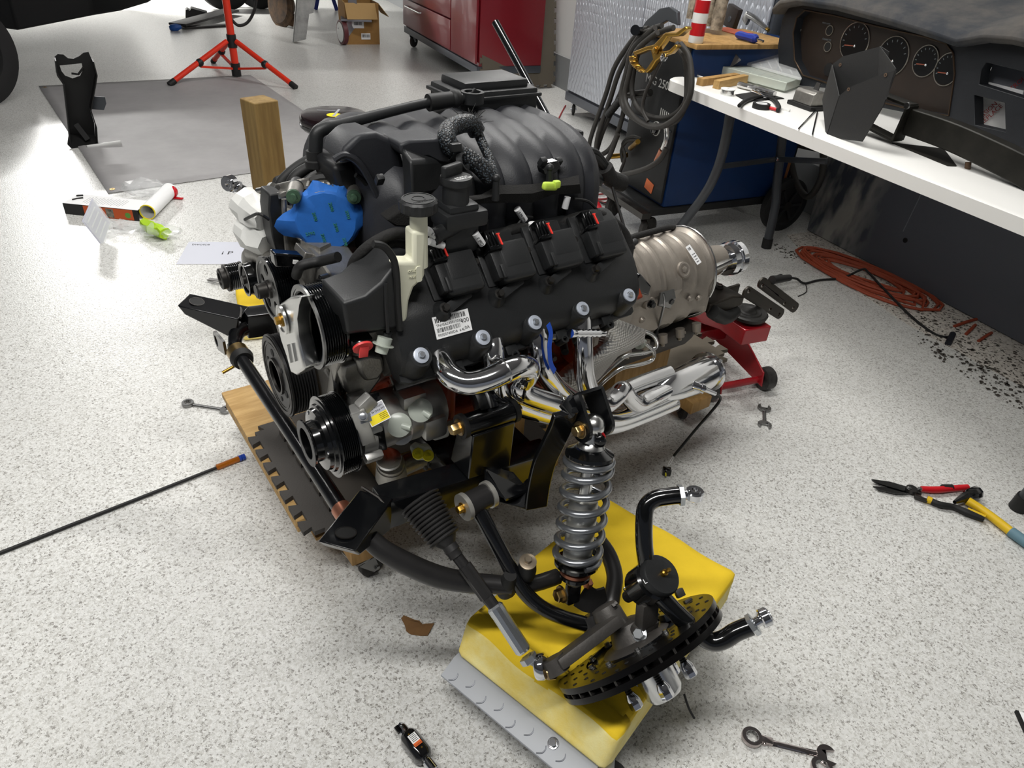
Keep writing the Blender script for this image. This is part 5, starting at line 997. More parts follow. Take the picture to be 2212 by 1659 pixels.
# ------------------------------------------------------------------ transmission
TRN = thing('transmission', 'cast aluminium automatic gearbox with ribbed case and polished output flange', 'transmission', EO, EYAW)
TZ = 0.535
def tring(x, r, flat=1.0, pan=0.0, n=40):
    out = []
    for k in range(n):
        a = 2 * PI * k / n; y = r * math.sin(a) ; z = r * math.cos(a) * flat
        if z < 0 and pan: y = max(-pan, min(pan, y * 1.15)); z = max(z * 1.25, -pan * 1.28)
        out.append(V((x, y, TZ + z)))
    return out
m = MB(); m.loft([tring(0.70, 0.205), tring(0.72, 0.205), tring(0.725, 0.196), tring(0.84, 0.160), tring(0.90, 0.140), tring(0.91, 0.138)]); bell = m.build('bell_housing', 'trans_alu', TRN, label='cast bell housing')
m = MB(); secs = []
for i in range(41):
    t = i / 40; x = 0.90 + 0.325 * t; r = 0.134 - 0.018 * t; rib = 0.0035 if (i % 8) in (0, 1) else (-0.002 if (i % 8) in (3, 4, 5) else 0.0); secs.append(tring(x, r + rib, 1.0, 0.118))
secs += [tring(1.232, 0.124, 1, 0.118), tring(1.246, 0.124, 1, 0.115), tring(1.252, 0.112, 1, 0.10), tring(1.275, 0.075, 1, 0.07), tring(1.33, 0.05), tring(1.40, 0.042)]
m.loft(secs); case = m.build('gearbox_case', 'trans_alu', TRN, label='ribbed gearbox case', ang=22)
m = MB(); m.tube([(1.242, 0.125 * math.sin(a), TZ + 0.125 * math.cos(a)) for a in [-1.9 + 0.2 * k for k in range(20)]], 0.004, 8); m.build('case_seam', 'bright_alu', case)
m = MB(); m.loft([[V((x, y * w, z)) for y, z in ((-0.122, 0.395), (-0.125, 0.378), (-0.11, 0.340), (0.11, 0.340), (0.125, 0.378), (0.122, 0.395))] for x, w in ((0.88, 0.85), (0.92, 1), (1.19, 1), (1.24, 0.85))]); pan = m.build('gearbox_pan', 'pan_dark', TRN, bev=0.004)
for x in (0.93, 1.0, 1.07, 1.14, 1.21):
    m = MB(); m.lathe((x, -0.122, 0.405), (0, -0.3, -1), [(-0.01, 0.014), (0.016, 0.013)], 14); bolt(m, (x, -0.126, 0.388), (0, -0.3, -1), 0.006, 0.008); m.build('pan_boss', 'trans_alu', pan)
# details on the near side of the case
def onc(px, py): 
    d = ray(px, py); o = wl(CAM); q = V((d.dot(ER), d.dot(EY), d.z)); r = 0.128
    A = q.y ** 2 + q.z ** 2; B = 2 * (o.y * q.y + (o.z - TZ) * q.z); C_ = o.y ** 2 + (o.z - TZ) ** 2 - r * r; D = max(B * B - 4 * A * C_, 0)
    t = (-B - math.sqrt(D)) / (2 * A); p = o + q * t; return p, V((0, p.y, p.z - TZ)).normalized()
p, nrm = onc(1477, 583); m = MB(); m.lathe(p, nrm, [(-0.01, 0.024), (0.004, 0.022), (0.005, 0.017), (0.003, 0.014), (0.003, 0.0)], 24); m.hexa(p, nrm, 0.010, 0.006); m.build('case_plug', 'trans_alu', case)
def label(px, py, w, h, rot, parent, lines):
    p, nrm = onc(px, py); u = XB.copy(); v = nrm.cross(u).normalized(); q = Quaternion(nrm, rot); u, v = q @ u, q @ v
    p = p + nrm * 0.006; m = MB(); m.plate([(-w / 2, -h / 2), (w / 2, -h / 2), (w / 2, h / 2), (-w / 2, h / 2)], (), 0.0008, p, u, v); lb = m.build('paper_label', 'white_paper', parent)
    m = MB(); random.seed(int(px)); k = 0
    for (x, y, ww, hh) in lines: bars(m, p + nrm * 0.0006 + u * (x - w / 2) + v * (y - h / 2), u, v, ww, hh, max(8, int(ww / 0.0012)))
    m.build('label_print', 'ink', lb)
label(1495, 552, 0.020, 0.060, 0.25, case, [(0.003, 0.046, 0.012, 0.008), (0.004, 0.030, 0.012, 0.003), (0.004, 0.022, 0.012, 0.003), (0.004, 0.014, 0.012, 0.003), (0.004, 0.006, 0.012, 0.003)])
label(1493, 677, 0.062, 0.046, 0.10, case, [(0.004, 0.032, 0.040, 0.010), (0.008, 0.006, 0.032, 0.020)])
for px, py in ((1492, 645), (1511, 644), (1475, 720), (1387, 692)):
    p, nrm = onc(px, py); m = MB(); m.lathe(p, nrm, [(-0.004, 0.010), (0.003, 0.009), (0.004, 0.006), (0.004, 0)], 14); m.build('case_boss', 'trans_alu', case)
for px, py in ((1403, 655), (1443, 647)):
    p, nrm = onc(px, py); m = MB(); m.lathe(p, nrm, [(-0.01, 0.020), (0.004, 0.018)], 18); m.build('case_boss', 'trans_alu', case); m = MB(); bolt(m, p + nrm * 0.004, nrm, 0.009, 0.010, 0.012); m.build('case_bolt', 'black_gloss', case)
m = MB(); pl = [onc(*q)[0] + onc(*q)[1] * 0.014 for q in ((1420, 630), (1448, 622), (1452, 640), (1440, 660), (1415, 655))]; n = len(pl); m.add(pl + [p + V((0, 0.006, -0.004)) for p in pl], [tuple(range(n)), tuple(range(2 * n - 1, n - 1, -1))] + [(i, (i + 1) % n, n + (i + 1) % n, n + i) for i in range(n)]); m.build('shift_lever_plate', 'steel', case)
m = MB(); m.tube([onc(*q)[0] + onc(*q)[1] * 0.012 for q in ((1425, 632), (1428, 650), (1422, 680), (1415, 710))], 0.004, 8, smooth=3); m.build('cable_rod', 'steel', case)
m = MB(); p0, p1 = [onc(*q)[0] + onc(*q)[1] * 0.012 for q in ((1416, 695), (1410, 728))]; d = p1 - p0; m.lathe(p0, d, [(d.length * k / 12, 0.0095 if k % 2 else 0.0075) for k in range(13)], 14); m.build('cable_boot', 'black_rubber', case)
m = MB(); hp = [V((0.86, -0.05, 0.680)), V((0.92, -0.02, 0.68)), V((1.0, 0.0, 0.678)), V((1.1, 0.02, 0.67)), V((1.18, 0.04, 0.66)), V((1.23, 0.06, 0.645))]; m.tube(hp, 0.009, 10, smooth=5); m.build('gearbox_loom', 'loom_tape', TRN)
m = MB(); m.tube([Y(1360, 555, -0.10), Y(1364, 530, -0.10), Y(1372, 522, -0.09)], 0.009, 10, smooth=3); m.build('vent_elbow', 'black_plastic', TRN)
m = MB(); slab(m, [(1370, 605), (1385, 592), (1408, 618), (1402, 640), (1385, 635)], -0.30, 0.03); m.build('gearbox_plug', 'black_gloss', TRN, bev=0.004)
# output flange
m = MB(); m.lathe((1.385, 0, TZ - 0.012), (1, 0, 0), [(0, 0.040), (0.03, 0.036), (0.045, 0.034), (0.046, 0.050), (0.064, 0.054), (0.066, 0.046), (0.078, 0.045), (0.080, 0.054), (0.100, 0.054), (0.101, 0.045), (0.088, 0.042), (0.088, 0.0)], 40); fg = m.build('output_flange', 'chrome', TRN, label='polished output flange with bolt holes')
for k in range(6):
    a = k * PI / 3; m = MB(); m.lathe((1.446, 0.043 * math.sin(a), TZ - 0.012 + 0.043 * math.cos(a)), (-1, 0, 0), [(-0.004, 0.0055), (0.0145, 0.0055)], 12); m.build('flange_hole', 'ink', fg)
m = MB(); m.obox((1.25, -0.06, TZ + 0.01), (1.40, -0.035, TZ + 0.01), 0.03, 0.016, (0, 0, 1), 0.004); m.build('flange_rib', 'bright_alu', fg)
# heat shield with dimples (starter side) and cooler lines
def dimple(name):
    mm = bpy.data.materials.new(name); mm.use_nodes = True; MATS[name] = mm; nt = mm.node_tree; bs = nt.nodes['Principled BSDF']; bs.inputs['Metallic'].default_value = 0.9; bs.inputs['Roughness'].default_value = 0.3; bs.inputs['Base Color'].default_value = lin('#cfcdc9')
    tc = nt.nodes.new('ShaderNodeTexCoord'); vo = nt.nodes.new('ShaderNodeTexVoronoi'); vo.inputs['Scale'].default_value = 135; vo.inputs['Randomness'].default_value = 0.0
    mp = nt.nodes.new('ShaderNodeMapping'); mp.inputs['Scale'].default_value = (1, 0.01, 1); nt.links.new(tc.outputs['Object'], mp.inputs['Vector']); nt.links.new(mp.outputs[0], vo.inputs['Vector'])
    bp = nt.nodes.new('ShaderNodeBump'); bp.inputs['Strength'].default_value = 1.0; bp.inputs['Distance'].default_value = 0.003; nt.links.new(vo.outputs['Distance'], bp.inputs['Height']); nt.links.new(bp.outputs[0], bs.inputs['Normal'])
dimple('dimpled_alu')
rows = [((1300, 712), (1335, 690)), ((1292, 745), (1395, 712)), ((1255, 770), (1392, 740)), ((1225, 790), (1335, 770)), ((1205, 808), (1300, 812)), ((1190, 830), (1265, 845))]
m = MB(); g = []; nC = 8
for i, (a, c_) in enumerate(rows):
    g.append([Y(a[0] + (c_[0] - a[0]) * k / nC, a[1] + (c_[1] - a[1]) * k / nC, -0.285 + 0.05 * ((k / nC - 0.5) ** 2) * 4 * 0.5) for k in range(nC + 1)])
n = nC + 1; vs = [p for r in g for p in r]; fs = [(i * n + k, i * n + k + 1, (i + 1) * n + k + 1, (i + 1) * n + k) for i in range(len(g) - 1) for k in range(nC)]
vs2 = [p + V((0, 0.002, 0)) for p in vs]; N0 = len(vs); m.add(vs + vs2, fs + [tuple(N0 + i for i in f[::-1]) for f in fs]); hs = m.build('heat_shield', 'dimpled_alu', ENG, label='dimpled aluminium heat shield', ang=60)
for q in (((1378, 712), (1400, 718), (1415, 730), (1417, 750), (1395, 762), (1355, 768), (1330, 785), (1300, 812), (1275, 838)), ((1395, 742), (1412, 760), (1408, 778), (1380, 788), (1345, 795), (1315, 815), (1290, 838))):
    m = MB(); m.tube([Y(a, c_, -0.235) for a, c_ in q], 0.0055, 10, smooth=5); m.build('cooler_line', 'bright_alu', TRN)
for a, c_ in ((1345, 714), (1388, 742)):
    m = MB(); m.cyl(Y(a, c_, -0.20), Y(a - 8, c_ + 2, -0.235), 0.013, n=16); m.build('line_fitting', 'milky_plastic', TRN)
# crossmember mount and perforated links at the rear
BR = M('bracket_brown', '#37322b', 0.42, 0.5, var=0.25, vscale=14)
m = MB(); m.loft([[V((x, y, z)) for x, z in ((1.30, 0.44), (1.40, 0.445), (1.46, 0.43), (1.46, 0.40), (1.36, 0.385), (1.29, 0.41))] for y in (-0.09, 0.09)]); mt = m.build('rear_mount', BR, TRN, label='dark brown rear gearbox mount', bev=0.006)
m = MB(); bolt(m, (1.40, -0.03, 0.447), (0, 0, 1), 0.010, 0.008, 0.014); m.build('mount_bolt', 'dark_steel', mt)
m = MB(); m.tube([(1.30, -0.10, 0.42), (1.37, -0.10, 0.38), (1.44, -0.08, 0.375)], 0.022, 12, smooth=3); m.build('mount_rubber', 'black_rubber', mt)
# perforated strap ends traced on a vertical plane
def strap(pts_px, holes_px, y):
    o = Y(pts_px[0][0], pts_px[0][1], y); e = Y(pts_px[1][0], pts_px[1][1], y); u = (e - o).normalized(); w = V((0, 1, 0)); v = w.cross(u).normalized() * -1
    if v.z < 0: v = -v
    L = (e - o).length; r = 0.021; out = [(r * math.cos(t), r * math.sin(t)) for t in [PI / 2 + PI * k / 10 for k in range(11)]] + [(L + r * math.cos(t), r * math.sin(t)) for t in [-PI / 2 + PI * k / 10 for k in range(11)]]
    hs_ = []
    for a, c_ in holes_px:
        h = Y(a, c_, y) - o; hs_.append(circ(h.dot(u), h.dot(v), 0.0078, 12))
    m = MB(); m.plate(out, hs_, 0.008, o, u, v); m.build('perforated_strap', BR, mt, bev=0.0015)
strap(((1614, 631), (1684, 677)), ((1616, 629), (1662, 668), (1681, 678)), -0.02)
strap(((1646, 611), (1716, 664)), ((1645, 617), (1693, 655), (1712, 664)), 0.03)
m = MB(); m.box((1.47, -0.02, 0.405), (0.09, 0.01, 0.05), None, 0.003); m.build('strap_root', BR, mt)
m = MB(); p = el(1668, 605, y=0.03); m.cyl(p, el(1705, 600, y=0.03), 0.016, 0.012, 14); m.build('link_bush', 'black_rubber', mt)
# ------------------------------------------------------------------ what the engine stands on
def tooth_outline(w, h, teeth=8, depth=0.022, sides='lrtb'):
    """puzzle-mat outline: w x h with dovetail teeth"""
    def edge(p, q, on):
        p, q = V((*p, 0)), V((*q, 0)); d = (q - p); L = d.length; d.normalize(); nrm = V((d.y, -d.x, 0)); out = []
        if not on: return [(p.x, p.y)]
        st = L / teeth
        for i in range(teeth):
            s0 = p + d * (st * i)
            for a, b_ in ((0.0, 0), (0.30, 0), (0.18, 1), (0.82, 1), (0.70, 0)):
                v = s0 + d * st * a + nrm * depth * b_; out.append((v.x, v.y))
        return out
    return edge((0, 0), (w, 0), 'b' in sides) + edge((w, 0), (w, h), 'r' in sides) + edge((w, h), (0, h), 't' in sides) + edge((0, h), (0, 0), 'l' in sides)
def ematerial(): pass
DOL = thing('wooden_dolly', 'plywood dolly on casters under the engine', 'dolly', ew((0.6, 0.2, 0)), EYAW)
DO = V((0.6, 0.2, 0))
def dpart(name, mat, c, size, bev=0.003, rot=0.0, label=None, parent=None):
    m = MB(); m.box((0, 0, 0), size, None, bev); o = m.build(name, mat, parent or DOL, label=label); o.location = V(c) - DO; o.rotation_euler = (0, 0, rot); return o
dpart('plywood_sheet', 'ply', (0.66, 0.235, 0.171), (1.36, 0.60, 0.019)); dpart('plywood_sheet', 'ply', (0.67, 0.22, 0.1515), (1.38, 0.57, 0.018))
m = MB(); m.box((0, 0, 0), (0.004, 0.57, 0.003)); 
for c, sz in (((0.105, 0.20, 0.120), (0.09, 0.78, 0.043)), ((1.27, 0.16, 0.120), (0.09, 0.66, 0.043)), ((0.66, 0.20, 0.120), (0.09, 0.70, 0.043))): dpart('timber_bearer', 'wood', c, sz)
dpart('timber_block', 'ply_edge', (0.06, -0.05, 0.135), (0.10, 0.10, 0.012)); 
def caster(loc, yaw, par, r=0.036, name='caster', wheel='rubber_grey', h=0.098, fork='steel', wide=0.028):
    m = MB(); m.box((0, 0, h - 0.004), (0.075, 0.062, 0.005), None, 0.002); m.lathe((0, 0, h - 0.022), (0, 0, 1), [(0, 0.022), (0.016, 0.026)], 20)
    for s_ in (-1, 1):
        m.add(*(lambda P: (P, [(0, 1, 2, 3), (7, 6, 5, 4), (0, 4, 5, 1), (1, 5, 6, 2), (2, 6, 7, 3), (3, 7, 4, 0)]))([V((x, s_ * (wide / 2 + 0.004) + dy, z)) for dy in (0, 0.003 * s_) for x, z in ((-0.024, h - 0.022), (0.022, h - 0.022), (0.034, r - 0.008), (0.018, r - 0.012))]))
    m.cyl((0.026, -wide / 2 - 0.012, r), (0.026, wide / 2 + 0.012, r), 0.006, n=10); o = m.build(name, fork, par, loc=V(loc), rotz=yaw)
    m = MB(); m.lathe((0.026, -wide / 2, r), (0, 1, 0), [(0, 0.008), (0, r * 0.6), (0.003, r * 0.62), (0.004, r * 0.9), (0.007, r), (wide - 0.007, r), (wide - 0.004, r * 0.9), (wide - 0.003, r * 0.62), (wide, r * 0.6), (wide, 0.008)], 28); m.build('wheel', wheel, o); return o
for c, yw in (((0.10, -0.155, 0), 0.2), ((1.29, -0.10, 0), 1.0), ((0.10, 0.55, 0), 2.0), ((1.27, 0.44, 0), 2.5), ((0.67, -0.10, 0), -2.0)): caster(V(c) - DO, yw, DOL)
# foam puzzle mats on the dolly
def mat_thing(name, lab, w, h, th, loc, yaw, mat, tilt=0.0, sides='lrtb', teeth=8, depth=0.022, frame_z=0.0):
    m = MB(); m.plate(tooth_outline(w, h, teeth, depth, sides), (), th, (0, 0, th / 2)); o = m.build(name, mat, None, label=lab, cat='mat', group='grey foam puzzle mats', loc=loc, rotz=yaw); return o
speck = M('mat_ribbed', '#4a4744', 0.9, bump=0.8, bscale=260)
mat_thing('foam_mat', 'ribbed grey puzzle mat lying on the plywood dolly, teeth over its edge', 0.60, 0.42, 0.013, ew((0.0, -0.13, 0.1815)), EYAW, speck, teeth=7)
mat_thing('foam_mat', 'upper grey puzzle mat stacked on the ribbed mat under the engine', 0.60, 0.42, 0.013, ew((0.075, -0.16, 0.1955)), EYAW, M('mat_brown', '#4b4640', 0.9, bump=0.3, bscale=200), teeth=7)
mat_thing('foam_mat', 'grey puzzle mat under the gearbox sticking out beside the red jack', 0.62, 0.36, 0.013, ew((0.86, -0.06, 0.1815)), EYAW, 'foam_mat', teeth=6, depth=0.03)
m = MB(); m.box((0.40, 0.0, 0.254), (0.42, 0.20, 0.088), None, 0.003); m.build('support_block', 'wood', None, label='timber block carrying the oil pan on the mats', cat='block', loc=EO, rotz=EYAW)
m = MB(); m.box((1.06, 0.0, 0.267), (0.22, 0.16, 0.142), None, 0.003); m.build('support_block', 'wood', None, label='timber block carrying the gearbox pan', cat='block', loc=EO, rotz=EYAW)

# ------------------------------------------------------------------ wheel dolly with foam
e1 = V((0.28, -0.96, 0)).normalized(); e2 = V((-e1.y, e1.x, 0))          # along the near edge, and away along the side
A0 = V((0.150, -0.535, 0))
WD = thing('wheel_dolly', 'grey tread-plate wheel dolly under the yellow foam', 'dolly', ew(A0), EYAW + math.atan2(e1.y, e1.x))
m = MB(); sec = [(-0.050, 0.086), (-0.049, 0.089), (-0.010, 0.1075), (0.0, 0.108), (0.44, 0.108), (0.45, 0.104), (0.49, 0.090), (0.49, 0.086), (0.45, 0.100), (0.44, 0.104), (0.0, 0.104), (-0.012, 0.102)]
m.loft([[V((x, y, z)) for y, z in sec] for x in (-0.01, 0.345)]); tr = m.build('tray', 'dolly_grey', WD, label='grey tread plate')
random.seed(9)
for i in range(9):
    m = MB(); x = 0.015 + 0.038 * i; zc = 0.0985 if i % 2 else 0.0945; yy = -0.030 if i % 2 else -0.040
    m.tube([V((x - 0.005, yy - 0.008, zc - 0.0035)), V((x + 0.004, yy - 0.002, zc - 0.0005)), V((x + 0.006, yy + 0.006, zc + 0.0022)), V((x + 0.003, yy + 0.012, zc + 0.0045))], 0.0012, 6, smooth=3); m.build('tread_bar', M('tread_dark', '#6d7076', 0.4, 0.4), tr)
m = MB(); bolt(m, (0.255, -0.018, 0.104), (0, -0.4, 1), 0.008, 0.010, 0.011); m.build('tray_bolt', 'chrome', tr)
for c, yw in (((0.325, 0.022, 0), 0.5), ((0.075, 0.03, 0), 0.25), ((0.30, 0.42, 0), 1.5), ((0.05, 0.42, 0), 1.5)): caster(c, yw, WD, 0.040, 'caster', 'black_rubber', 0.103, 'zinc')
m = MB(); m.box((0.345, -0.02, 0.055), (0.05, 0.03, 0.02), Matrix.Rotation(0.5, 3, 'Z'), 0.008); m.build('brake_pedal', 'zinc', WD)
def foam_block(name, lab, w, d, z0, z1, loc, yaw, nx=18, ny=22, nz=5, amp=0.006, seed=1, wav=0.0):
    from mathutils import noise
    me = bpy.data.meshes.new(name); bm = bmesh.new(); bmesh.ops.create_cube(bm, size=1)
    bmesh.ops.subdivide_edges(bm, edges=bm.edges[:], cuts=23, use_grid_fill=True); rr = 0.016; hz = z1 - z0
    for v in bm.verts:
        p = V(((v.co.x + 0.5) * w, (v.co.y + 0.5) * d, (v.co.z + 0.5) * hz)); q = V((min(max(p.x, rr), w - rr), min(max(p.y, rr), d - rr), min(max(p.z, rr), hz - rr))); o_ = p - q
        v.co = (q + o_.normalized() * rr if o_.length > 1e-6 else p) + V((0, 0, z0))
    for v in bm.verts:
        n = noise.noise_vector(v.co * 9 + V((seed * 3.1, 0, 0)))
        k = 1 if v.co.z > z0 + 0.012 else 0.0
        v.co += V((n.x, n.y, n.z * 0.6)) * amp * k
        if wav and v.co.z > z0 + 0.02 and v.co.y < 0.03: v.co.y += wav * math.sin(v.co.x * 26) * (v.co.z - z0) / (z1 - z0); 
        if v.co.y < 0.06: v.co.y += 0.030 * ((v.co.z - z0) / (z1 - z0)) * (1 if v.co.y < 0.05 else 0.4)
    bm.normal_update()
    me.materials.append(MATS['yellow_foam']); me.materials.append(MATS['pale_foam'])
    for f in bm.faces: f.material_index = 1 if (f.calc_center_median().z < z1 - 0.013 and f.normal.z < 0.8) else 0; f.smooth = True
    bm.to_mesh(me); bm.free(); o = bpy.data.objects.new(name, me); col.objects.link(o); o.location = loc; o.rotation_euler = (0, 0, yaw)
    return tag(o, lab, 'foam', 'yellow foam slabs')
foam_block('foam_slab', 'thick yellow foam slab on the wheel dolly under the brake disc', 0.375, 0.54, 0.1085, 0.200, WD.location + V((0, 0, 0)) + (ER * e1.x + EY * e1.y) * -0.012 - (ER * e2.x + EY * e2.y) * 0.008, WD.rotation_euler.z, wav=0.006)
# far yellow slab beyond the crank pulley
fp = at_z(520, 752, 0.10)
foam_block('foam_slab', 'yellow foam slab on the floor behind the crank pulley', 0.30, 0.42, 0.0, 0.11, at_z(508, 745, 0.0) + V((0.02, 0.02, 0)), EYAW - 0.25, seed=4)

# ------------------------------------------------------------------ floor jack
JF = Frame(ew((1.585, -0.075, 0)), EYAW + 0.0)
hb = el(1303, 478, z=0.22); jd = (V((hb.x, hb.y, 0)) - V((1.585, -0.075, 0))); JY = math.atan2(-jd.x, jd.y); JL = jd.length
JK = thing('floor_jack', 'red trolley jack with a long black handle under the gearbox', 'jack', ew((1.585, -0.075, 0)), EYAW + JY)
RJ = 'jack_red'
for sx in (-1, 1):
    m = MB(); m.add(*(lambda P: (P, [(0, 1, 2, 3, 4, 5), (11, 10, 9, 8, 7, 6)] + [(i, (i + 1) % 6, 6 + (i + 1) % 6, 6 + i) for i in range(6)]))([V((sx * 0.085 + dx, y, z)) for dx in (0, 0.007 * sx) for y, z in ((-0.03, 0.03), (-0.02, 0.085), (0.12, 0.155), (JL, 0.19), (JL + 0.06, 0.10), (0.2, 0.05))])); m.build('side_plate', RJ, JK, bev=0.003)
    m = MB(); m.lathe((sx * 0.102, 0, 0.042), (sx, 0, 0), [(0, 0.012), (0, 0.036), (0.004, 0.042), (0.040, 0.042), (0.046, 0.036), (0.046, 0.02), (0.038, 0.014), (0.038, 0.0)], 32); m.build('front_wheel', M('jack_wheel', '#3d3b39', 0.45, var=0.6, vscale=25, color2='#1c1b1a'), JK)
    m = MB(); m.lathe((sx * 0.06, JL - 0.02, 0.028), (sx, 0, 0), [(0, 0.008), (0, 0.026), (0.024, 0.026), (0.024, 0.008)], 24); m.build('rear_caster', 'dark_steel', JK)
m = MB(); m.cyl((-0.10, 0, 0.042), (0.10, 0, 0.042), 0.013, n=16); m.build('front_axle', RJ, JK)
m = MB(); m.loft([[V((-w, y, z)), V((w, y, z)), V((w, y, z - t)), V((-w, y, z - t))] for y, z, w, t in ((JL * 0.62, 0.13, 0.05, 0.06), (0.28, 0.22, 0.052, 0.06), (0.10, 0.275, 0.055, 0.06), (-0.02, 0.282, 0.055, 0.06))]); m.build('lift_arm', RJ, JK, bev=0.004)
m = MB(); m.lathe((0, 0.045, 0.282), (0, 0, 1), [(0, 0.035), (0.012, 0.035), (0.013, 0.062), (0.026, 0.066), (0.030, 0.060), (0.028, 0.044), (0.032, 0.040), (0.029, 0.028), (0.033, 0.024), (0.031, 0.012), (0.033, 0)], 36); m.build('saddle_pad', M('pad_black', '#1a1917', 0.55, bump=0.4, bscale=60), JK)
m = MB(); m.box((0, 0.35, 0.125), (0.15, 0.30, 0.05), None, 0.005); m.build('hydraulic_body', RJ, JK)
hbl = V((0, JL, 0.22)); 
def jl(p): q = V(p) - JK.location; c_, s_ = math.cos(-(EYAW + JY)), math.sin(-(EYAW + JY)); return V((q.x * c_ - q.y * s_, q.x * s_ + q.y * c_, q.z))
t = 2.9
while (jl(at_dist(1070, 48, t)) - hbl).length < 1.12 and t < 6: t += 0.02
ht = jl(at_dist(1070, 48, t))
m = MB(); d = (ht - hbl); m.tube([hbl - d * 0.06, hbl + d * 0.62], 0.0205, 16); m.tube([hbl + d * 0.60, ht], 0.0180, 16); m.build('handle', 'black_gloss', JK, label='long black jack handle')
m = MB(); m.cyl(hbl - d * 0.10, hbl + d * 0.08, 0.026, n=18); m.build('handle_socket', RJ, JK)

# ------------------------------------------------------------------ loose things on the floor
def rod_end_outline(): pass
def wrench(name, lab, pa, pb, wid, boxed=True, double_open=False, mat='chrome', flex=False, group=None):
    a, b_ = at_z(*pa), at_z(*pb); L = (b_ - a).length; yw = yaw_of(a, b_); t = thing(name, lab, 'wrench', (a.x, a.y, 0), yw, group)
    m = MB(); n = 8; rg = []
    for k in range(7):
        s_ = k / 6; x = wid * 1.0 + (L - wid * 2.0) * s_; w = wid * (0.42 if 0.1 < s_ < 0.9 else 0.5); rg.append([V((x, w / 2 * math.cos(j * PI / 4), 0.0052 + 0.0032 * math.sin(j * PI / 4))) for j in range(8)])
    m.loft(rg); m.build('shank', mat, t)
    def openend(x0, sg):
        r = wid * 0.78; out = [(x0 + sg * r * 0.9 * math.cos(q), r * math.sin(q)) for q in [0.62 + k * (2 * PI - 1.24) / 16 for k in range(17)]]; j = wid * 0.34
        out += [(x0 + sg * -0.05 * r, -j), (x0 + sg * -0.05 * r, j)]
        m = MB(); m.plate(out, (), 0.0075, (0, 0, 0.005)); m.build('open_jaw', mat, t, bev=0.0012)
    openend(L - wid * 0.55, 1)
    if boxed:
        m = MB(); r = wid * 0.72; m.lathe((r * 0.9, 0, 0.0), (0, 0, 1), [(0.001, r * 0.62), (0.001, r * 0.95), (0.003, r), (0.010, r), (0.012, r * 0.95), (0.012, r * 0.62), (0.001, r * 0.62)], 28, caps=False); m.build('box_end', mat, t)
        m = MB(); pr = [[V((r * 0.9 + (r * (0.62 if j % 2 else 0.52)) * math.cos(j * PI / 12), (r * (0.62 if j % 2 else 0.52)) * math.sin(j * PI / 12), z)) for j in range(24)] for z in (0.0015, 0.0115)]; pr2 = [[V((r * 0.9 + r * 0.64 * math.cos(j * PI / 12), r * 0.64 * math.sin(j * PI / 12), z)) for j in range(24)] for z in (0.0115, 0.0015)]; m.loft(pr + pr2 + [pr[0]], caps=False); m.build('ratchet_ring', 'steel', t, ang=15)
    if double_open: openend(wid * 0.55, -1)
    if flex:
        m = MB(); m.box((wid * 1.62, 0, 0.006), (wid * 0.9, wid * 0.5, 0.011), None, 0.002); m.cyl((wid * 1.5, -wid * 0.34, 0.006), (wid * 1.5, wid * 0.34, 0.006), 0.0035, n=10); m.build('flex_joint', mat, t)
    return t
wrench('combination_wrench', 'chrome combination wrench on the floor near the orange-handled pick-up tool', (396, 873), (498, 889), 0.026, mat='steel')
wrench('combination_wrench', 'stubby open-ended wrench on the bright floor beside the jack', (1650, 878), (1651, 926), 0.030, boxed=False, double_open=True, mat='steel')
wrench('ratchet_wrench', 'long flex-head ratcheting wrench lying on the floor', (1602, 1591), (1802, 1640), 0.030, flex=True, mat=M('chrome_dark', '#b9b0ae', 0.12, 1.0))
wrench('ratchet_wrench', 'second ratcheting wrench with its box end near the long wrench tip', (1752, 1648), (1940, 1770), 0.030, flex=True, mat='chrome_dark')
# magnetic pick-up tool
a, b_ = at_z(-60, 1222), at_z(530, 991); L = (b_ - a).length; pk = thing('pickup_tool', 'long black pick-up tool with amber handle and blue cap', 'tool', (a.x, a.y, 0), yaw_of(a, b_))
hl = (at_z(470, 1018) - a).length
m = MB(); m.cyl((0, 0, 0.0055), (hl, 0, 0.008), 0.0048, n=12); m.build('rod', 'black_rubber', pk)
m = MB(); m.lathe((hl, 0, 0.0095), (1, 0, 0), [(0, 0.005), (0.002, 0.0085), (L - hl - 0.018, 0.0085)], 10); m.build('grip', 'amber', pk, ang=20)
m = MB(); m.lathe((L - 0.018, 0, 0.0095), (1, 0, 0), [(0, 0.0095), (0.006, 0.0095), (0.008, 0.0078), (0.010, 0.0095), (0.018, 0.0095)], 14); m.build('cap', 'blue_plastic', pk)
# cardboard scrap
pts = [at_z(*p) for p in ((867, 1337), (872, 1332), (905, 1345), (911, 1349), (920, 1347), (938, 1348), (931, 1362), (924, 1374), (908, 1374), (888, 1371), (878, 1365), (874, 1352))]; c0 = sum(pts, V()) / len(pts)
m = MB(); top = [p - c0 + V((0, 0, 0.003 + 0.003 * math.sin(i * 1.3))) for i, p in enumerate(pts)]; m.loft([[p - V((0, 0, 0.0028)) for p in top], top]); m.tube([top[0], top[2] + V((0, 0, 0.001)), top[3]], 0.0016, 6); m.build('cardboard_scrap', 'card_brown', None, label='torn scrap of brown cardboard on the floor', cat='cardboard', loc=(c0.x, c0.y, 0))
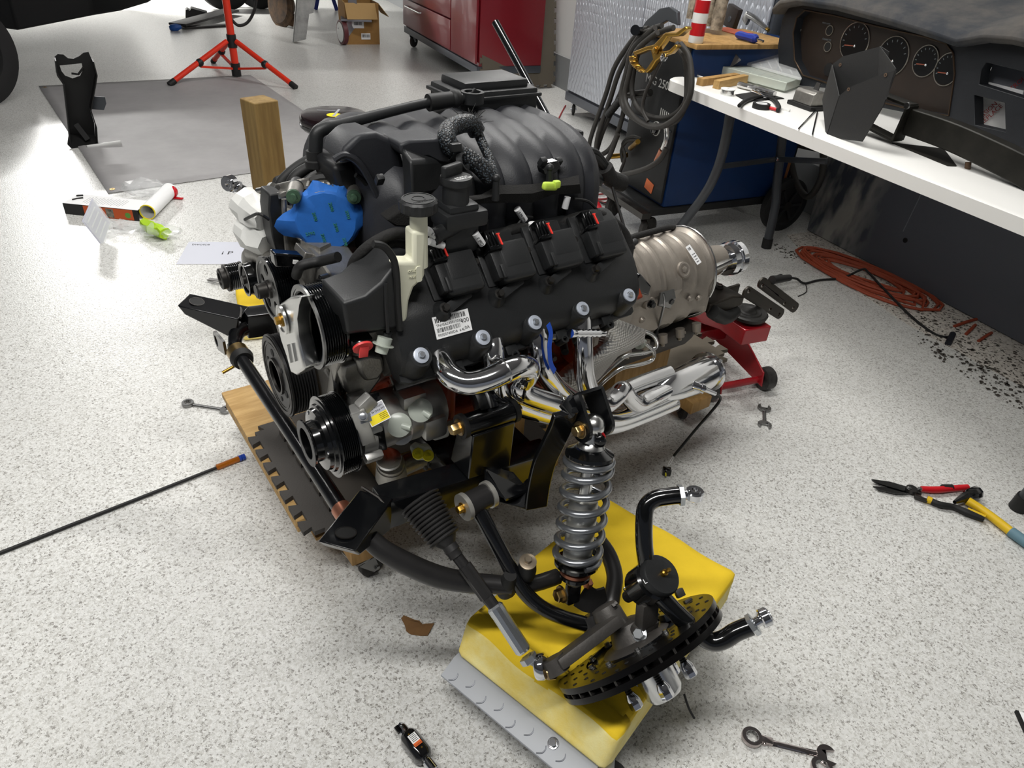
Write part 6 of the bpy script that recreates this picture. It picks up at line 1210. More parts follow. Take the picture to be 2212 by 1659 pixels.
# torque adapter
a, b_ = at_z(862, 1565, 0.02), at_z(935, 1660, 0.02); tq = thing('torque_adapter', 'black digital torque adapter with orange label and chrome ends', 'tool', (a.x, a.y, 0), yaw_of(a, b_)); L = (b_ - a).length
m = MB(); m.loft([[V((x, y * k, 0.021 + z * k)) for y, z in ((-0.018, 0.010), (-0.010, 0.019), (0.010, 0.019), (0.018, 0.010), (0.018, -0.014), (0.010, -0.0195), (-0.010, -0.0195), (-0.018, -0.014))] for x, k in ((L * 0.22, 0.72), (L * 0.30, 1.0), (L * 0.72, 1.0), (L * 0.80, 0.72))]); m.build('body', 'black_gloss', tq, bev=0.002)
m = MB(); m.lathe((L * 0.07, 0, 0.021), (1, 0, 0), [(0, 0.010), (0.004, 0.011), (0.016, 0.011), (0.017, 0.009)], 22); m.cyl((0.0, 0.002, 0.020), (L * 0.07, 0.002, 0.020), 0.0065, n=4); m.build('drive_head', 'chrome', tq)
m = MB(); m.box((L * 0.10, -0.010, 0.028), (0.016, 0.010, 0.008), None, 0.002); m.build('battery_clip', 'black_gloss', tq)
m = MB(); m.lathe((L * 0.79, 0, 0.021), (1, 0, 0), [(0, 0.007), (0.006, 0.007), (0.007, 0.0105), (0.030, 0.0105), (0.031, 0.008), (0.024, 0.007), (0.024, 0)], 22); m.build('socket', 'chrome', tq)
lz = 0.0405; m = MB(); m.plate([(L * 0.36, -0.008), (L * 0.56, -0.008), (L * 0.56, 0.009), (L * 0.36, 0.009)], (), 0.0006, (0, 0, lz)); lb = m.build('warning_label', 'white_paper', tq)
m = MB(); m.plate([(L * 0.53, -0.008), (L * 0.60, -0.008), (L * 0.60, 0.009), (L * 0.53, 0.009)], (), 0.0008, (0, 0, lz)); m.build('label_band', M('label_orange', '#d9642a', 0.5), tq)
m = MB(); 
for k in range(5): m.plate([(L * (0.375 + 0.03 * k), -0.006), (L * (0.385 + 0.03 * k), -0.006), (L * (0.385 + 0.03 * k), 0.007), (L * (0.375 + 0.03 * k), 0.007)], (), 0.0002, (0, 0, lz + 0.0005))
m.text('WARNING', (L * 0.59, -0.006, lz + 0.0005), (0, 1, 0), (-1, 0, 0), 0.0038, 0.0001); m.build('label_print', 'ink', lb)
for y, x in ((-0.003, 0.34), (0.002, 0.66)):
    m = MB(); m.lathe((L * x, y, lz - 0.001), (0, 0, 1), [(0, 0.0022), (0.001, 0.0018)], 12); m.build('body_screw', 'brass', tq)
# tin snips
a, b_ = at_z(1884, 1040), at_z(2130, 1118); L = (b_ - a).length; sn = thing('tin_snips', 'long-blade tin snips with one red and one black-yellow handle', 'tool', (a.x, a.y, 0), yaw_of(a, b_))
sf = Frame((a.x, a.y, 0), yaw_of(a, b_))
def SL(px, py, z=0.01): return sf.px(px, py, z=z)
def flatpoly(mb, pts, z0, z1, fr=None):
    lo = [fr(p[0], p[1], z0) for p in pts]; hi = [p + V((0, 0, z1 - z0)) for p in lo]; return mb.loft([lo, hi])
for pts, z0 in ((((1882, 1037), (1920, 1042), (1955, 1052), (1968, 1060), (1950, 1062), (1915, 1052), (1890, 1044)), 0.009), (((1885, 1052), (1920, 1055), (1955, 1062), (1962, 1068), (1935, 1068), (1900, 1060)), 0.006)):
    m = MB(); flatpoly(m, pts, z0, z0 + 0.004, SL); m.build('blade', 'black_gloss', sn)
m = MB(); p = SL(1968, 1060, 0.008); m.lathe(p, (0, 0, 1), [(0, 0.018), (0.010, 0.017), (0.011, 0.012)], 24); m.obox(SL(1968, 1058, 0.012), SL(1990, 1064, 0.012), 0.022, 0.008, (0, 0, 1), 0.002); m.obox(SL(1975, 1072, 0.010), SL(2003, 1082, 0.010), 0.014, 0.008, (0, 0, 1), 0.002); m.build('pivot_body', 'dark_steel', sn)
for q in ((1963, 1055), (1986, 1057)):
    m = MB(); bolt(m, SL(*q, 0.018), (0, 0, 1), 0.005, 0.003, 0.007); m.build('pivot_bolt', 'steel', sn)
m = MB(); m.tube([SL(1990, 1056, 0.014), SL(2020, 1058, 0.014), SL(2060, 1055, 0.014), SL(2090, 1052, 0.014)], [0.009, 0.011, 0.010, 0.009], 12, smooth=4); rh = m.build('handle', M('snip_red', '#c3121e', 0.4), sn, label='red handle'); m = MB(); m.tube([SL(2036, 1054, 0.0145), SL(2056, 1054, 0.0145)], 0.0118, 12); m.build('grip_band', 'black_rubber', rh)
m = MB(); m.tube([SL(2003, 1078, 0.012), SL(2030, 1090, 0.012), SL(2060, 1095, 0.012), SL(2090, 1108, 0.012), SL(2125, 1122, 0.012)], [0.009, 0.010, 0.009, 0.011, 0.008], 12, smooth=4); bh = m.build('handle', 'black_rubber', sn, label='black and yellow handle'); m = MB(); m.tube([SL(2002, 1078, 0.012), SL(2012, 1082, 0.012)], 0.0105, 12); m.tube([SL(2090, 1100, 0.016), SL(2128, 1117, 0.016)], 0.006, 10); m.build('grip_trim', M('snip_yellow', '#d8b21a', 0.45), bh)
# hammer
a, b_ = at_z(2085, 1078), at_z(2330, 1240); L = (b_ - a).length; hm = thing('hammer', 'hammer with yellow and blue-grey handle beside the tin snips', 'hammer', (a.x, a.y, 0), yaw_of(a, b_)); hf = Frame((a.x, a.y, 0), yaw_of(a, b_))
def HL(px, py, z=0.02): return hf.px(px, py, z=z)
h0, h1 = HL(2062, 1085, 0.022), HL(2110, 1064, 0.022); m = MB(); d = h1 - h0; m.loft([[h0 + d * t + (frame(d)[1] * math.cos(k * PI / 4) + frame(d)[2] * math.sin(k * PI / 4)) * r for k in range(8)] for t, r in ((0, 0.006), (0.3, 0.013), (0.5, 0.017), (0.6, 0.017), (0.65, 0.021), (1.0, 0.021), (1.05, 0.018))]); m.build('head', 'black_gloss', hm)
m = MB(); m.tube([HL(2090, 1082, 0.022), HL(2120, 1100, 0.019), HL(2160, 1130, 0.016), HL(2185, 1150, 0.016)], [0.013, 0.012, 0.013, 0.013], 14, smooth=4); m.build('handle', 'snip_yellow', hm, label='yellow handle'); m = MB(); m.tube([HL(2183, 1148, 0.0165), HL(2230, 1182, 0.0165), HL(2300, 1235, 0.0165)], 0.0155, 14, smooth=3); m.build('grip', M('grip_blue', '#5f7f8c', 0.6), hm)
# paper at the lower right corner of the floor, and a bit of clear wrap
a = at_z(2196, 1548); m = MB(); m.box((0.16, -0.14, 0.003), (0.32, 0.30, 0.006), None, 0.001); bd_ = m.build('clip_board', 'white_paper', None, label='printed booklet lying flat on the floor past the long wrench', cat='booklet', loc=(a.x, a.y, 0), rotz=-0.12)
m = MB(); m.box((0.002, -0.14, 0.004), (0.006, 0.302, 0.0085)); m.build('spine', 'ink', bd_)
m = MB(); m.plate([(0.012, -0.05), (0.026, -0.05), (0.026, -0.02), (0.012, -0.02)], (), 0.0004, (0, 0, 0.0064)); m.plate([(0.010, -0.105), (0.030, -0.105), (0.030, -0.08), (0.010, -0.08)], (), 0.0004, (0, 0, 0.0064)); m.build('cover_print', M('print_grey', '#8b8b92', 0.6), bd_)
# zip tie scrap
a = at_z(1500, 995); m = MB(); m.tube([at_z(1460, 985, 0.003) - a, at_z(1480, 1000, 0.004) - a, at_z(1520, 1003, 0.003) - a], 0.0007, 5, smooth=4); m.box(at_z(1505, 999, 0.002) - a, (0.012, 0.005, 0.002), None, 0.0005); m.build('cable_tie', 'white_plastic', None, label='thin white cable tie on the floor by the black sensor plug', cat='cable tie', loc=(a.x, a.y, 0))
# ------------------------------------------------------------------ background, along the right-hand wall
class VPlane:
    """upright plane through a floor point, facing the camera: pixels on it become local (across, up)"""
    def __init__(s, px, py, z=0.0):
        s.o = at_z(px, py, z); d = V((s.o.x, s.o.y, 0)).normalized(); s.n = d; s.u = V((d.y, -d.x, 0)); s.yaw = math.atan2(s.u.y, s.u.x); s.base = V((s.o.x, s.o.y, 0))
    def p(s, px, py, back=0.0):
        q = on_plane(px, py, s.o, s.n) - s.base; return V((q.dot(s.u), back, q.z))
def slab3(mb, f, dv):
    n = len(f); g = [p + dv for p in f]; return mb.add(f + g, [tuple(range(n)), tuple(range(2 * n - 1, n - 1, -1))] + [(i, (i + 1) % n, n + (i + 1) % n, n + i) for i in range(n)])
YAW = RM.yaw
# ---- white folding table
TZt = 0.80
tf1, tf2 = RM.px(1607, 232.6, z=TZt), RM.px(2212, 468, z=TZt); ty = (tf1.y + tf2.y) / 2; tx0 = RM.px(1438, 168, z=TZt).x - 0.02; TL, TD = 2.44, 0.76
tb_ = thing('folding_table', 'white plastic folding table with grey steel legs along the wall', 'table', RM.w(tx0, ty), YAW)
def TT(px, py, z=TZt): q = RM.px(px, py, z=z); return V((q.x - tx0, q.y - ty, z))
def TY(px, py, y): q = RM.px(px, py, y=ty + y); return V((q.x - tx0, y, q.z))
m = MB(); o1 = rrect(TL, TD, 0.07, 6, TL / 2, TD / 2); o2 = rrect(TL - 0.016, TD - 0.016, 0.065, 6, TL / 2, TD / 2)
m.loft([[V((a, b_, TZt - 0.048)) for a, b_ in o1], [V((a, b_, TZt - 0.006)) for a, b_ in o1], [V((a, b_, TZt)) for a, b_ in o2]]); m.build('table_top', 'table_white', tb_)
m = MB(); m.obox((TL * 0.5, 0.004, TZt - 0.03), (TL * 0.5 + 0.002, TD - 0.004, TZt - 0.03), 0.004, 0.05); m.build('fold_seam', 'leg_grey', tb_)
fa, fb = TT(1440, 527, 0), TT(1655, 535, 0)
la = [TY(1575, 250, fa.y), TY(1568, 300, fa.y), TY(1548, 370, fa.y), TY(1515, 430, fa.y), fa]; la[0].z = TZt - 0.05
lb_ = [TY(1692, 280, fb.y), TY(1686, 330, fb.y), TY(1678, 400, fb.y), TY(1674, 450, fb.y), fb]
for P_ in (la, lb_):
    m = MB(); m.tube(P_, 0.022, 14, smooth=4); lg = m.build('leg', 'leg_grey', tb_); m = MB(); m.cyl(P_[-1], P_[-1] + (P_[-2] - P_[-1]).normalized() * 0.05, 0.026, n=14); m.build('foot_cap', 'black_rubber', lg)
f2 = TT(2198, 1098, 0)
for P_, f_ in ((la, f2), (lb_, V((f2.x, fb.y, 0)))):
    q_ = [V((f_.x + 0.03, f_.y, TZt - 0.05)), V((f_.x + 0.03, f_.y, 0.35)), V((f_.x, f_.y, 0.0))]; m = MB(); m.tube(q_, 0.022, 14, smooth=4); lg = m.build('leg', 'leg_grey', tb_); m = MB(); m.cyl(q_[-1], q_[-1] + (q_[-2] - q_[-1]).normalized() * 0.05, 0.026, n=14); m.build('foot_cap', 'black_rubber', lg)
m = MB(); m.obox(la[2] + V((0, 0, 0.02)), lb_[1] + V((0, 0, -0.03)), 0.02, 0.022, (0, 0, 1), 0.003); br_ = m.build('leg_brace', 'leg_grey', tb_)
m = MB(); p0 = (lb_[1] + V((0, -0.03, -0.03))); m.obox(p0, p0 + V((0.35, -0.04, 0.10)), 0.014, 0.026, (0, 0, 1), 0.003); m.build('fold_strut', 'leg_grey', br_); m = MB(); bolt(m, p0 + V((0.03, -0.01, 0.01)), (0, -1, 0), 0.008, 0.004, 0.011); m.build('strut_pin', 'chrome', br_)

# ---- things on the table
def onT(name, lab, cat, px, py, group=None):
    q = RM.px(px, py, z=TZt); t = thing(name, lab, cat, RM.w(q.x, q.y, TZt), YAW, group); t['q'] = 0; del t['q']; return t, q
def LQ(q):      # local helpers about a table spot
    return (lambda px, py, z=0.0: (lambda r: V((r.x - q.x, r.y - q.y, z)))(RM.px(px, py, z=TZt + z))), (lambda px, py, y=0.0: (lambda r: V((r.x - q.x, y, r.z - TZt)))(RM.px(px, py, y=q.y + y)))
# dashboard
dq = RM.px(1740, 195, z=TZt); DB = thing('dashboard', 'black car dashboard with brown gauge panel and four round dials on the table', 'dashboard', RM.w(dq.x, dq.y, TZt), YAW)
Zl, Yl = LQ(dq)
def DP(px, py, y=0.0): return Yl(px, py, y)
face = [DP(*p) for p in ((1684, 175), (1680, 100), (1690, 40), (1706, 12), (1735, 2), (1800, 12), (1900, 32), (2010, 62), (2070, 92), (2110, 88), (2212, 95), (2340, 120), (2370, 330), (2212, 330), (2120, 300), (2062, 265), (1990, 250), (1900, 232), (1780, 190), (1730, 185))]
g1 = [DP(*p) for p in ((1717, 130), (1714, 70), (1722, 38), (1740, 22), (1800, 33), (1900, 58), (2000, 80), (2045, 95), (2060, 115), (2063, 160), (2050, 250), (1985, 240), (1900, 220), (1790, 180), (1735, 163))]
g2 = [DP(*p) for p in ((2120, 150), (2130, 135), (2212, 155), (2330, 185), (2330, 240), (2212, 212), (2115, 182))]
g3 = [DP(*p) for p in ((2104, 205), (2170, 222), (2172, 285), (2106, 270))]
m = MB(); XZ = lambda P: [(p.x, p.z) for p in P]
m.plate(XZ(face), [XZ(g1), XZ(g2), XZ(g3)], 0.05, (0, 0.025, 0), (1, 0, 0), (0, 0, 1)); m.build('dash_face', 'dash_black', DB, bev=0.008)
m = MB(); pad = [(1690, 22), (1708, 6), (1745, 0), (1830, 12), (1930, 38), (2030, 68), (2090, 88), (2150, 78), (2212, 82), (2340, 110)]
rg = []
for a, c_ in pad:
    p = DP(a, c_); rg.append([p + V((0, -0.05, -0.02)), p + V((0, -0.065, 0.0)), p + V((0, -0.05, 0.022)), p + V((0, 0.02, 0.045)), p + V((0, 0.14, 0.075)), p + V((0, 0.42, 0.13)), p + V((0, 0.42, 0.05)), p + V((0, 0.03, -0.02))])
m.loft(rg); m.build('dash_pad', 'dash_dusty', DB, label='dusty padded dash top', bev=0.006)
m = MB(); m.plate(XZ([p * 1.0 for p in g1]), (), 0.006, (0, 0.045, 0), (1, 0, 0), (0, 0, 1)); gp = m.build('gauge_panel', 'dash_brown', DB, label='dark brown gauge panel')
m = MB(); m.tube([p + V((0, -0.002, 0)) for p in g1], 0.0035, 6, closed=True); m.build('panel_trim', M('trim_bronze', '#4a3c30', 0.35, 0.7), gp)
for (px, py), rx, rz in (((1846, 90), 0.072, 0.072), ((1928, 122), 0.072, 0.072), ((1999, 132), 0.052, 0.055), ((2046, 150), 0.050, 0.056)):
    c0 = DP(px, py, 0.040); m = MB(); m.tube([c0 + V((rx * math.cos(t), 0, rz * math.sin(t))) for t in [k * PI / 18 for k in range(36)]], 0.0026, 6, closed=True); dl = m.build('dial', M('dial_chrome', '#b5b0a6', 0.25, 0.9), gp, label='round instrument dial with chrome ring')
    m = MB(); m.lathe(c0 + V((0, -0.001, 0)), (0, 1, 0), [(0, rx), (0.001, rx * 0.99), (0.002, 0)], 36); m.build('dial_face', M('dial_black', '#07080a', 0.3), dl)
    m = MB()
    for k in range(9):
        a = PI * (1.15 - 0.13 * k) ; m.obox(c0 + V((rx * 0.72 * math.cos(a), -0.002, rz * 0.72 * math.sin(a))), c0 + V((rx * 0.84 * math.cos(a), -0.002, rz * 0.84 * math.sin(a))), 0.003, 0.001, (0, -1, 0))
    m.build('dial_marks', M('mark_grey', '#6b7074', 0.5), dl); tag(dl.children[-1], kind='stuff')
    m = MB(); m.obox(c0 + V((0.012, -0.004, -rz * 0.2)), c0 + V((-rx * 0.6, -0.004, -rz * 0.28)), 0.004, 0.001, (0, -1, 0)); m.build('needle', M('needle_red', '#8a4a36', 0.5), dl); m = MB(); m.sphere(c0 + V((0.012, -0.005, -rz * 0.2)), 0.006, 10, 8); m.build('needle_hub', 'chrome', dl)
for px, py in ((1792, 66), (1788, 101)):
    c0 = DP(px, py, 0.040); m = MB(); m.ring(c0, (0, -1, 0), 0.0205, 0.0180, 0.002, 24); m.lathe(c0, (0, -1, 0), [(0, 0.018), (0.0008, 0.018)], 24); m.build('switch_hole', M('hole_ring', '#8d877c', 0.4, 0.5), gp)
    m = MB(); m.lathe(c0, (0, -1, 0), [(0.0009, 0.0175), (0.0014, 0.0175)], 24); m.build('switch_bore', 'ink', gp)
m = MB(); m.text('CIGARETTE', DP(1776, 85, 0.0405), (1, 0, 0), (0, 0, 1), 0.010, 0.0003); m.text('HEAD LAMPS', DP(1776, 50, 0.0405), (1, 0, 0), (0, 0, 1), 0.008, 0.0003); m.build('panel_lettering', 'mark_grey', gp)
m = MB(); m.lathe(DP(1790, 150, 0.04), (0, -1, 0), [(0, 0.026), (0.001, 0.026)], 20); m.build('ignition_hole', 'ink', gp)
for px, py in ((1729, 65),):
    m = MB(); bolt(m, DP(px, py, 0.041), (0, -1, 0), 0.004, 0.002, 0.006); m.build('panel_screw', 'steel', gp)
m = MB(); m.box(DP(2150, 245, 0.10), (0.16, 0.004, 0.20), Matrix.Rotation(0.3, 3, 'X'), 0.001); pp = m.build('backing_sheet', 'white_paper', DB); m = MB(); m.text('EMISSION CONTROL', DP(2108, 268, 0.085), (0.5, 0.0, 0.85), (-0.85, -0.2, 0.5), 0.022, 0.0004); m.text('REPLACE', DP(2122, 270, 0.085), (0.5, 0.0, 0.85), (-0.85, -0.2, 0.5), 0.022, 0.0004); m.build('sheet_print', M('print_red', '#a03030', 0.6), pp)
m = MB(); m.box(DP(2220, 185, 0.12), (0.30, 0.004, 0.14), None, 0.001); m.build('vent_backing', M('vent_grey', '#8b8e95', 0.5), DB)
# open black console box standing in front
bq = RM.px(1822, 303, z=TZt); CB = thing('console_box', 'open black plastic console box standing in front of the dashboard', 'box', RM.w(bq.x, bq.y, TZt), YAW); Zl, Yl = LQ(bq)
F_ = [Yl(*p, 0.0) for p in ((1784, 296), (1862, 306), (1908, 228), (1936, 152), (1905, 160), (1840, 186), (1812, 207))]
m = MB(); slab3(m, F_, V((0, 0.004, 0))); cbo = m.build('front_wall', 'black_plastic_dull', CB)
m = MB(); Lf = [F_[0], F_[6], Yl(1797, 140, 0.13), Yl(1776, 215, 0.13)]; slab3(m, Lf, V((0.004, 0, 0))); m.build('side_wall', 'black_plastic_dull', CB)
m = MB(); slab3(m, [Yl(1797, 140, 0.13), Yl(1820, 122, 0.13), Yl(1902, 100, 0.13), Yl(1920, 112, 0.13), Yl(1895, 210, 0.13), Yl(1780, 215, 0.13)], V((0, 0.004, 0))); m.build('back_wall', 'black_plastic_dull', CB)
m = MB(); slab3(m, [Yl(1902, 100, 0.13), Yl(1920, 125, 0.08), Yl(1936, 148, 0.0), Yl(1915, 215, 0.0), Yl(1895, 210, 0.12)], V((-0.004, 0, 0))); m.build('side_wall', 'black_plastic_dull', CB)
for px, py, y in ((1833, 193, -0.001), (1913, 162, -0.001), (1815, 140, 0.129)):
    m = MB(); m.ring(Yl(px, py, y), (0, -1, 0), 0.006, 0.0025, 0.001, 14); m.build('screw_hole', M('hole_rust', '#5d4a3a', 0.6), CB)
# long curved shifter bracket with square frame
kq = RM.px(1960, 318, z=TZt); KB = thing('console_bracket', 'long curved black steel bracket with a square frame end, lying on the table', 'bracket', RM.w(kq.x, kq.y, TZt), YAW); Zl, Yl = LQ(kq)
fr_ = [Yl(*p, -0.02) for p in ((1885, 195), (1972, 228), (1938, 303), (1870, 268))]
for i in range(4):
    m = MB(); m.obox(fr_[i], fr_[(i + 1) % 4], 0.055, 0.009, (0, -1, 0.2) if False else (0, 0, 1) if i % 2 == 0 else (1, 0, 0), 0.002); m.build('frame_side', M('bracket_black', '#26241f', 0.5, 0.4, var=0.3, vscale=14, color2='#15140f'), KB)
for i in (0, 1):
    m = MB(); m.lathe(fr_[i] + V((0, -0.028, 0)), (0, -1, 0), [(0, 0.012), (0.004, 0.010), (0.005, 0.0)], 16); m.build('frame_rivet', 'steel', KB)
m = MB(); m.strip([Yl(1968, 262, 0.0), Yl(2050, 290, 0.0), Yl(2130, 325, 0.0), Yl(2230, 375, 0.0), Yl(2330, 440, 0.0)], 0.05, 0.085, (0, 0, 1), smooth=4); m.build('curved_rail', 'bracket_black', KB, label='curved black rail', bev=0.004)
m = MB(); m.tube([Yl(2092, 350, 0.0), Yl(2088, 378, 0.0)], 0.009, 12); m.box(Yl(2086, 376, 0.0), (0.03, 0.02, 0.01), None, 0.002); m.build('rail_pin', 'rust', KB)
m = MB(); m.plate([(-0.05, -0.02), (0.20, -0.05), (0.21, -0.02), (0.05, 0.12)], (), 0.003, (0, 0, 0.002)); m.build('foot_plate', 'bracket_black', KB)
# clear organiser with compartments and its lid
t, q = onT('parts_organiser', 'clear plastic parts organiser with hinged lid open on the table', 'organiser', 1575, 160); Zl, Yl = LQ(q)
o0 = [Zl(1560, 150, 0.03), Zl(1698, 186, 0.03), Zl(1730, 175, 0.03), Zl(1600, 138, 0.03)]
m = MB(); m.loft([[p * 1 - V((0, 0, 0.022)) for p in o0], [p + V((0, 0, 0.014)) for p in o0]], caps=True); m.build('tray', 'milky_plastic', t, bev=0.003)
for k in range(1, 7):
    p0, p1 = o0[0].lerp(o0[1], k / 7), o0[3].lerp(o0[2], k / 7); m = MB(); m.obox(p0 + V((0, 0, 0.0135)), p1 + V((0, 0, 0.0135)), 0.003, 0.004); m.build('divider', 'clear_film', t)
m = MB(); lid = [Zl(1600, 138, 0.045), Zl(1730, 175, 0.045), Zl(1700, 120, 0.09), Zl(1570, 85, 0.09)]; slab3(m, lid, V((0, 0.004, 0.012))); m.build('lid', 'clear_film', t, bev=0.003)
for k in range(6):
    p0 = lid[0].lerp(lid[1], (k + 0.5) / 6); p1 = lid[3].lerp(lid[2], (k + 0.5) / 6); m = MB(); m.tube([p0.lerp(p1, 0.2), p0.lerp(p1, 0.8)], 0.003, 6); m.build('lid_rib', 'clear_film', t)
m = MB(); m.box(Zl(1640, 168, 0.006), (0.30, 0.06, 0.012), None, 0.002); m.build('board_under', 'wood', t)
# offcut sticks
for lab, p0, p1, w, hh, mt in (('sawn wood offcut at the end of the table', (1510, 185), (1600, 172), 0.035, 0.030, 'wood'), ('square wood offcut behind the solder reel', (1545, 192), (1610, 178), 0.03, 0.034, 'ply')):
    a, b_ = RM.px(*p0, z=TZt), RM.px(*p1, z=TZt); m = MB(); L = (V((b_.x, b_.y, 0)) - V((a.x, a.y, 0))).length; m.box((L / 2, 0, hh / 2), (L, w, hh), None, 0.002); m.build('wood_offcut', mt, None, label=lab, cat='wood', loc=RM.w(a.x, a.y, TZt), rotz=YAW + math.atan2(b_.y - a.y, b_.x - a.x))
# foil tube, solder reel, tape, pliers, black sheet, heater box, ties
a, b_ = RM.px(1596, 182, z=TZt + 0.015), RM.px(1674, 203, z=TZt + 0.015); m = MB(); L = (b_ - a).length; random.seed(2); m.loft([[V((L * k / 14, 0.014 * math.cos(j * PI / 5) * random.uniform(0.8, 1.12), 0.014 + 0.0135 * math.sin(j * PI / 5) * random.uniform(0.85, 1.0))) for j in range(10)] for k in range(15)]); m.build('foil_roll', M('foil', '#cfcfce', 0.25, 1.0), None, label='crumpled silver foil tube on the table', cat='foil', loc=RM.w(a.x, a.y, TZt), rotz=YAW + math.atan2(b_.y - a.y, b_.x - a.x), ang=10)
t, q = onT('solder_reel', 'small silver reel of solder wire on the table edge', 'reel', 1570, 205)
m = MB(); m.lathe((0, 0, 0), (0, 0, 1), [(0, 0.030), (0.003, 0.030), (0.003, 0.022), (0.022, 0.022), (0.022, 0.030), (0.025, 0.030), (0.025, 0.006), (0.018, 0.006)], 28); m.build('spool', 'white_plastic', t); m = MB(); m.lathe((0, 0, 0.0032), (0, 0, 1), [(0, 0.027), (0.0045, 0.0275), (0.009, 0.027), (0.0135, 0.0275), (0.0185, 0.027)], 28); m.build('solder_wire', 'bright_alu', t)
t, q = onT('tape_roll', 'roll of black electrical tape on the table', 'tape', 1643, 234); m = MB(); m.lathe((0, 0, 0), (0, 0, 1), [(0, 0.022), (0, 0.034), (0.019, 0.034), (0.019, 0.022), (0, 0.022)], 32, caps=False); m.build('tape', 'black_rubber', t); m = MB(); m.lathe((0, 0, 0.0005), (0, 0, 1), [(0, 0.019), (0, 0.022), (0.0185, 0.022), (0.0185, 0.019), (0, 0.019)], 32, caps=False); m.build('core', 'white_paper', t)
t, q = onT('pliers', 'black-handled pliers lying behind the tape roll', 'pliers', 1625, 210); Zl, Yl = LQ(q)
m = MB(); m.tube([Zl(1597, 228, 0.01), Zl(1610, 218, 0.01), Zl(1630, 211, 0.01), Zl(1645, 208, 0.01)], [0.008, 0.009, 0.008, 0.006], 10, smooth=4); m.build('handle', 'black_rubber', t); m = MB(); m.tube([Zl(1645, 205, 0.01), Zl(1670, 214, 0.01), Zl(1682, 230, 0.01), Zl(1680, 238, 0.01)], [0.006, 0.008, 0.009, 0.008], 10, smooth=4); m.build('handle', 'black_rubber', t)
m = MB(); m.obox(Zl(1628, 196, 0.01), Zl(1655, 210, 0.01), 0.022, 0.012, (0, 0, 1), 0.003); m.build('jaws', 'chrome', t); m = MB(); m.tube([Zl(1660, 232, 0.008), Zl(1682, 238, 0.008)], 0.006, 10); m.build('handle_sleeve', 'red_plastic', t)
t, q = onT('square_sheet', 'flat black square sheet under the pliers', 'sheet', 1620, 208); Zl, Yl = LQ(q); m = MB(); m.loft([[Zl(*p, z) for p in ((1588, 204), (1640, 196), (1694, 212), (1612, 218))] for z in (0.0005, 0.004)]); m.build('sheet', 'black_rubber', t)
t, q = onT('heater_box', 'small dented metal-cased box with a black base', 'box', 1735, 232); Zl, Yl = LQ(q)
m = MB(); m.box((0, 0.02, 0.008), (0.135, 0.095, 0.016), None, 0.003); m.build('base', 'black_rubber', t); m = MB(); m.loft([[V((x, 0.02 + y, z)) for y, z in ((-0.038, 0.016), (-0.034, 0.058), (-0.022, 0.068), (0.024, 0.068), (0.036, 0.058), (0.038, 0.016))] for x in (-0.052, 0.052)]); m.build('casing', 'cast_alu', t, bev=0.003)
m = MB(); m.plate([(-0.014, 0), (0.014, 0), (0.010, 0.03), (-0.010, 0.03)], (), 0.003, (0.01, 0.03, 0.066), (1, 0, 0), (0, 0.2, 1)); m.build('clip', 'steel', t)
t, q = onT('cable_ties', 'pair of black cable tie tails hanging over the table', 'cable tie', 1755, 262); Zl, Yl = LQ(q)
for p0, p1 in (((1762, 238), (1725, 278)), ((1766, 240), (1755, 290))):
    m = MB(); m.strip([Zl(*p0, 0.006), Zl((p0[0] + p1[0]) / 2, (p0[1] + p1[1]) / 2, 0.004), Zl(*p1, 0.002)], 0.005, 0.0018); m.build('tie_tail', 'black_gloss', t)
m = MB(); r_ = RM.px(1700, 240, z=TZt); m.box((0, 0, 0.004), (0.022, 0.012, 0.008), None, 0.001); m.box((-0.02, 0, 0.004), (0.02, 0.004, 0.004)); m.build('wire_plug', 'white_plastic', None, label='tiny white wire plug on the table beside the tape roll', cat='plug', loc=RM.w(r_.x, r_.y, TZt), rotz=YAW + 0.3)
t, q = onT('white_lead', 'looped white cable at the rounded table end', 'cable', 1490, 155); Zl, Yl = LQ(q); m = MB(); m.tube([Zl(1560, 150, 0.006), Zl(1510, 152, 0.006), Zl(1478, 150, 0.006), Zl(1470, 157, 0.006), Zl(1490, 158, 0.006), Zl(1525, 170, 0.006)], 0.004, 8, smooth=5); m.build('lead', 'white_plastic', t)
t, q = onT('steel_offcut', 'bent grey sheet metal offcut propped behind the organiser', 'sheet metal', 1540, 155); Zl, Yl = LQ(q); m = MB(); slab3(m, [Yl(1518, 100, 0.04), Yl(1575, 100, 0.04), Yl(1600, 130, 0.02), Yl(1565, 155, 0.0), Yl(1553, 158, 0.0)], V((0, 0.003, 0))); m.build('sheet', M('sheet_grey', '#6f6c6a', 0.5, 0.4), t)

# ---- sanded grey body panel leaning behind the table
pb0, pb1 = RM.px(1745, 498, z=0.0), RM.px(2212, 752, z=0.0); py0 = (pb0.y + pb1.y) / 2; lean = math.atan2(-py0 - 0.05, 1.0)
pn = thing('body_panel', 'sanded grey car body panel leaning on the wall under the table', 'panel', RM.w(pb0.x, py0), YAW)
pN = RM.x.cross(RM.y * math.sin(lean) + RM.z * math.cos(lean)).normalized(); pO = RM.w(pb0.x, py0)
def PP(px, py): q = RM.l(on_plane(px, py, pO, pN)); return V((q.x - pb0.x, q.y - py0, q.z))
m = MB(); out = [PP(*p) for p in ((1742, 498), (1757, 440), (1775, 380), (1795, 320), (1810, 250))]; out = [p for p in out] + [V((out[-1].x + 0.4, out[-1].y, out[-1].z)), V((2.4, out[-1].y, out[-1].z)), V((2.4, 0.0, 0.004)), V((1.3, 0, 0.004))]
for p in out: p.z = max(p.z, 0.004)
slab3(m, out, V((0, 0.02, 0.0)))
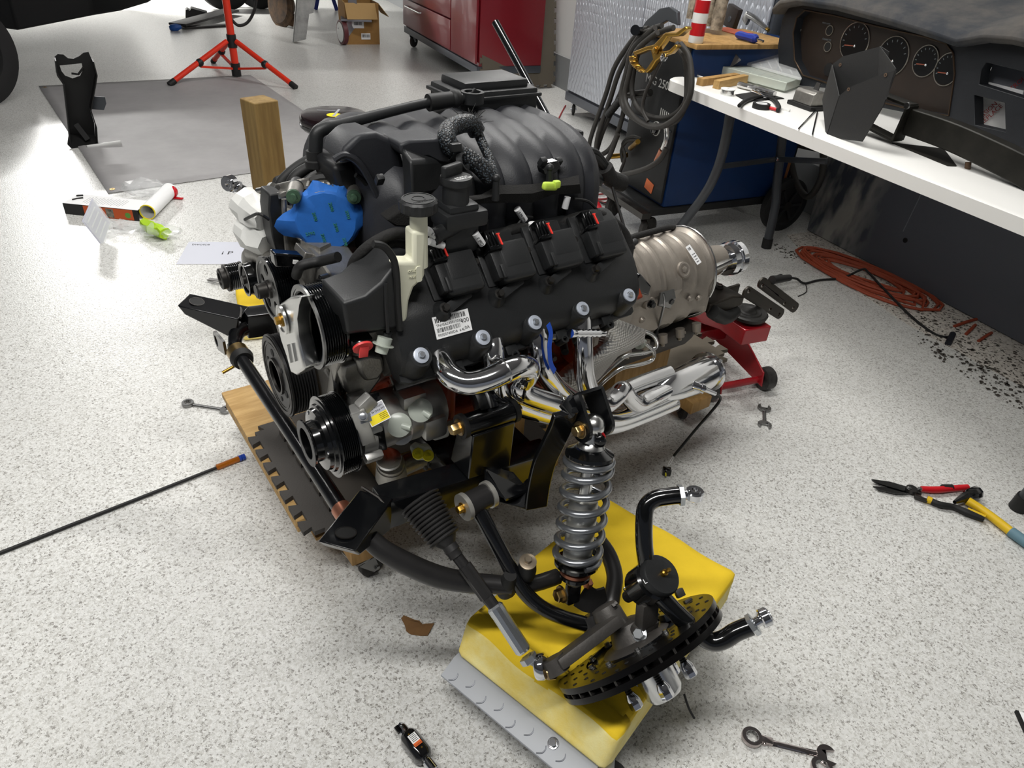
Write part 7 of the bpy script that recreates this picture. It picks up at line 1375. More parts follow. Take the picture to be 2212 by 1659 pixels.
def primer(name):
    mm = bpy.data.materials.new(name); mm.use_nodes = True; MATS[name] = mm; nt = mm.node_tree; bs = nt.nodes['Principled BSDF']; L = nt.links.new; tc = nt.nodes.new('ShaderNodeTexCoord')
    n1 = nt.nodes.new('ShaderNodeTexNoise'); n1.inputs['Scale'].default_value = 7; n1.inputs['Detail'].default_value = 3; mp = nt.nodes.new('ShaderNodeMapping'); mp.inputs['Scale'].default_value = (1.6, 1, 0.6); L(tc.outputs['Object'], mp.inputs[0]); L(mp.outputs[0], n1.inputs['Vector'])
    cr = nt.nodes.new('ShaderNodeValToRGB'); e = cr.color_ramp.elements; e[0].position = 0.40; e[0].color = lin('#4a4f58'); e[1].position = 0.62; e[1].color = lin('#a9a8a2'); L(n1.outputs['Fac'], cr.inputs['Fac'])
    sx = nt.nodes.new('ShaderNodeSeparateXYZ'); L(tc.outputs['Object'], sx.inputs[0]); mr = nt.nodes.new('ShaderNodeMapRange'); mr.inputs['From Min'].default_value = 0.28; mr.inputs['From Max'].default_value = 0.40; n2 = nt.nodes.new('ShaderNodeMath'); n2.operation = 'MULTIPLY_ADD'; L(n1.outputs['Fac'], n2.inputs[0]); n2.inputs[1].default_value = 0.4; L(sx.outputs['X'], n2.inputs[2]); 
    mr.inputs['From Min'].default_value = 0.48; mr.inputs['From Max'].default_value = 0.60; L(n2.outputs[0], mr.inputs['Value'])
    mx = nt.nodes.new('ShaderNodeMix'); mx.data_type = 'RGBA'; L(mr.outputs[0], mx.inputs['Factor']); L(cr.outputs[0], mx.inputs['A']); mx.inputs['B'].default_value = lin('#5c6068'); L(mx.outputs['Result'], bs.inputs['Base Color']); bs.inputs['Roughness'].default_value = 0.5; bs.inputs['Metallic'].default_value = 0.2
primer('primer_grey'); po = m.build('panel_skin', 'primer_grey', pn, bev=0.006)
m = MB(); hc = PP(1956, 519); m.lathe(hc + V((0, -0.002, 0)), (0, -1, 0), [(0, 0.012), (0.0015, 0.012)], 20); m.build('panel_hole', 'ink', pn)
m = MB(); m.tube([PP(1951, 500) + V((0, -0.001, 0)), PP(1985, 430) + V((0, -0.001, 0)), PP(2010, 370) + V((0, -0.001, 0))], 0.0025, 6); m.build('panel_crease', M('crease', '#8a8d92', 0.4, 0.4), pn)
# ---- orange hose coil
h0_, h1_ = RM.l(at_z(1735, 535)), RM.l(at_z(2025, 672)); hc = (h0_ + h1_) / 2; 
ho = thing('air_hose', 'coiled orange-brown air hose on the floor against the grey panel', 'hose', RM.w(hc.x, hc.y), YAW)
m = MB(); random.seed(8); hl_ = (h1_.x - h0_.x) / 2; sk_ = (h1_.y - h0_.y) / 2; pts = []
for k in range(11 * 16):
    a = 2 * PI * k / 16; lp = k // 16; ra = hl_ * (0.98 - 0.045 * lp + 0.03 * math.sin(lp * 2.3)); rb = 0.165 * (0.95 - 0.05 * lp + 0.1 * math.sin(lp * 1.7)); cxo = 0.03 * math.sin(lp * 1.9); pts.append(V((cxo + ra * math.cos(a), sk_ * math.cos(a) - 0.02 + rb * math.sin(a) + 0.01 * math.sin(a * 3 + lp), 0.008 + 0.004 * (lp % 4) + 0.003 * math.sin(a * 2 + lp))))
m.tube(pts, 0.0068, 8); m.build('hose', 'orange_hose', ho)
for k, ((a, c_), (e, g)) in enumerate((((2085, 725), (2105, 705)), ((2112, 740), (2140, 722)), ((2060, 708), (2110, 692)))):
    q0, q1 = RM.l(at_z(a, c_)), RM.l(at_z(e, g)); m = MB(); m.tube([V((q0.x - hc.x, q0.y - hc.y, 0.007)), V(((q0.x + q1.x) / 2 - hc.x, (q0.y + q1.y) / 2 - hc.y + 0.004, 0.011)), V((q1.x - hc.x, q1.y - hc.y, 0.007))], 0.0068, 8, smooth=4); m.build('hose_piece', 'orange_hose', ho)
# black lead across the hose
a = at_z(1690, 608); bl = thing('power_lead', 'black cable draped over the orange hose coil with a plug at each end', 'cable', (a.x, a.y, 0)); WP = lambda px, py, z: at_z(px, py, z) - V((a.x, a.y, 0))
m = MB(); m.tube([WP(1700, 600, 0.05), WP(1720, 602, 0.03), WP(1738, 612, 0.008), WP(1770, 605, 0.006), WP(1820, 600, 0.012), WP(1862, 582, 0.05), WP(1875, 588, 0.05), WP(1910, 625, 0.03), WP(1970, 685, 0.01), WP(2020, 722, 0.006), WP(2050, 728, 0.006)], 0.0055, 8, smooth=6); m.build('cable', 'black_rubber', bl)
m = MB(); m.tube([WP(2058, 722, 0.01), WP(2048, 742, 0.01)], 0.013, 10); m.build('plug', M('plug_navy', '#15161f', 0.5), bl); m = MB(); m.tube([WP(1665, 607, 0.045), WP(1688, 600, 0.05)], 0.018, 12); m.tube([WP(1688, 600, 0.05), WP(1702, 600, 0.048)], 0.011, 10); m.build('plug', 'black_rubber', bl)
m = MB(); m.tube([WP(1740, 612, 0.008), WP(1742, 630, 0.004), WP(1724, 640, 0.004)], 0.0022, 6, smooth=4); m.build('wire_end', 'black_rubber', bl)
# ------------------------------------------------------------------ welder on its cart
wc0, wc1 = RM.l(at_z(1310, 447)), RM.l(at_z(1400, 512)); wy = (wc0.y + wc1.y) / 2; wx0, wx1 = wc0.x, wc1.x
WL = thing('welder', 'blue and black welding machine on a wheeled cart, hung with thick cables', 'welder', RM.w(wx0, wy), YAW)
def WY(px, py, y=0.0): q = RM.px(px, py, y=wy + y); return V((q.x - wx0, y, q.z))
WW = wx1 - wx0
cb = WY(1432, 450); ctp = WY(1493, 104); zb, zt = cb.z, ctp.z; xr = (cb.x + ctp.x) / 2; xl = xr - 0.40; WDp = 0.80
m = MB(); m.box(((xl + xr) / 2, WDp / 2 + 0.004, (zb + zt) / 2), (xr - xl, WDp - 0.008, zt - zb), None, 0.006); m.build('cabinet', 'weld_blue', WL, label='blue sheet-steel cabinet')
m = MB(); m.box(((xl + xr) / 2, -0.006, (zb + zt) / 2 + 0.01), (xr - xl - 0.01, 0.016, zt - zb - 0.02), None, 0.004); fp_ = m.build('front_panel', 'weld_black', WL, label='black control panel')
m = MB(); m.box(((xl + xr) / 2, -0.016, zb + (zt - zb) * 0.50), (xr - xl - 0.04, 0.006, 0.008)); m.build('panel_ridge', 'leg_grey', fp_)
m = MB(); m.text('MIG 250', V((xl + 0.10, -0.0145, zt - 0.20)), (1, 0, 0), (0, 0, 1), 0.055, 0.0006); m.build('panel_lettering', M('print_pale', '#b8b8b4', 0.6), fp_)
for k in range(6):
    m = MB(); m.box((xr - 0.13 + 0.016 * k, -0.015, zb + (zt - zb) * 0.58), (0.005, 0.002, 0.05 - 0.004 * k)); m.build('panel_scale', 'print_pale', fp_)
m = MB(); p = WY(1418, 278, -0.014); m.lathe(p, (0, -1, 0), [(0, 0.030), (0.004, 0.030), (0.005, 0.026), (0.02, 0.024), (0.022, 0.02), (0.022, 0)], 24); kb = m.build('control_knob', 'black_gloss', fp_); m = MB(); m.ring(p, (0, -1, 0), 0.034, 0.030, 0.005, 24); m.obox(p + V((0, -0.023, 0)), p + V((0, -0.023, 0.018)), 0.004, 0.002, (0, -1, 0)); m.build('knob_mark', 'print_pale', kb)
m = MB(); m.box(WY(1402, 402, -0.016), (0.07, 0.003, 0.05), Matrix.Rotation(0.2, 3, 'Y'), 0.001); m.build('warning_sticker', M('sticker_orange', '#c4663a', 0.6), fp_)
m = MB(); m.box((xr + 0.002, 0.26, zt - 0.17), (0.006, 0.16, 0.05), None, 0.01); m.build('side_vent', 'ink', WL)
m = MB(); m.box((xr - 0.19, WDp + 0.01, zb + 0.16), (0.36, 0.02, 0.2), None, 0.003); m.build('rear_panel', 'weld_black', WL)
# cart
m = MB(); m.box(((xl + xr) / 2, WDp / 2 - 0.03, zb - 0.02), (xr - xl + 0.02, WDp + 0.10, 0.035), None, 0.004); m.build('cart_tray', 'weld_black', WL)
m = MB(); m.obox((xl - 0.02, -0.10, zb - 0.03), (xr + 0.02, -0.10, zb - 0.03), 0.05, 0.03); m.build('cart_rail', 'dark_steel', WL)
for x in (xl + 0.03, xr - 0.03): caster(V((x, -0.06, 0)), 1.9, WL, 0.062, 'caster', 'rubber_grey', zb - 0.035, 'dark_steel', 0.034)
for sx in (xr + 0.02, xl - 0.06):
    m = MB(); bc = V((sx, WDp - 0.02, 0.145)); m.lathe(bc, (1, 0, 0), [(0, 0.02), (0.005, 0.10), (0, 0.108), (0, 0.135), (0.006, 0.145), (0.040, 0.145), (0.046, 0.135), (0.046, 0.108), (0.038, 0.10), (0.038, 0.02)], 40); wh = m.build('rear_wheel', 'tyre', WL, label='large black spoked cart wheel')
    for k in range(6):
        a = k * PI / 3; m = MB(); m.obox(bc + V((0.044, 0.02 * math.cos(a), 0.02 * math.sin(a))), bc + V((0.044, 0.10 * math.cos(a), 0.10 * math.sin(a))), 0.016, 0.012, (1, 0, 0), 0.003); m.build('spoke', 'black_plastic', wh)
    m = MB(); m.lathe(bc + V((0.04, 0, 0)), (1, 0, 0), [(0, 0.028), (0.014, 0.026), (0.016, 0.01)], 18); m.build('hub', 'dark_steel', wh)
m = MB(); m.box(WY(1688, 368, WDp - 0.03), (0.10, 0.004, 0.13), None, 0.002); m.build('paper_tag', M('tag_brown', '#8a5a36', 0.8), WL)
m = MB(); m.tube([V((xr - 0.1, WDp + 0.03, zb + 0.25)), V((xr + 0.15, WDp + 0.06, zb + 0.28)), WY(1712, 300, WDp), WY(1715, 380, WDp), WY(1745, 425, WDp), WY(1775, 380, WDp), WY(1778, 310, WDp)], 0.017, 10, smooth=6); m.build('supply_hose', 'cable_rubber', WL)
# cable holder and hanging cables
m = MB(); hk = WY(1445, 62, -0.06); rg = []
out = [WY(*p, -0.05) for p in ((1378, 70), (1395, 45), (1425, 18), (1445, 14), (1462, 25), (1463, 55), (1440, 45), (1415, 60), (1398, 75))]
slab3(m, out, V((0, 0.02, 0))); m.build('cable_hook', 'leg_grey', WL, bev=0.004)
m = MB(); m.cyl(WY(1372, 65, -0.20), WY(1400, 70, -0.0), 0.022, n=16); m.build('hook_post', 'black_gloss', WL)
loops = [((1400, 62), (1378, 72), (1330, 140), (1308, 206), (1280, 285), (1273, 320), (1285, 338), (1320, 318), (1345, 250), (1365, 140), (1400, 80)),
         ((1410, 66), (1380, 80), (1340, 150), (1318, 215), (1290, 300), (1290, 350), (1312, 345), (1335, 290)),
         ((1415, 60), (1368, 104), (1352, 158), (1342, 205), (1352, 240), (1397, 269), (1454, 266), (1482, 221), (1486, 140), (1465, 105)),
         ((1420, 70), (1375, 110), (1358, 165), (1350, 215), (1375, 258), (1420, 275), (1465, 250), (1492, 200), (1490, 130), (1470, 95)),
         ((1430, 55), (1395, 72), (1360, 125), (1345, 190), (1300, 290), (1285, 360), (1310, 380)),
         ((1455, 60), (1430, 68), (1388, 95), (1370, 150), (1366, 205), (1390, 245), (1440, 255), (1478, 225), (1484, 170), (1478, 120), (1462, 95)),
         ((1440, 320), (1425, 345), (1400, 362), (1370, 372), (1345, 378), (1330, 392))]
for k, lp in enumerate(loops):
    m = MB(); n = len(lp); m.tube([WY(a, c_, -0.09 - 0.028 * (k % 4) - 0.02 * math.sin(PI * i / (n - 1))) for i, (a, c_) in enumerate(lp)], 0.0125, 10, smooth=6); m.build('cable', 'cable_rubber', WL)
m = MB(); m.tube([WY(a, c_, -0.2) for a, c_ in ((1428, 132), (1412, 165), (1395, 200), (1388, 235), (1400, 262))], 0.008, 8, smooth=5); m.build('cable', 'cable_rubber', WL)
m = MB(); p0, p1 = WY(1340, 215, -0.14), WY(1312, 250, -0.14); d = p1 - p0; m.lathe(p0, d, [(d.length * k / 18, 0.020 if k % 2 else 0.013) for k in range(19)], 14); m.build('cable_boot', 'black_rubber', WL)
m = MB(); m.cyl(WY(1360, 205, -0.12), WY(1405, 200, -0.10), 0.017, n=12); m.build('torch_handle', 'dark_steel', WL)
# torch neck with copper nozzle
m = MB(); m.tube([WY(1440, 275, -0.05), WY(1440, 300, -0.06), WY(1432, 322, -0.06)], 0.013, 12, smooth=4); tcn = m.build('torch_neck', 'bright_alu', WL); m = MB(); m.cyl(WY(1431, 324, -0.06), WY(1418, 348, -0.06), 0.017, 0.014, 14); m.build('torch_nozzle', 'copper', WL)
for (a, c_), (e, g) in (((1362, 320), (1378, 306)), ((1355, 335), (1320, 338))):
    m = MB(); m.cyl(WY(a, c_, -0.03), WY(e, g, -0.08), 0.013, n=12); m.build('brass_plug', 'brass', WL)
for lp in (((1345, 350), (1342, 325), (1355, 305), (1380, 302)), ((1340, 370), (1350, 340), (1345, 310), (1365, 295), (1385, 300))):
    m = MB(); m.tube([WY(a, c_, -0.06) for a, c_ in lp], 0.008, 8, smooth=4); m.build('cable', 'cable_rubber', WL)
# brass ground clamp
gq = -0.24
gc = thing('ground_clamp', 'brass spring ground clamp hanging on the welder cables', 'clamp', RM.w(wx0, wy), YAW)
m = MB(); slab3(m, [WY(*p, gq) for p in ((1366, 112), (1395, 100), (1412, 96), (1425, 82), (1437, 70), (1460, 70), (1480, 56), (1484, 62), (1465, 78), (1440, 80), (1430, 95), (1420, 108), (1400, 108), (1370, 120))], V((0, 0.03, 0))); m.build('jaw', 'brass', gc, bev=0.004)
m = MB(); slab3(m, [WY(*p, gq + 0.005) for p in ((1404, 104), (1418, 100), (1424, 112), (1445, 108), (1458, 95), (1463, 100), (1448, 116), (1428, 122), (1416, 132), (1406, 148), (1396, 158), (1392, 154), (1410, 128))], V((0, 0.025, 0))); m.build('jaw', 'brass', gc, bev=0.004)
m = MB(); bolt(m, WY(1416, 108, gq), (0, -1, 0), 0.012, 0.005, 0.018); m.build('pivot', 'brass', gc)
m = MB(); pts = []
for k in range(130):
    t_ = k / 129; px = 1368 + 24 * t_ - 8 * math.sin(PI * t_); py = 120 + 36 * t_; a = k * 0.62; pts.append(WY(px, py, gq + 0.015) + V((0.022 * math.cos(a), 0.016 * math.sin(a), 0.006 * math.cos(a))))
m.tube(pts, 0.0022, 5); m.build('spring', 'brass', gc)
m = MB(); m.box(WY(1434, 124, gq - 0.005), (0.022, 0.02, 0.025), Matrix.Rotation(0.6, 3, 'Y'), 0.003); m.build('cable_lug', 'chrome', gc)
# board, can, glove and odds on top of the welder
zt_ = zt
wt = RM.px(1535, 104, z=zt_); 
m = MB(); m.box((xl + 0.26 if False else (xl + xr) / 2 + 0.02, 0.30, zt + 0.012), (xr - xl + 0.04, 0.62, 0.020), None, 0.003); m.build('shelf_board', 'wood', None, label='wooden board lying on top of the welder', cat='board', loc=RM.w(wx0, wy), rotz=YAW)
bz = zt + 0.022
can = RM.px(1502, 92, z=bz); cn = thing('spray_can', 'red and white spray can standing on the welder board', 'can', RM.w(can.x, can.y, bz), YAW); m = MB(); m.lathe((0, 0, 0), (0, 0, 1), [(0, 0.031), (0.004, 0.033), (0.17, 0.033), (0.178, 0.026), (0.185, 0.02), (0.21, 0.02)], 28); m.build('can_body', 'white_plastic', cn); [MB().lathe((0, 0, z_), (0, 0, 1), [(0, 0.0333), (0.05, 0.0333)], 28, caps=False).build('can_band', 'red_paint', cn) for z_ in (0.03, 0.12)]
gl = RM.px(1530, 70, z=bz); gt = thing('leather_glove', 'dirty pale leather welding glove slumped over the spray can', 'glove', RM.w(gl.x, gl.y, bz), YAW); random.seed(4)
for k, (x0, y0, z0, x1, y1, z1, r) in enumerate(((-0.09, -0.05, 0.34, -0.075, -0.07, 0.05, 0.028), (-0.02, -0.02, 0.36, -0.01, -0.03, 0.03, 0.05), (0.06, 0.0, 0.36, 0.05, 0.0, 0.02, 0.045))):
    m = MB(); rg = []
    for i in range(7):
        t_ = i / 6; c0 = V((x0 + (x1 - x0) * t_, y0 + (y1 - y0) * t_, z0 + (z1 - z0) * t_)); rg.append([c0 + V((r * (1 - 0.25 * t_) * math.cos(j * 0.5236) * random.uniform(0.8, 1.15), r * 0.6 * math.sin(j * 0.5236) * random.uniform(0.8, 1.15), 0)) for j in range(12)])
    m.loft(rg); m.build('glove_finger', M('leather', '#a59a88', 0.85, var=0.55, vscale=30, color2='#5d554b'), gt, ang=60)
def small(name, lab, cat, px, py, build, z=bz, rz=0.0):
    q = RM.px(px, py, z=z); t = thing(name, lab, cat, RM.w(q.x, q.y, z), YAW + rz); build(t); return t
def b_sand(t): m = MB(); m.plate([(-0.10, -0.04), (0.09, -0.05), (0.11, 0.05), (-0.09, 0.05)], (), 0.003, (0, 0, 0.004), (1, 0, 0.02), (0, 1, 0.05)); m.build('sheet', M('sandpaper', '#c9684c', 0.9, var=0.15, vscale=90), t)
small('sandpaper_sheet', 'sheet of pink-orange sandpaper on the bench clutter', 'sandpaper', 1578, 68, b_sand, z=bz)
def b_vise(t):
    m = MB(); m.tube([V((-0.10, 0, 0.05)), V((-0.03, 0, 0.04)), V((0.08, 0, 0.012))], [0.016, 0.016, 0.009], 10, smooth=3); m.build('handle', 'steel', t); m = MB(); m.box((-0.105, 0, 0.035), (0.05, 0.02, 0.05), Matrix.Rotation(0.5, 3, 'Y'), 0.006); m.build('jaw', 'steel', t); m = MB(); m.lathe((0.08, 0, 0.012), (1, 0, -0.2), [(0, 0.008), (0.02, 0.009)], 12); m.build('screw', 'brass', t)
small('locking_pliers', 'steel locking pliers lying behind the organiser', 'pliers', 1635, 62, b_vise, z=bz, rz=-0.1)
def b_blue(t): m = MB(); m.loft([[V((x, 0.022 * k * math.cos(j * PI / 4), 0.02 + 0.02 * k * math.sin(j * PI / 4))) for j in range(8)] for x, k in ((-0.07, 0.5), (-0.05, 0.9), (0.0, 0.8), (0.05, 1.0), (0.06, 0.6))]); m.build('handle', M('blue_grip', '#1c2f86', 0.4), t); m = MB(); m.cyl((0.06, 0, 0.02), (0.10, 0, 0.018), 0.006, n=10); m.build('shaft', 'chrome', t)
small('screwdriver', 'blue-handled screwdriver in the bench clutter', 'screwdriver', 1612, 90, b_blue, z=bz, rz=0.1)
def b_mag(t): m = MB(); m.box((0, 0, 0.05), (0.09, 0.03, 0.10), Matrix.Rotation(0.2, 3, 'Y'), 0.003); m.build('body', M('dark_brown', '#241d1a', 0.5), t); m = MB(); m.lathe((0, -0.016, 0.04), (0, -1, 0), [(0, 0.014), (0.002, 0.012)], 16); m.build('badge', 'leg_grey', t)
small('magnet_block', 'dark brown square magnet block standing on the bench clutter', 'magnet', 1577, 60, b_mag, z=bz)
# ---- tread-plate cabinet against the wall
cy_ = -0.38
def CYp(px, py): q = RM.px(px, py, y=cy_); return q
c0 = CYp(1224, 214); cx0 = c0.x; czb = c0.z
TC = thing('steel_cabinet', 'tall silver tread-plate cabinet on casters against the wall', 'cabinet', RM.w(cx0, cy_), YAW)
def treadplate(name):
    mm = bpy.data.materials.new(name); mm.use_nodes = True; MATS[name] = mm; nt = mm.node_tree; bs = nt.nodes['Principled BSDF']; L = nt.links.new; bs.inputs['Base Color'].default_value = lin('#b4b8c0'); bs.inputs['Metallic'].default_value = 0.45; bs.inputs['Roughness'].default_value = 0.38
    tc = nt.nodes.new('ShaderNodeTexCoord'); hs = []
    for ang, off in ((0.75, 0.0), (-0.75, 0.5)):
        mp = nt.nodes.new('ShaderNodeMapping'); mp.inputs['Rotation'].default_value = (0, ang, 0); mp.inputs['Scale'].default_value = (30, 0.01, 12); mp.inputs['Location'].default_value = (off, 0, off); L(tc.outputs['Object'], mp.inputs[0])
        vo = nt.nodes.new('ShaderNodeTexVoronoi'); vo.inputs['Scale'].default_value = 1.0; vo.inputs['Randomness'].default_value = 0.0; L(mp.outputs[0], vo.inputs['Vector']); r = nt.nodes.new('ShaderNodeValToRGB'); r.color_ramp.elements[0].position = 0.25; r.color_ramp.elements[1].position = 0.45; r.color_ramp.elements[0].color = (1, 1, 1, 1); r.color_ramp.elements[1].color = (0, 0, 0, 1); L(vo.outputs['Distance'], r.inputs[0]); hs.append(r)
    ad = nt.nodes.new('ShaderNodeMix'); ad.data_type = 'RGBA'; ad.blend_type = 'LIGHTEN'; ad.inputs['Factor'].default_value = 1; L(hs[0].outputs[0], ad.inputs['A']); L(hs[1].outputs[0], ad.inputs['B'])
    bp = nt.nodes.new('ShaderNodeBump'); bp.inputs['Strength'].default_value = 0.8; bp.inputs['Distance'].default_value = 0.006; L(ad.outputs['Result'], bp.inputs['Height']); L(bp.outputs[0], bs.inputs['Normal'])
treadplate('tread_plate')
CW = CYp(1600, 40).x - cx0 + 0.25
m = MB(); m.box((CW / 2, -cy_ / 2 - 0.01, 0.85 + czb / 2), (CW, -cy_ - 0.03, 1.7 - czb), None, 0.004); m.build('carcass', 'cab_frame', TC)
sx_ = CYp(1398, 10).x - cx0
for a, b_ in ((0.02, sx_ - 0.004), (sx_ + 0.004, CW - 0.02)):
    m = MB(); m.box(((a + b_) / 2, -0.008, 0.85 + czb / 2 + 0.03), (b_ - a, 0.016, 1.7 - czb - 0.10), None, 0.003); m.build('door', 'tread_plate', TC, label='tread-plate door')
m = MB(); m.box((CW / 2, -0.006, czb + 0.03), (CW + 0.004, 0.02, 0.065), None, 0.003); m.build('base_rail', 'cab_frame', TC)
for x in (0.06, CW - 0.08):
    caster(V((x, 0.04, 0)), -0.5, TC, 0.045, 'caster', 'black_rubber', czb, 'zinc')
    caster(V((x, -cy_ - 0.08, 0)), -0.5, TC, 0.045, 'caster', 'black_rubber', czb, 'zinc')
# black board standing behind the clutter
bq2 = RM.px(1600, 60, y=-0.30); m = MB(); m.box((0.18, 0.0, 0.75), (0.42, 0.03, 1.5), None, 0.003); m.build('black_board', M('board_black', '#15171a', 0.5), None, label='tall black board standing behind the table', cat='board', loc=RM.w(bq2.x + 0.0, -0.30), rotz=YAW)
# red and black leads on the floor by the welder
a = at_z(1300, 420); rl2 = thing('red_leads', 'tangle of thin dark red leads on the floor behind the engine', 'cable', (a.x, a.y, 0)); random.seed(12)
for k in range(9):
    m = MB(); x0 = 1245 + random.uniform(-20, 10); y0 = 372 + k * 8; pts = [at_z(x0 + 22 * i, y0 + random.uniform(-7, 7) + 2 * i, 0.006 + 0.002 * (k % 3)) - V((a.x, a.y, 0)) for i in range(8)]; m.tube(pts, 0.0055, 6, smooth=4); m.build('lead', 'red_hose' if k % 4 else 'cable_rubber', rl2)
# thin red lead by the cabinet caster
a = at_z(1200, 262); m = MB(); m.tube([at_z(*p, 0.005) - V((a.x, a.y, 0)) for p in ((1196, 275), (1204, 262), (1215, 240), (1222, 228))], 0.006, 6, smooth=4); m.build('red_lead', 'red_hose', None, label='thin red lead curling beside the cabinet caster', cat='cable', loc=(a.x, a.y, 0))

# ------------------------------------------------------------------ tool chest with the leaning mat
k0, k1 = RM.l(at_z(885, 102)), RM.l(at_z(1028, 176)); hy = k0.y - 0.03
def HY(px, py): q = RM.px(px, py, y=hy); return q
hl0 = HY(873, 56); hx0, hzb = hl0.x, hl0.z; hx1 = HY(1030, 128).x
HC = thing('tool_chest', 'dark red rolling tool chest with drawer and casters', 'tool chest', RM.w(hx0, hy), YAW); CL_ = hx1 - hx0; HD = 0.62
m = MB(); m.box((CL_ / 2, HD / 2 + 0.01, (hzb + 1.1) / 2), (CL_, HD - 0.02, 1.1 - hzb), None, 0.006); m.build('carcass', 'maroon_paint', HC)
dz1 = HY(930, 22).z; dx1 = HY(975, 60).x - hx0
for (a, b_, z0, z1) in ((0.01, dx1, hzb + 0.02, dz1), (0.01, dx1, dz1 + 0.012, dz1 + 0.25), (dx1 + 0.02, CL_ - 0.01, hzb + 0.02, dz1 + 0.25), (0.01, CL_ - 0.01, dz1 + 0.26, 1.08)):
    m = MB(); m.box(((a + b_) / 2, -0.002, (z0 + z1) / 2), (b_ - a, 0.022, z1 - z0), None, 0.005); dr = m.build('drawer', 'maroon_paint', HC)
    if a < 0.02 and z1 < dz1 + 0.3:
        m = MB(); m.tube([V((a + 0.15, -0.012, z1 - 0.06)), V((a + 0.15, -0.035, z1 - 0.06)), V((min(b_ - 0.05, a + 0.62), -0.035, z1 - 0.06)), V((min(b_ - 0.05, a + 0.62), -0.012, z1 - 0.06))], 0.008, 8); m.build('handle', 'bright_alu', dr)
m = MB(); m.box((CL_ / 2, HD / 2, hzb - 0.03), (CL_ + 0.01, HD, 0.06), None, 0.003); m.build('base_frame', 'cab_frame', HC)
for x, y in ((0.10, 0.06), (CL_ - 0.08, 0.06), (0.10, HD - 0.08), (CL_ - 0.08, HD - 0.08)): caster(V((x, y, 0)), 2.2, HC, 0.062, 'caster', 'rubber_grey', max(0.14, hzb - 0.06), 'zinc', 0.03)
# leaning mat
ma, mb_ = at_z(1038, 198), at_z(1198, 190); mw = (mb_ - ma).length; myaw = yaw_of(ma, mb_)
m = MB(); out = tooth_outline(mw - 0.04, mw * 1.02, 9, 0.02); ln = 0.16
m.plate([(x + 0.02, y + 0.02) for x, y in out], (), 0.014, (0, 0, 0), (1, 0, 0), (0, math.sin(ln), math.cos(ln))); m.build('foam_mat', 'foam_mat', None, label='brown-grey puzzle mat leaning upright against the red tool chest', cat='mat', group='grey foam puzzle mats', loc=(ma.x, ma.y, 0.012), rotz=myaw)
# ------------------------------------------------------------------ far end of the garage
bp_ = VPlane(785, 96); BX_ = thing('cardboard_box', 'open cardboard box with white labels on the floor', 'box', bp_.base, bp_.yaw + 0.25)
bw, bh = 0.36, 0.40
for c, sz in (((0, 0, bh / 2), (bw, 0.006, bh)), ((0, 0.30, bh / 2), (bw, 0.006, bh)), ((-bw / 2, 0.15, bh / 2), (0.006, 0.30, bh)), ((bw / 2, 0.15, bh / 2), (0.006, 0.30, bh))):
    m = MB(); m.box(c, sz); m.build('side', 'cardboard', BX_)
m = MB(); m.box((0, 0.15, 0.006), (bw, 0.30, 0.01)); m.build('bottom', 'cardboard', BX_)
for o, u, v, w, l in (((-0.02, -0.004, bh), (1, 0, 0), (0, -0.55, -0.85), bw * 0.9, 0.17), ((bw / 2, 0.15, bh), (0, 1, 0), (0.65, 0, -0.75), 0.30, 0.17), ((-bw / 2, 0.15, bh), (0, 1, 0), (-0.6, 0, 0.6), 0.30, 0.15)):
    m = MB(); m.plate([(-w / 2, 0), (w / 2, 0), (w / 2, l), (-w / 2, l)], (), 0.005, o, u, v); m.build('flap', M('card_light', '#b99763', 0.8), BX_)
for c, sz in (((-0.05, -0.005, 0.20), (0.13, 0.002, 0.08)), ((0.03, -0.005, 0.08), (0.10, 0.002, 0.06))):
    m = MB(); m.box(c, sz); lbx = m.build('shipping_label', 'white_paper', BX_)
    m = MB(); bars(m, V((c[0] - 0.04, c[1] - 0.002, c[2] - 0.01)), V((1, 0, 0)), V((0, 0, 1)), 0.08, 0.03, 20); m.build('label_print', 'ink', lbx)
# steel bench leg with red-rimmed caster
vb = VPlane(752, 97); BL = thing('work_bench', 'grey steel bench standing on swivel casters', 'bench', vb.base, vb.yaw)
zc_ = vb.p(760, 45).z
m = MB(); m.box((0.07, 0.08, zc_ + 0.5), (0.09, 0.09, 1.0), None, 0.004); m.build('leg', M('bench_grey', '#7f7f86', 0.5, 0.4), BL); m = MB(); m.box((0.10, 0.06, zc_ + 0.01), (0.32, 0.22, 0.02), None, 0.003); m.build('foot_plate', 'bench_grey', BL)
m = MB(); m.box((-0.5, 1.3, 1.0), (2.2, 2.6, 0.06), None, 0.004); m.build('bench_top', 'bench_grey', BL); m = MB(); m.box((-1.5, 2.4, 0.49), (0.09, 0.09, 0.95)); m.build('leg', 'bench_grey', BL); m = MB(); m.box((0.07, 2.4, 0.49), (0.09, 0.09, 0.95)); m.build('leg', 'bench_grey', BL)
cr = 0.12; m = MB(); m.lathe((-0.05, 0.02, cr), (0.9, 0.35, 0), [(-0.02, 0.02), (-0.022, cr * 0.82), (-0.026, cr * 0.86), (-0.022, cr), (0.022, cr), (0.026, cr * 0.86), (0.022, cr * 0.82), (0.02, 0.02)], 32); cw_ = m.build('caster_wheel', M('wheel_maroon', '#5d2a2e', 0.5), BL); m = MB(); m.lathe((-0.05, 0.02, cr), (0.9, 0.35, 0), [(-0.028, 0.01), (-0.028, cr * 0.80), (0.028, cr * 0.80), (0.028, 0.01)], 28); m.build('wheel_disc', 'steel', cw_)
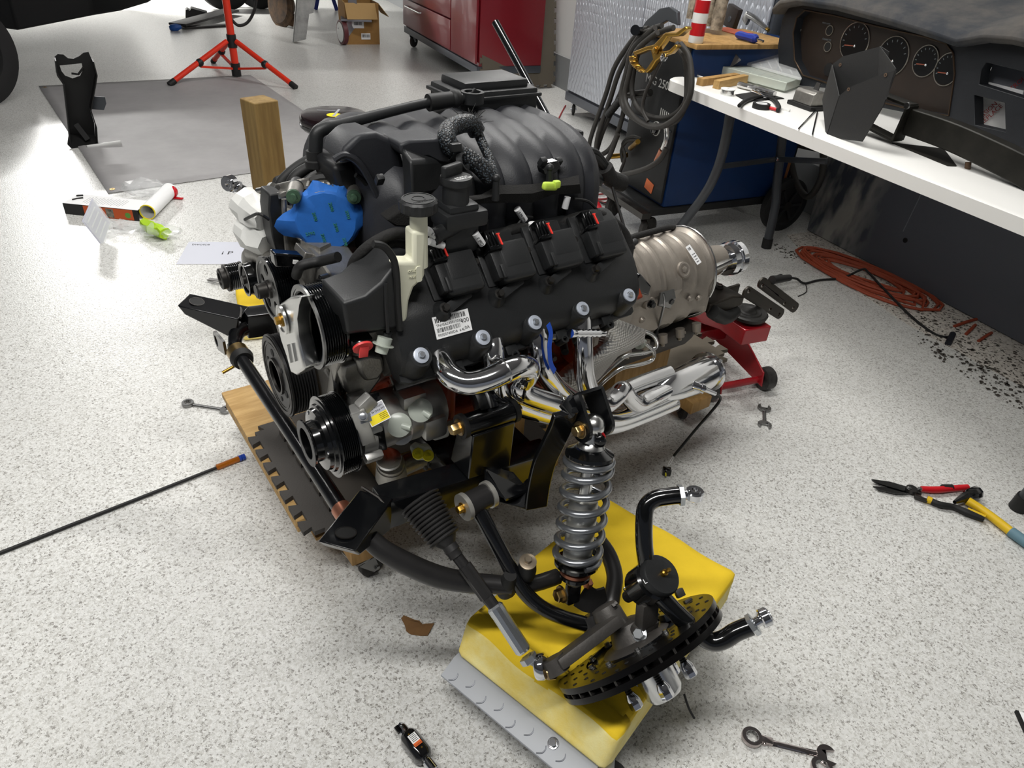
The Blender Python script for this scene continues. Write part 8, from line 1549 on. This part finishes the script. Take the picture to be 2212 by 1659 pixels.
m = MB(); m.obox((-0.02, 0.00, cr), (0.08, 0.05, zc_), 0.10, 0.012, (0.3, -0.9, 0), 0.003); m.obox((-0.08, 0.06, cr), (0.06, 0.08, zc_), 0.08, 0.012, (0.3, -0.9, 0), 0.003); m.build('caster_fork', 'zinc', BL)
# galvanised angle upright
va = VPlane(640, 95); UP = thing('steel_upright', 'white-grey steel channel standing on the floor with smudges', 'steel post', va.base, va.yaw)
f = [va.p(*p) for p in ((632, 92), (661, 85), (668, 30), (677, 28), (682, 0), (688, -60), (655, -60), (640, 0))]; m = MB(); slab3(m, f, V((0, 0.012, 0))); m.build('web', M('galv', '#b9bab8', 0.5, 0.4, var=0.45, vscale=7, color2='#8d8e8c'), UP, bev=0.002)
m = MB(); slab3(m, [va.p(632, 92), va.p(640, 0), va.p(643, -60), va.p(643, -60) + V((0, 0.16, 0)), va.p(640, 0) + V((0, 0.16, 0)), va.p(632, 92) + V((0, 0.16, 0))], V((0.01, 0, 0))); m.build('flange', 'galv', UP)
# rusty brake drum assembly
vd = VPlane(622, 58); DR_ = thing('brake_drum', 'rusty brake drum on the floor behind the steel channel', 'brake drum', vd.base, vd.yaw)
m = MB(); m.lathe((-0.05, 0.06, 0.22), (-0.75, -0.5, 0.1), [(-0.12, 0.10), (-0.02, 0.20), (0.0, 0.24), (0.02, 0.24), (0.03, 0.20), (0.05, 0.19), (0.055, 0.0)], 32); m.build('drum', 'rust', DR_); m = MB(); m.box((0.08, 0.0, 0.07), (0.2, 0.14, 0.13), Matrix.Rotation(0.3, 3, 'Y'), 0.02); m.build('knuckle', 'rust', DR_)
# tyres lying at the back
for k, (px, py, lab, rz) in enumerate(((470, 28, 'black tyre lying behind the red tripod', 0.3), (545, 24, 'black tyre in the shade beside the other tyre', -0.3))):
    p = at_z(px, py); m = MB(); R_ = 0.33
    m.lathe((0, 0.0, R_), (0.35 if k == 0 else 0.1, -0.93, 0.0), [(-0.10, 0.20), (-0.105, 0.24), (-0.10, 0.29), (-0.085, 0.325), (-0.03, 0.333), (0.03, 0.333), (0.085, 0.325), (0.10, 0.29), (0.105, 0.24), (0.10, 0.20), (0.0, 0.19), (-0.10, 0.20)], 40, caps=False); m.build('spare_tyre', 'tyre', None, label=lab, cat='tyre', group='tyres at the back', loc=(p.x, p.y + 0.3, 0.0), rotz=rz)
# black strips and tray parts, blue cap
a = at_z(430, 50); PS = thing('trim_strips', 'pair of long black ribbed trim strips on the floor', 'car trim', (a.x, a.y, 0)); W0 = V((a.x, a.y, 0))
for (p0, p1, w, z) in (((383, 53), (500, 22), 0.20, 0.05), ((395, 60), (500, 54), 0.09, 0.012)):
    m = MB(); m.obox(at_z(*p0, z) - W0, at_z(*p1, z) - W0, w, 0.024, (0, 0, 1), 0.006); m.build('strip', M('strip_black', '#2c2a29', 0.5, var=0.3, vscale=12), PS)
vt = VPlane(415, 40); m = MB(); f = [vt.p(*p) for p in ((401, 40), (401, 22), (405, 20), (410, 24), (413, 18), (448, 28), (440, 33), (408, 40))]; slab3(m, f, V((0, 0.18, 0))); m.build('plastic_tray', 'black_plastic', None, label='broken black plastic tray piece near the trim strips', cat='plastic part', loc=vt.base, rotz=vt.yaw)
vc_ = VPlane(378, 67); m = MB(); m.lathe((0, 0.02, 0.03), (1, 0.2, 0.1), [(-0.05, 0.02), (-0.03, 0.035), (0.02, 0.038), (0.05, 0.026), (0.07, 0.02)], 8); m.build('blue_cap', M('cap_blue', '#2255a0', 0.5), None, label='small blue cap on the floor at the end of the trim strip', cat='cap', loc=vc_.base, rotz=vc_.yaw)
vj = VPlane(705, 22); JS = thing('jack_stand', 'blue jack stand at the back under the bench', 'jack stand', vj.base, vj.yaw)
for sx in (-1, 1):
    m = MB(); m.obox((sx * 0.14, 0.0, 0.0), (sx * 0.04, 0.05, 0.34), 0.05, 0.02, (0, -1, 0), 0.003); m.build('leg', M('stand_blue', '#14257a', 0.5), JS)
m = MB(); m.box((0, 0.05, 0.22), (0.16, 0.03, 0.05)); m.box((0, 0.06, 0.38), (0.07, 0.05, 0.12)); m.build('post', 'stand_blue', JS)

# ------------------------------------------------------------------ left side: tarp, tripod, bracket, post, stool
tq_ = [at_z(*p) for p in ((84, 187), (541, 163), (800, 338), (234, 419))]; c0 = sum(tq_, V()) / 4
m = MB(); nx, ny = 26, 26; vs = []; fs = []
from mathutils import noise as _ns
for j in range(ny + 1):
    for i in range(nx + 1):
        u_, v_ = i / nx, j / ny; p = (tq_[0].lerp(tq_[1], u_)).lerp(tq_[3].lerp(tq_[2], u_), v_) - c0; e = min(u_, v_, 1 - u_, 1 - v_); w_ = _ns.noise(V((p.x * 1.2 + p.y * 0.8, p.y * 2.6, 1.0))); p.z = 0.003 + max(0, w_) ** 2 * 0.045 * min(1, e * 7); vs.append(p)
for j in range(ny):
    for i in range(nx): k = j * (nx + 1) + i; fs.append((k, k + 1, k + nx + 2, k + nx + 1))
m.add(vs, fs); tp_ = m.build('floor_tarp', 'tarp', None, label='large grey canvas tarp spread on the floor', cat='tarp', loc=(c0.x, c0.y, 0.0), ang=80)
md_ = tp_.modifiers.new('t', 'SOLIDIFY'); md_.thickness = 0.002; md_.offset = 1
for p in (at_z(243, 411), at_z(97, 190)):
    m = MB(); m.ring(p - c0 + V((0, 0, 0.005)), (0, 0, 1), 0.014, 0.006, 0.002, 16); m.build('grommet', 'brass', tp_)
tc_ = at_z(512, 166); TP = thing('tripod_stand', 'red tripod work light stand with black joints', 'tripod', (tc_.x, tc_.y, 0)); W1 = V((tc_.x, tc_.y, 0)); TR = 'tripod_red'
vt = VPlane(512, 166); top_h = on_plane(497, 88, vt.o, vt.n) - W1; low_h = V((0, 0, 0.06)); pr_ = 0.030
m = MB(); m.cyl(low_h, V((0, 0, 1.9)), pr_, n=16); m.build('pole', TR, TP)
for zz in (low_h.z, top_h.z): m = MB(); m.lathe((0, 0, zz - 0.05), (0, 0, 1), [(0, pr_ + 0.008), (0.10, pr_ + 0.008)], 18); m.build('collar', 'black_plastic', TP)
for fp2, mp_ in (((366, 187), (422, 134)), ((640, 193), (574, 137)), ((461, 136), (475, 108))):
    ft = at_z(*fp2) - W1; t0 = V((0, 0, top_h.z)) + ft.normalized() * 0.05; m = MB(); m.tube([t0, ft + V((0, 0, 0.015))], 0.021, 12); lg = m.build('leg', TR, TP)
    m = MB(); m.cyl(ft + V((0, 0, 0.012)), ft + V((0, 0, 0.012)) + (t0 - ft).normalized() * 0.06, 0.024, n=12); m.build('foot', 'black_rubber', lg)
    jm = t0.lerp(ft, 0.48); m = MB(); m.sphere(jm, 0.032, 12, 8); m.build('joint', 'black_plastic', lg); m = MB(); m.obox(jm - V((0, 0, 0.03)), V((0, 0, 0.07)) + ft.normalized() * 0.03, 0.022, 0.016, (0, 0, 1)); m.build('strut', TR, lg)
m = MB(); m.box((0, 0.0, 1.95), (0.4, 0.12, 0.25), None, 0.02); m.build('lamp_head', 'black_plastic', TP)
m = MB(); e0 = on_plane(500, 40, vt.o, vt.n) - W1; m.tube([on_plane(500, 42, vt.o, vt.n) - W1, on_plane(515, 55, vt.o, vt.n) - W1, on_plane(535, 48, vt.o, vt.n) - W1, on_plane(550, 20, vt.o, vt.n) - W1, on_plane(555, -20, vt.o, vt.n) - W1], 0.012, 8, smooth=5); m.build('lamp_cord', 'black_rubber', TP)
# pedal bracket
vb2 = VPlane(178, 312); PB = thing('pedal_bracket', 'tall black stamped steel pedal bracket standing on the tarp', 'bracket', vb2.base, vb2.yaw)
def BP_(px, py, b=0.0): return vb2.p(px, py, b)
outer = [BP_(*p) for p in ((150, 305), (143, 240), (136, 180), (122, 160), (118, 128), (126, 121), (138, 122), (148, 130), (160, 131), (172, 126), (182, 118), (193, 116), (199, 130), (207, 160), (203, 185), (194, 235), (205, 270), (208, 308))]
hole = [BP_(*p) for p in ((130, 146), (178, 141), (181, 155), (175, 168), (158, 174), (142, 168), (134, 158))]
M('stamped_black', '#141414', 0.55, 0.3)
m = MB(); m.plate([(p.x, p.z) for p in outer], [[(p.x, p.z) for p in hole]], 0.006, (0, 0.06, 0), (1, 0, 0), (0, 0, 1)); m.build('back_plate', 'stamped_black', PB)
for ed in (((150, 308), (143, 240), (136, 180), (122, 160), (118, 128)), ((199, 130), (207, 160), (203, 185), (194, 235), (206, 272), (208, 308))):
    P_ = [BP_(*p) for p in ed]; m = MB(); n = len(P_); m.loft([[p + V((0, -0.05, 0)), p + V((0, 0.06, 0)), p + V((0.006, 0.06, 0)), p + V((0.006, -0.05, 0))] for p in P_]); m.build('side_flange', 'stamped_black', PB)
m = MB(); m.tube([BP_(181, 148, 0.03), BP_(170, 163, 0.03), BP_(155, 161, 0.03)], 0.006, 6); m.build('hook_wire', 'stamped_black', PB)
m = MB(); slab3(m, [BP_(200, 208, 0.0), BP_(226, 208, -0.02), BP_(229, 222, -0.02), BP_(224, 236, -0.02), BP_(198, 236, 0.0)], V((0, 0.006, 0))); m.build('side_ear', 'leg_grey', PB)
m = MB(); slab3(m, [BP_(145, 308, -0.05), BP_(160, 320, -0.08), BP_(175, 322, -0.08), BP_(210, 305, -0.03), BP_(205, 298, 0.05), BP_(150, 298, 0.05)], V((0, 0, 0.008))); m.build('foot_flange', 'stamped_black', PB)
m = MB(); m.obox(BP_(186, 311, -0.08), BP_(259, 301, -0.08), 0.03, 0.016, (0, -1, 0.3), 0.004); m.build('pedal_arm', M('arm_pale', '#b4b4b2', 0.4, 0.5), PB); m = MB(); m.obox(BP_(165, 270, 0.02), BP_(190, 300, -0.02), 0.03, 0.02, (0, -1, 0)); m.build('pedal_lever', 'stamped_black', PB)
# square timber post
po_ = at_dist(560, 222, 2.32); m = MB(); s_ = 0.0445; 
m.loft([[V((x, y, z)) for x, y in ((-s_, -s_), (s_, -s_), (s_, s_), (-s_, s_))] for z in (0.0, po_.z + 0.012)]); pw = m.build('timber_post', 'post_wood', None, label='square sawn timber post standing upright behind the engine', cat='post', loc=(po_.x, po_.y, 0), rotz=0.87, bev=0.004)
m = MB(); pass
# stool
st_ = at_dist(722, 244, 3.5); SR = 0.170; ST = thing('round_stool', 'low round stool with glossy dark padded seat and yellow sticker', 'stool', (st_.x, st_.y, 0)); sz_ = st_.z
m = MB(); m.lathe((0, 0, sz_ - 0.075), (0, 0, 1), [(0, 0.10), (0.0, SR * 0.93), (0.02, SR), (0.055, SR), (0.070, SR * 0.95), (0.076, SR * 0.8), (0.079, 0)], 44); m.build('seat', M('vinyl', '#1b1012', 0.22, coat=0.3), ST)
m = MB(); m.ring((0, 0, sz_ - 0.06), (0, 0, 1), SR + 0.002, SR - 0.004, 0.014, 44); m.build('seat_trim', 'black_gloss', ST)
m = MB(); m.plate(circ(0.012, -0.05, 0.036, 28), (), 0.001, (0, 0, sz_ + 0.0035)); sk2 = m.build('seat_sticker', 'yellow_label', ST)
m = MB(); m.plate([(-0.09, 0.012), (0.0, 0.02), (0.0, 0.026), (-0.09, 0.018)], (), 0.0006, (0, 0, sz_ + 0.0045)); m.plate([(0.008, -0.08), (0.022, -0.08), (0.016, 0.06), (0.004, 0.06)], (), 0.0006, (0, 0, sz_ + 0.0045)); m.build('sticker_print', 'silver_label', sk2)
m = MB(); m.cyl((0, 0, 0.06), (0, 0, sz_ - 0.07), 0.024, n=18); m.build('post', 'chrome', ST)
for k in range(5):
    a = k * 2 * PI / 5; m = MB(); m.tube([V((0.02 * math.cos(a), 0.02 * math.sin(a), 0.09)), V((0.22 * math.cos(a), 0.22 * math.sin(a), 0.06))], 0.014, 10); lg = m.build('foot', 'chrome', ST); m = MB(); m.lathe((0.22 * math.cos(a), 0.22 * math.sin(a) - 0.015, 0.026), (0, 1, 0), [(0, 0.026), (0.03, 0.026)], 18); m.build('castor', 'black_rubber', lg)
# ------------------------------------------------------------------ packaging on the floor
a, b_ = at_z(142, 462), at_z(302, 478); L = (b_ - a).length; CT = thing('product_carton', 'long narrow carton, white lid and orange-black side, lying open on the floor', 'carton', (a.x, a.y, 0), yaw_of(a, b_)); hh = 0.055; dd = 0.13
for nm, c, sz, mt in (('top_panel', (L / 2, dd / 2, hh), (L, dd, 0.002), 'white_paper'), ('front_panel', (L / 2, 0, hh / 2), (L, 0.002, hh), M('carton_black', '#1c1b1b', 0.5)), ('back_panel', (L / 2, dd, hh / 2), (L, 0.002, hh), 'carton_black'), ('bottom_panel', (L / 2, dd / 2, 0.0015), (L, dd, 0.002), 'white_paper'), ('end_panel', (0.0, dd / 2, hh / 2), (0.002, dd, hh), 'carton_black')):
    m = MB(); m.box(c, sz); m.build(nm, mt, CT)
m = MB(); m.box((L * 0.60, -0.0015, hh / 2), (L * 0.66, 0.001, hh - 0.004)); pf = m.build('printed_side', M('carton_orange', '#c8551f', 0.5), CT)
for x, w in ((0.36, 0.03), (0.62, 0.10), (0.42, 0.02)): m = MB(); m.box((L * x, -0.0025, hh / 2), (L * w, 0.001, hh * 0.8)); m.build('side_picture', M('pic_dark', '#3c3a34', 0.6, var=0.5, vscale=60, color2='#a09a8a'), pf)
m = MB(); m.lathe((L * 0.86, -0.002, hh * 0.45), (0, -1, 0), [(0, 0.014), (0.001, 0.014)], 18); m.build('green_dot', M('dot_green', '#5d9a3c', 0.5), pf)
m = MB()
for k in range(16): m.box((L * (0.22 + 0.035 * k), dd * 0.5, hh + 0.0012), (0.004, dd * (0.5 + 0.1 * (k % 3)), 0.0004))
tl = m.build('top_print', M('print_lines', '#b9b9b9', 0.7), CT); tag(tl, kind='stuff')
m = MB(); m.tube([V((L * 0.06, dd * 0.35, hh + 0.003)), V((L * 0.09, dd * 0.5, hh + 0.003)), V((L * 0.15, dd * 0.62, hh + 0.003))], 0.004, 6); m.tube([V((L * 0.03, dd * 0.75, hh + 0.003)), V((L * 0.10, dd * 0.85, hh + 0.003))], 0.005, 6); m.build('top_picture', 'ink', CT)
# blister pack tent
vp = VPlane(205, 528); BS = thing('blister_pack', 'folded clear blister pack with printed card standing like a tent', 'packaging', vp.base, vp.yaw)
m = MB(); f = [vp.p(*p) for p in ((177, 478), (203, 442), (243, 495), (220, 532))]; f[1] = f[1] + V((0, 0.08, 0)); f[2] = f[2] + V((0, 0.08, 0)); slab3(m, f, V((0, 0.003, 0.001))); cdp = m.build('card', M('card_lilac', '#c9cad6', 0.5), BS)
m = MB(); nrm = (f[1] - f[0]).cross(f[3] - f[0]).normalized(); nrm = nrm if nrm.y < 0 else -nrm
for k in range(4): p0 = f[0].lerp(f[3], 0.2 + 0.2 * k) + nrm * 0.002; p1 = f[1].lerp(f[2], 0.2 + 0.2 * k) + nrm * 0.002; m.obox(p0.lerp(p1, 0.15), p0.lerp(p1, 0.85), 0.006, 0.001, nrm)
m.build('card_print', 'white_paper', cdp)
m = MB(); g_ = [p + nrm * 0.012 for p in f]; slab3(m, g_, nrm * -0.002); m.build('clear_shell', 'clear_film', BS)
m = MB(); slab3(m, [f[3], f[2], vp.p(258, 528) + V((0, 0.05, 0)), vp.p(222, 532)], V((0.002, 0.002, 0))); m.build('clear_back', 'clear_film', BS)
# rolled paper, red ball, bags
a, b_ = at_z(322, 474), at_z(370, 425); L = (b_ - a).length; PR = thing('rolled_leaflet', 'rolled white leaflet with yellow edge on the floor', 'paper', (a.x, a.y, 0), yaw_of(a, b_)); m = MB(); m.lathe((0, 0, 0.037), (1, 0, 0), [(0, 0.034), (0, 0.037), (L, 0.037), (L, 0.034), (0, 0.034)], 24, caps=False); m.build('roll', 'white_paper', PR); m = MB(); m.ring((-0.003, 0, 0.037), (1, 0, 0), 0.0375, 0.0335, 0.006, 24); m.build('edge_band', 'yellow_label', PR)
a = at_z(373, 428); m = MB(); m.sphere((0, 0, 0.034), 0.033, 18, 12); m.box((0.03, -0.01, 0.006), (0.06, 0.02, 0.006), None, 0.002); m.build('red_ball', M('knob_red', '#c01420', 0.12, coat=0.5), None, label='glossy red ball-shaped cap on the floor at the end of the rolled leaflet', cat='cap', loc=(a.x, a.y, 0))
def bag(name, lab, px, py, w, d, h, seed, mat='clear_film'):
    a = at_z(px, py); random.seed(seed); m = MB(); rg = []
    for i in range(9):
        t_ = i / 8; rr = math.sin(PI * min(1, 0.12 + t_ * 0.8)) ; rg.append([V(((t_ - 0.5) * w + random.uniform(-0.012, 0.012), d / 2 * math.cos(j * PI / 6) * rr * random.uniform(0.7, 1.2), max(0.002, h / 2 + h / 2 * math.sin(j * PI / 6) * rr * random.uniform(0.4, 1.3)))) for j in range(12)])
    m.loft(rg); return m.build(name, mat, None, label=lab, cat='packaging', group='clear plastic bags', loc=(a.x, a.y, 0), ang=12)
bag('plastic_bag', 'puffed clear plastic bag behind the rolled leaflet', 322, 425, 0.26, 0.16, 0.10, 31); bag('plastic_bag', 'crumpled clear plastic bag beside the blister pack', 275, 500, 0.22, 0.12, 0.05, 32); bag('plastic_bag', 'crumpled clear wrapper around the lime green tissue', 348, 510, 0.20, 0.14, 0.06, 33)
a = at_z(338, 508); random.seed(6); m = MB(); rg = [[V(((t_ / 5 - 0.5) * 0.17, 0.03 * math.cos(j * PI / 4) * random.uniform(0.6, 1.4), max(0.003, 0.032 + 0.026 * math.sin(j * PI / 4) * random.uniform(0.5, 1.4)))) for j in range(8)] for t_ in range(6)]; m.loft(rg); m.build('tissue', M('tissue_lime', '#a8cf1c', 0.75), None, label='scrunched lime green tissue on the floor', cat='tissue', loc=(a.x, a.y, 0), rotz=-0.6, ang=15)
a, b_ = at_z(381, 571), at_z(560, 571); c_ = at_z(386, 518); m = MB(); L = (b_ - a).length; m.plate([(0, 0), (L, 0), (L, 0.24), (0, 0.24)], (), 0.0015, (0, 0, 0.0012)); sh2 = m.build('paper_sheet', M('sheet_lilac', '#c6c8d2', 0.6), None, label='pale paper sheet flat on the floor beside the alternator', cat='paper', loc=(a.x, a.y, 0), rotz=yaw_of(a, b_)); m = MB(); m.text('i P', (L * 0.48, 0.10, 0.0022), (1, 0, 0), (0, 1, 0), 0.05, 0.0001); m.text('Invoice', (0.02, 0.20, 0.0022), (1, 0, 0), (0, 1, 0), 0.028, 0.0001); m.build('sheet_print', 'ink', sh2)
# brass strip scraps left of the alternator
a = at_z(455, 607); m = MB(); m.strip([at_z(450, 603, 0.01) - V((a.x, a.y, 0)), at_z(478, 606, 0.02) - V((a.x, a.y, 0))], 0.02, 0.003, (0, 0, 1)); m.build('metal_scrap', 'dark_steel', None, label='thin metal strip scrap on the floor left of the alternator', cat='scrap', loc=(a.x, a.y, 0))
# ------------------------------------------------------------------ parked car at the left edge (dark lower front corner and tyre)
CAR = thing('car', 'dark car at the edge of the garage, lower body and front tyre in view', 'car', (-4.6, 6.4, 0))
CO = V((-4.6, 6.4, 0))
low = [at_z(-120, 44, 0.25), at_z(-40, 54, 0.25), at_z(38, 66, 0.25), at_z(120, 50, 0.28), at_z(200, 34, 0.32), at_z(260, 24, 0.37), at_z(320, 6, 0.44), at_z(345, -10, 0.52)]
M('car_black', '#07090c', 0.45)
m = MB(); rg = []
for i, p in enumerate(low):
    q = p - CO; bx = V((-0.55, 0.84, 0)) * (2.4 + 0.1 * i); rg.append([q, q + V((0.05, -0.06, 0.25)), q + V((0.03, -0.02, 0.6)), q + V((-0.02, 0.1, 0.80)), q + bx + V((0, 0, 0.95)), q + bx])
m.loft(rg); m.build('body', 'car_black', CAR, label='dark car body corner', bev=0.02)
m = MB(); m.box(V((-1.4, -0.6, 0.85)), (1.9, 2.6, 0.5), None, 0.08); m.build('fender', 'car_black', CAR)
tcn_ = at_z(-52, 240); R_ = 0.33
m = MB(); p = V((tcn_.x - 0.05, tcn_.y + 0.12, R_)) - CO; m.lathe(p, V((0.95, -0.30, 0)), [(-0.10, 0.20), (-0.105, 0.24), (-0.10, 0.29), (-0.085, 0.325), (-0.03, 0.333), (0.03, 0.333), (0.085, 0.325), (0.10, 0.29), (0.105, 0.24), (0.10, 0.20), (0.06, 0.18), (-0.06, 0.18), (-0.10, 0.20)], 48, caps=False); m.build('front_tyre', 'tyre', CAR)
m = MB(); m.lathe(p, V((0.95, -0.30, 0)), [(-0.06, 0.0), (-0.06, 0.19), (0.06, 0.19), (0.05, 0.15), (0.02, 0.08), (0.03, 0.0)], 32); m.build('wheel_rim', 'dark_steel', CAR)
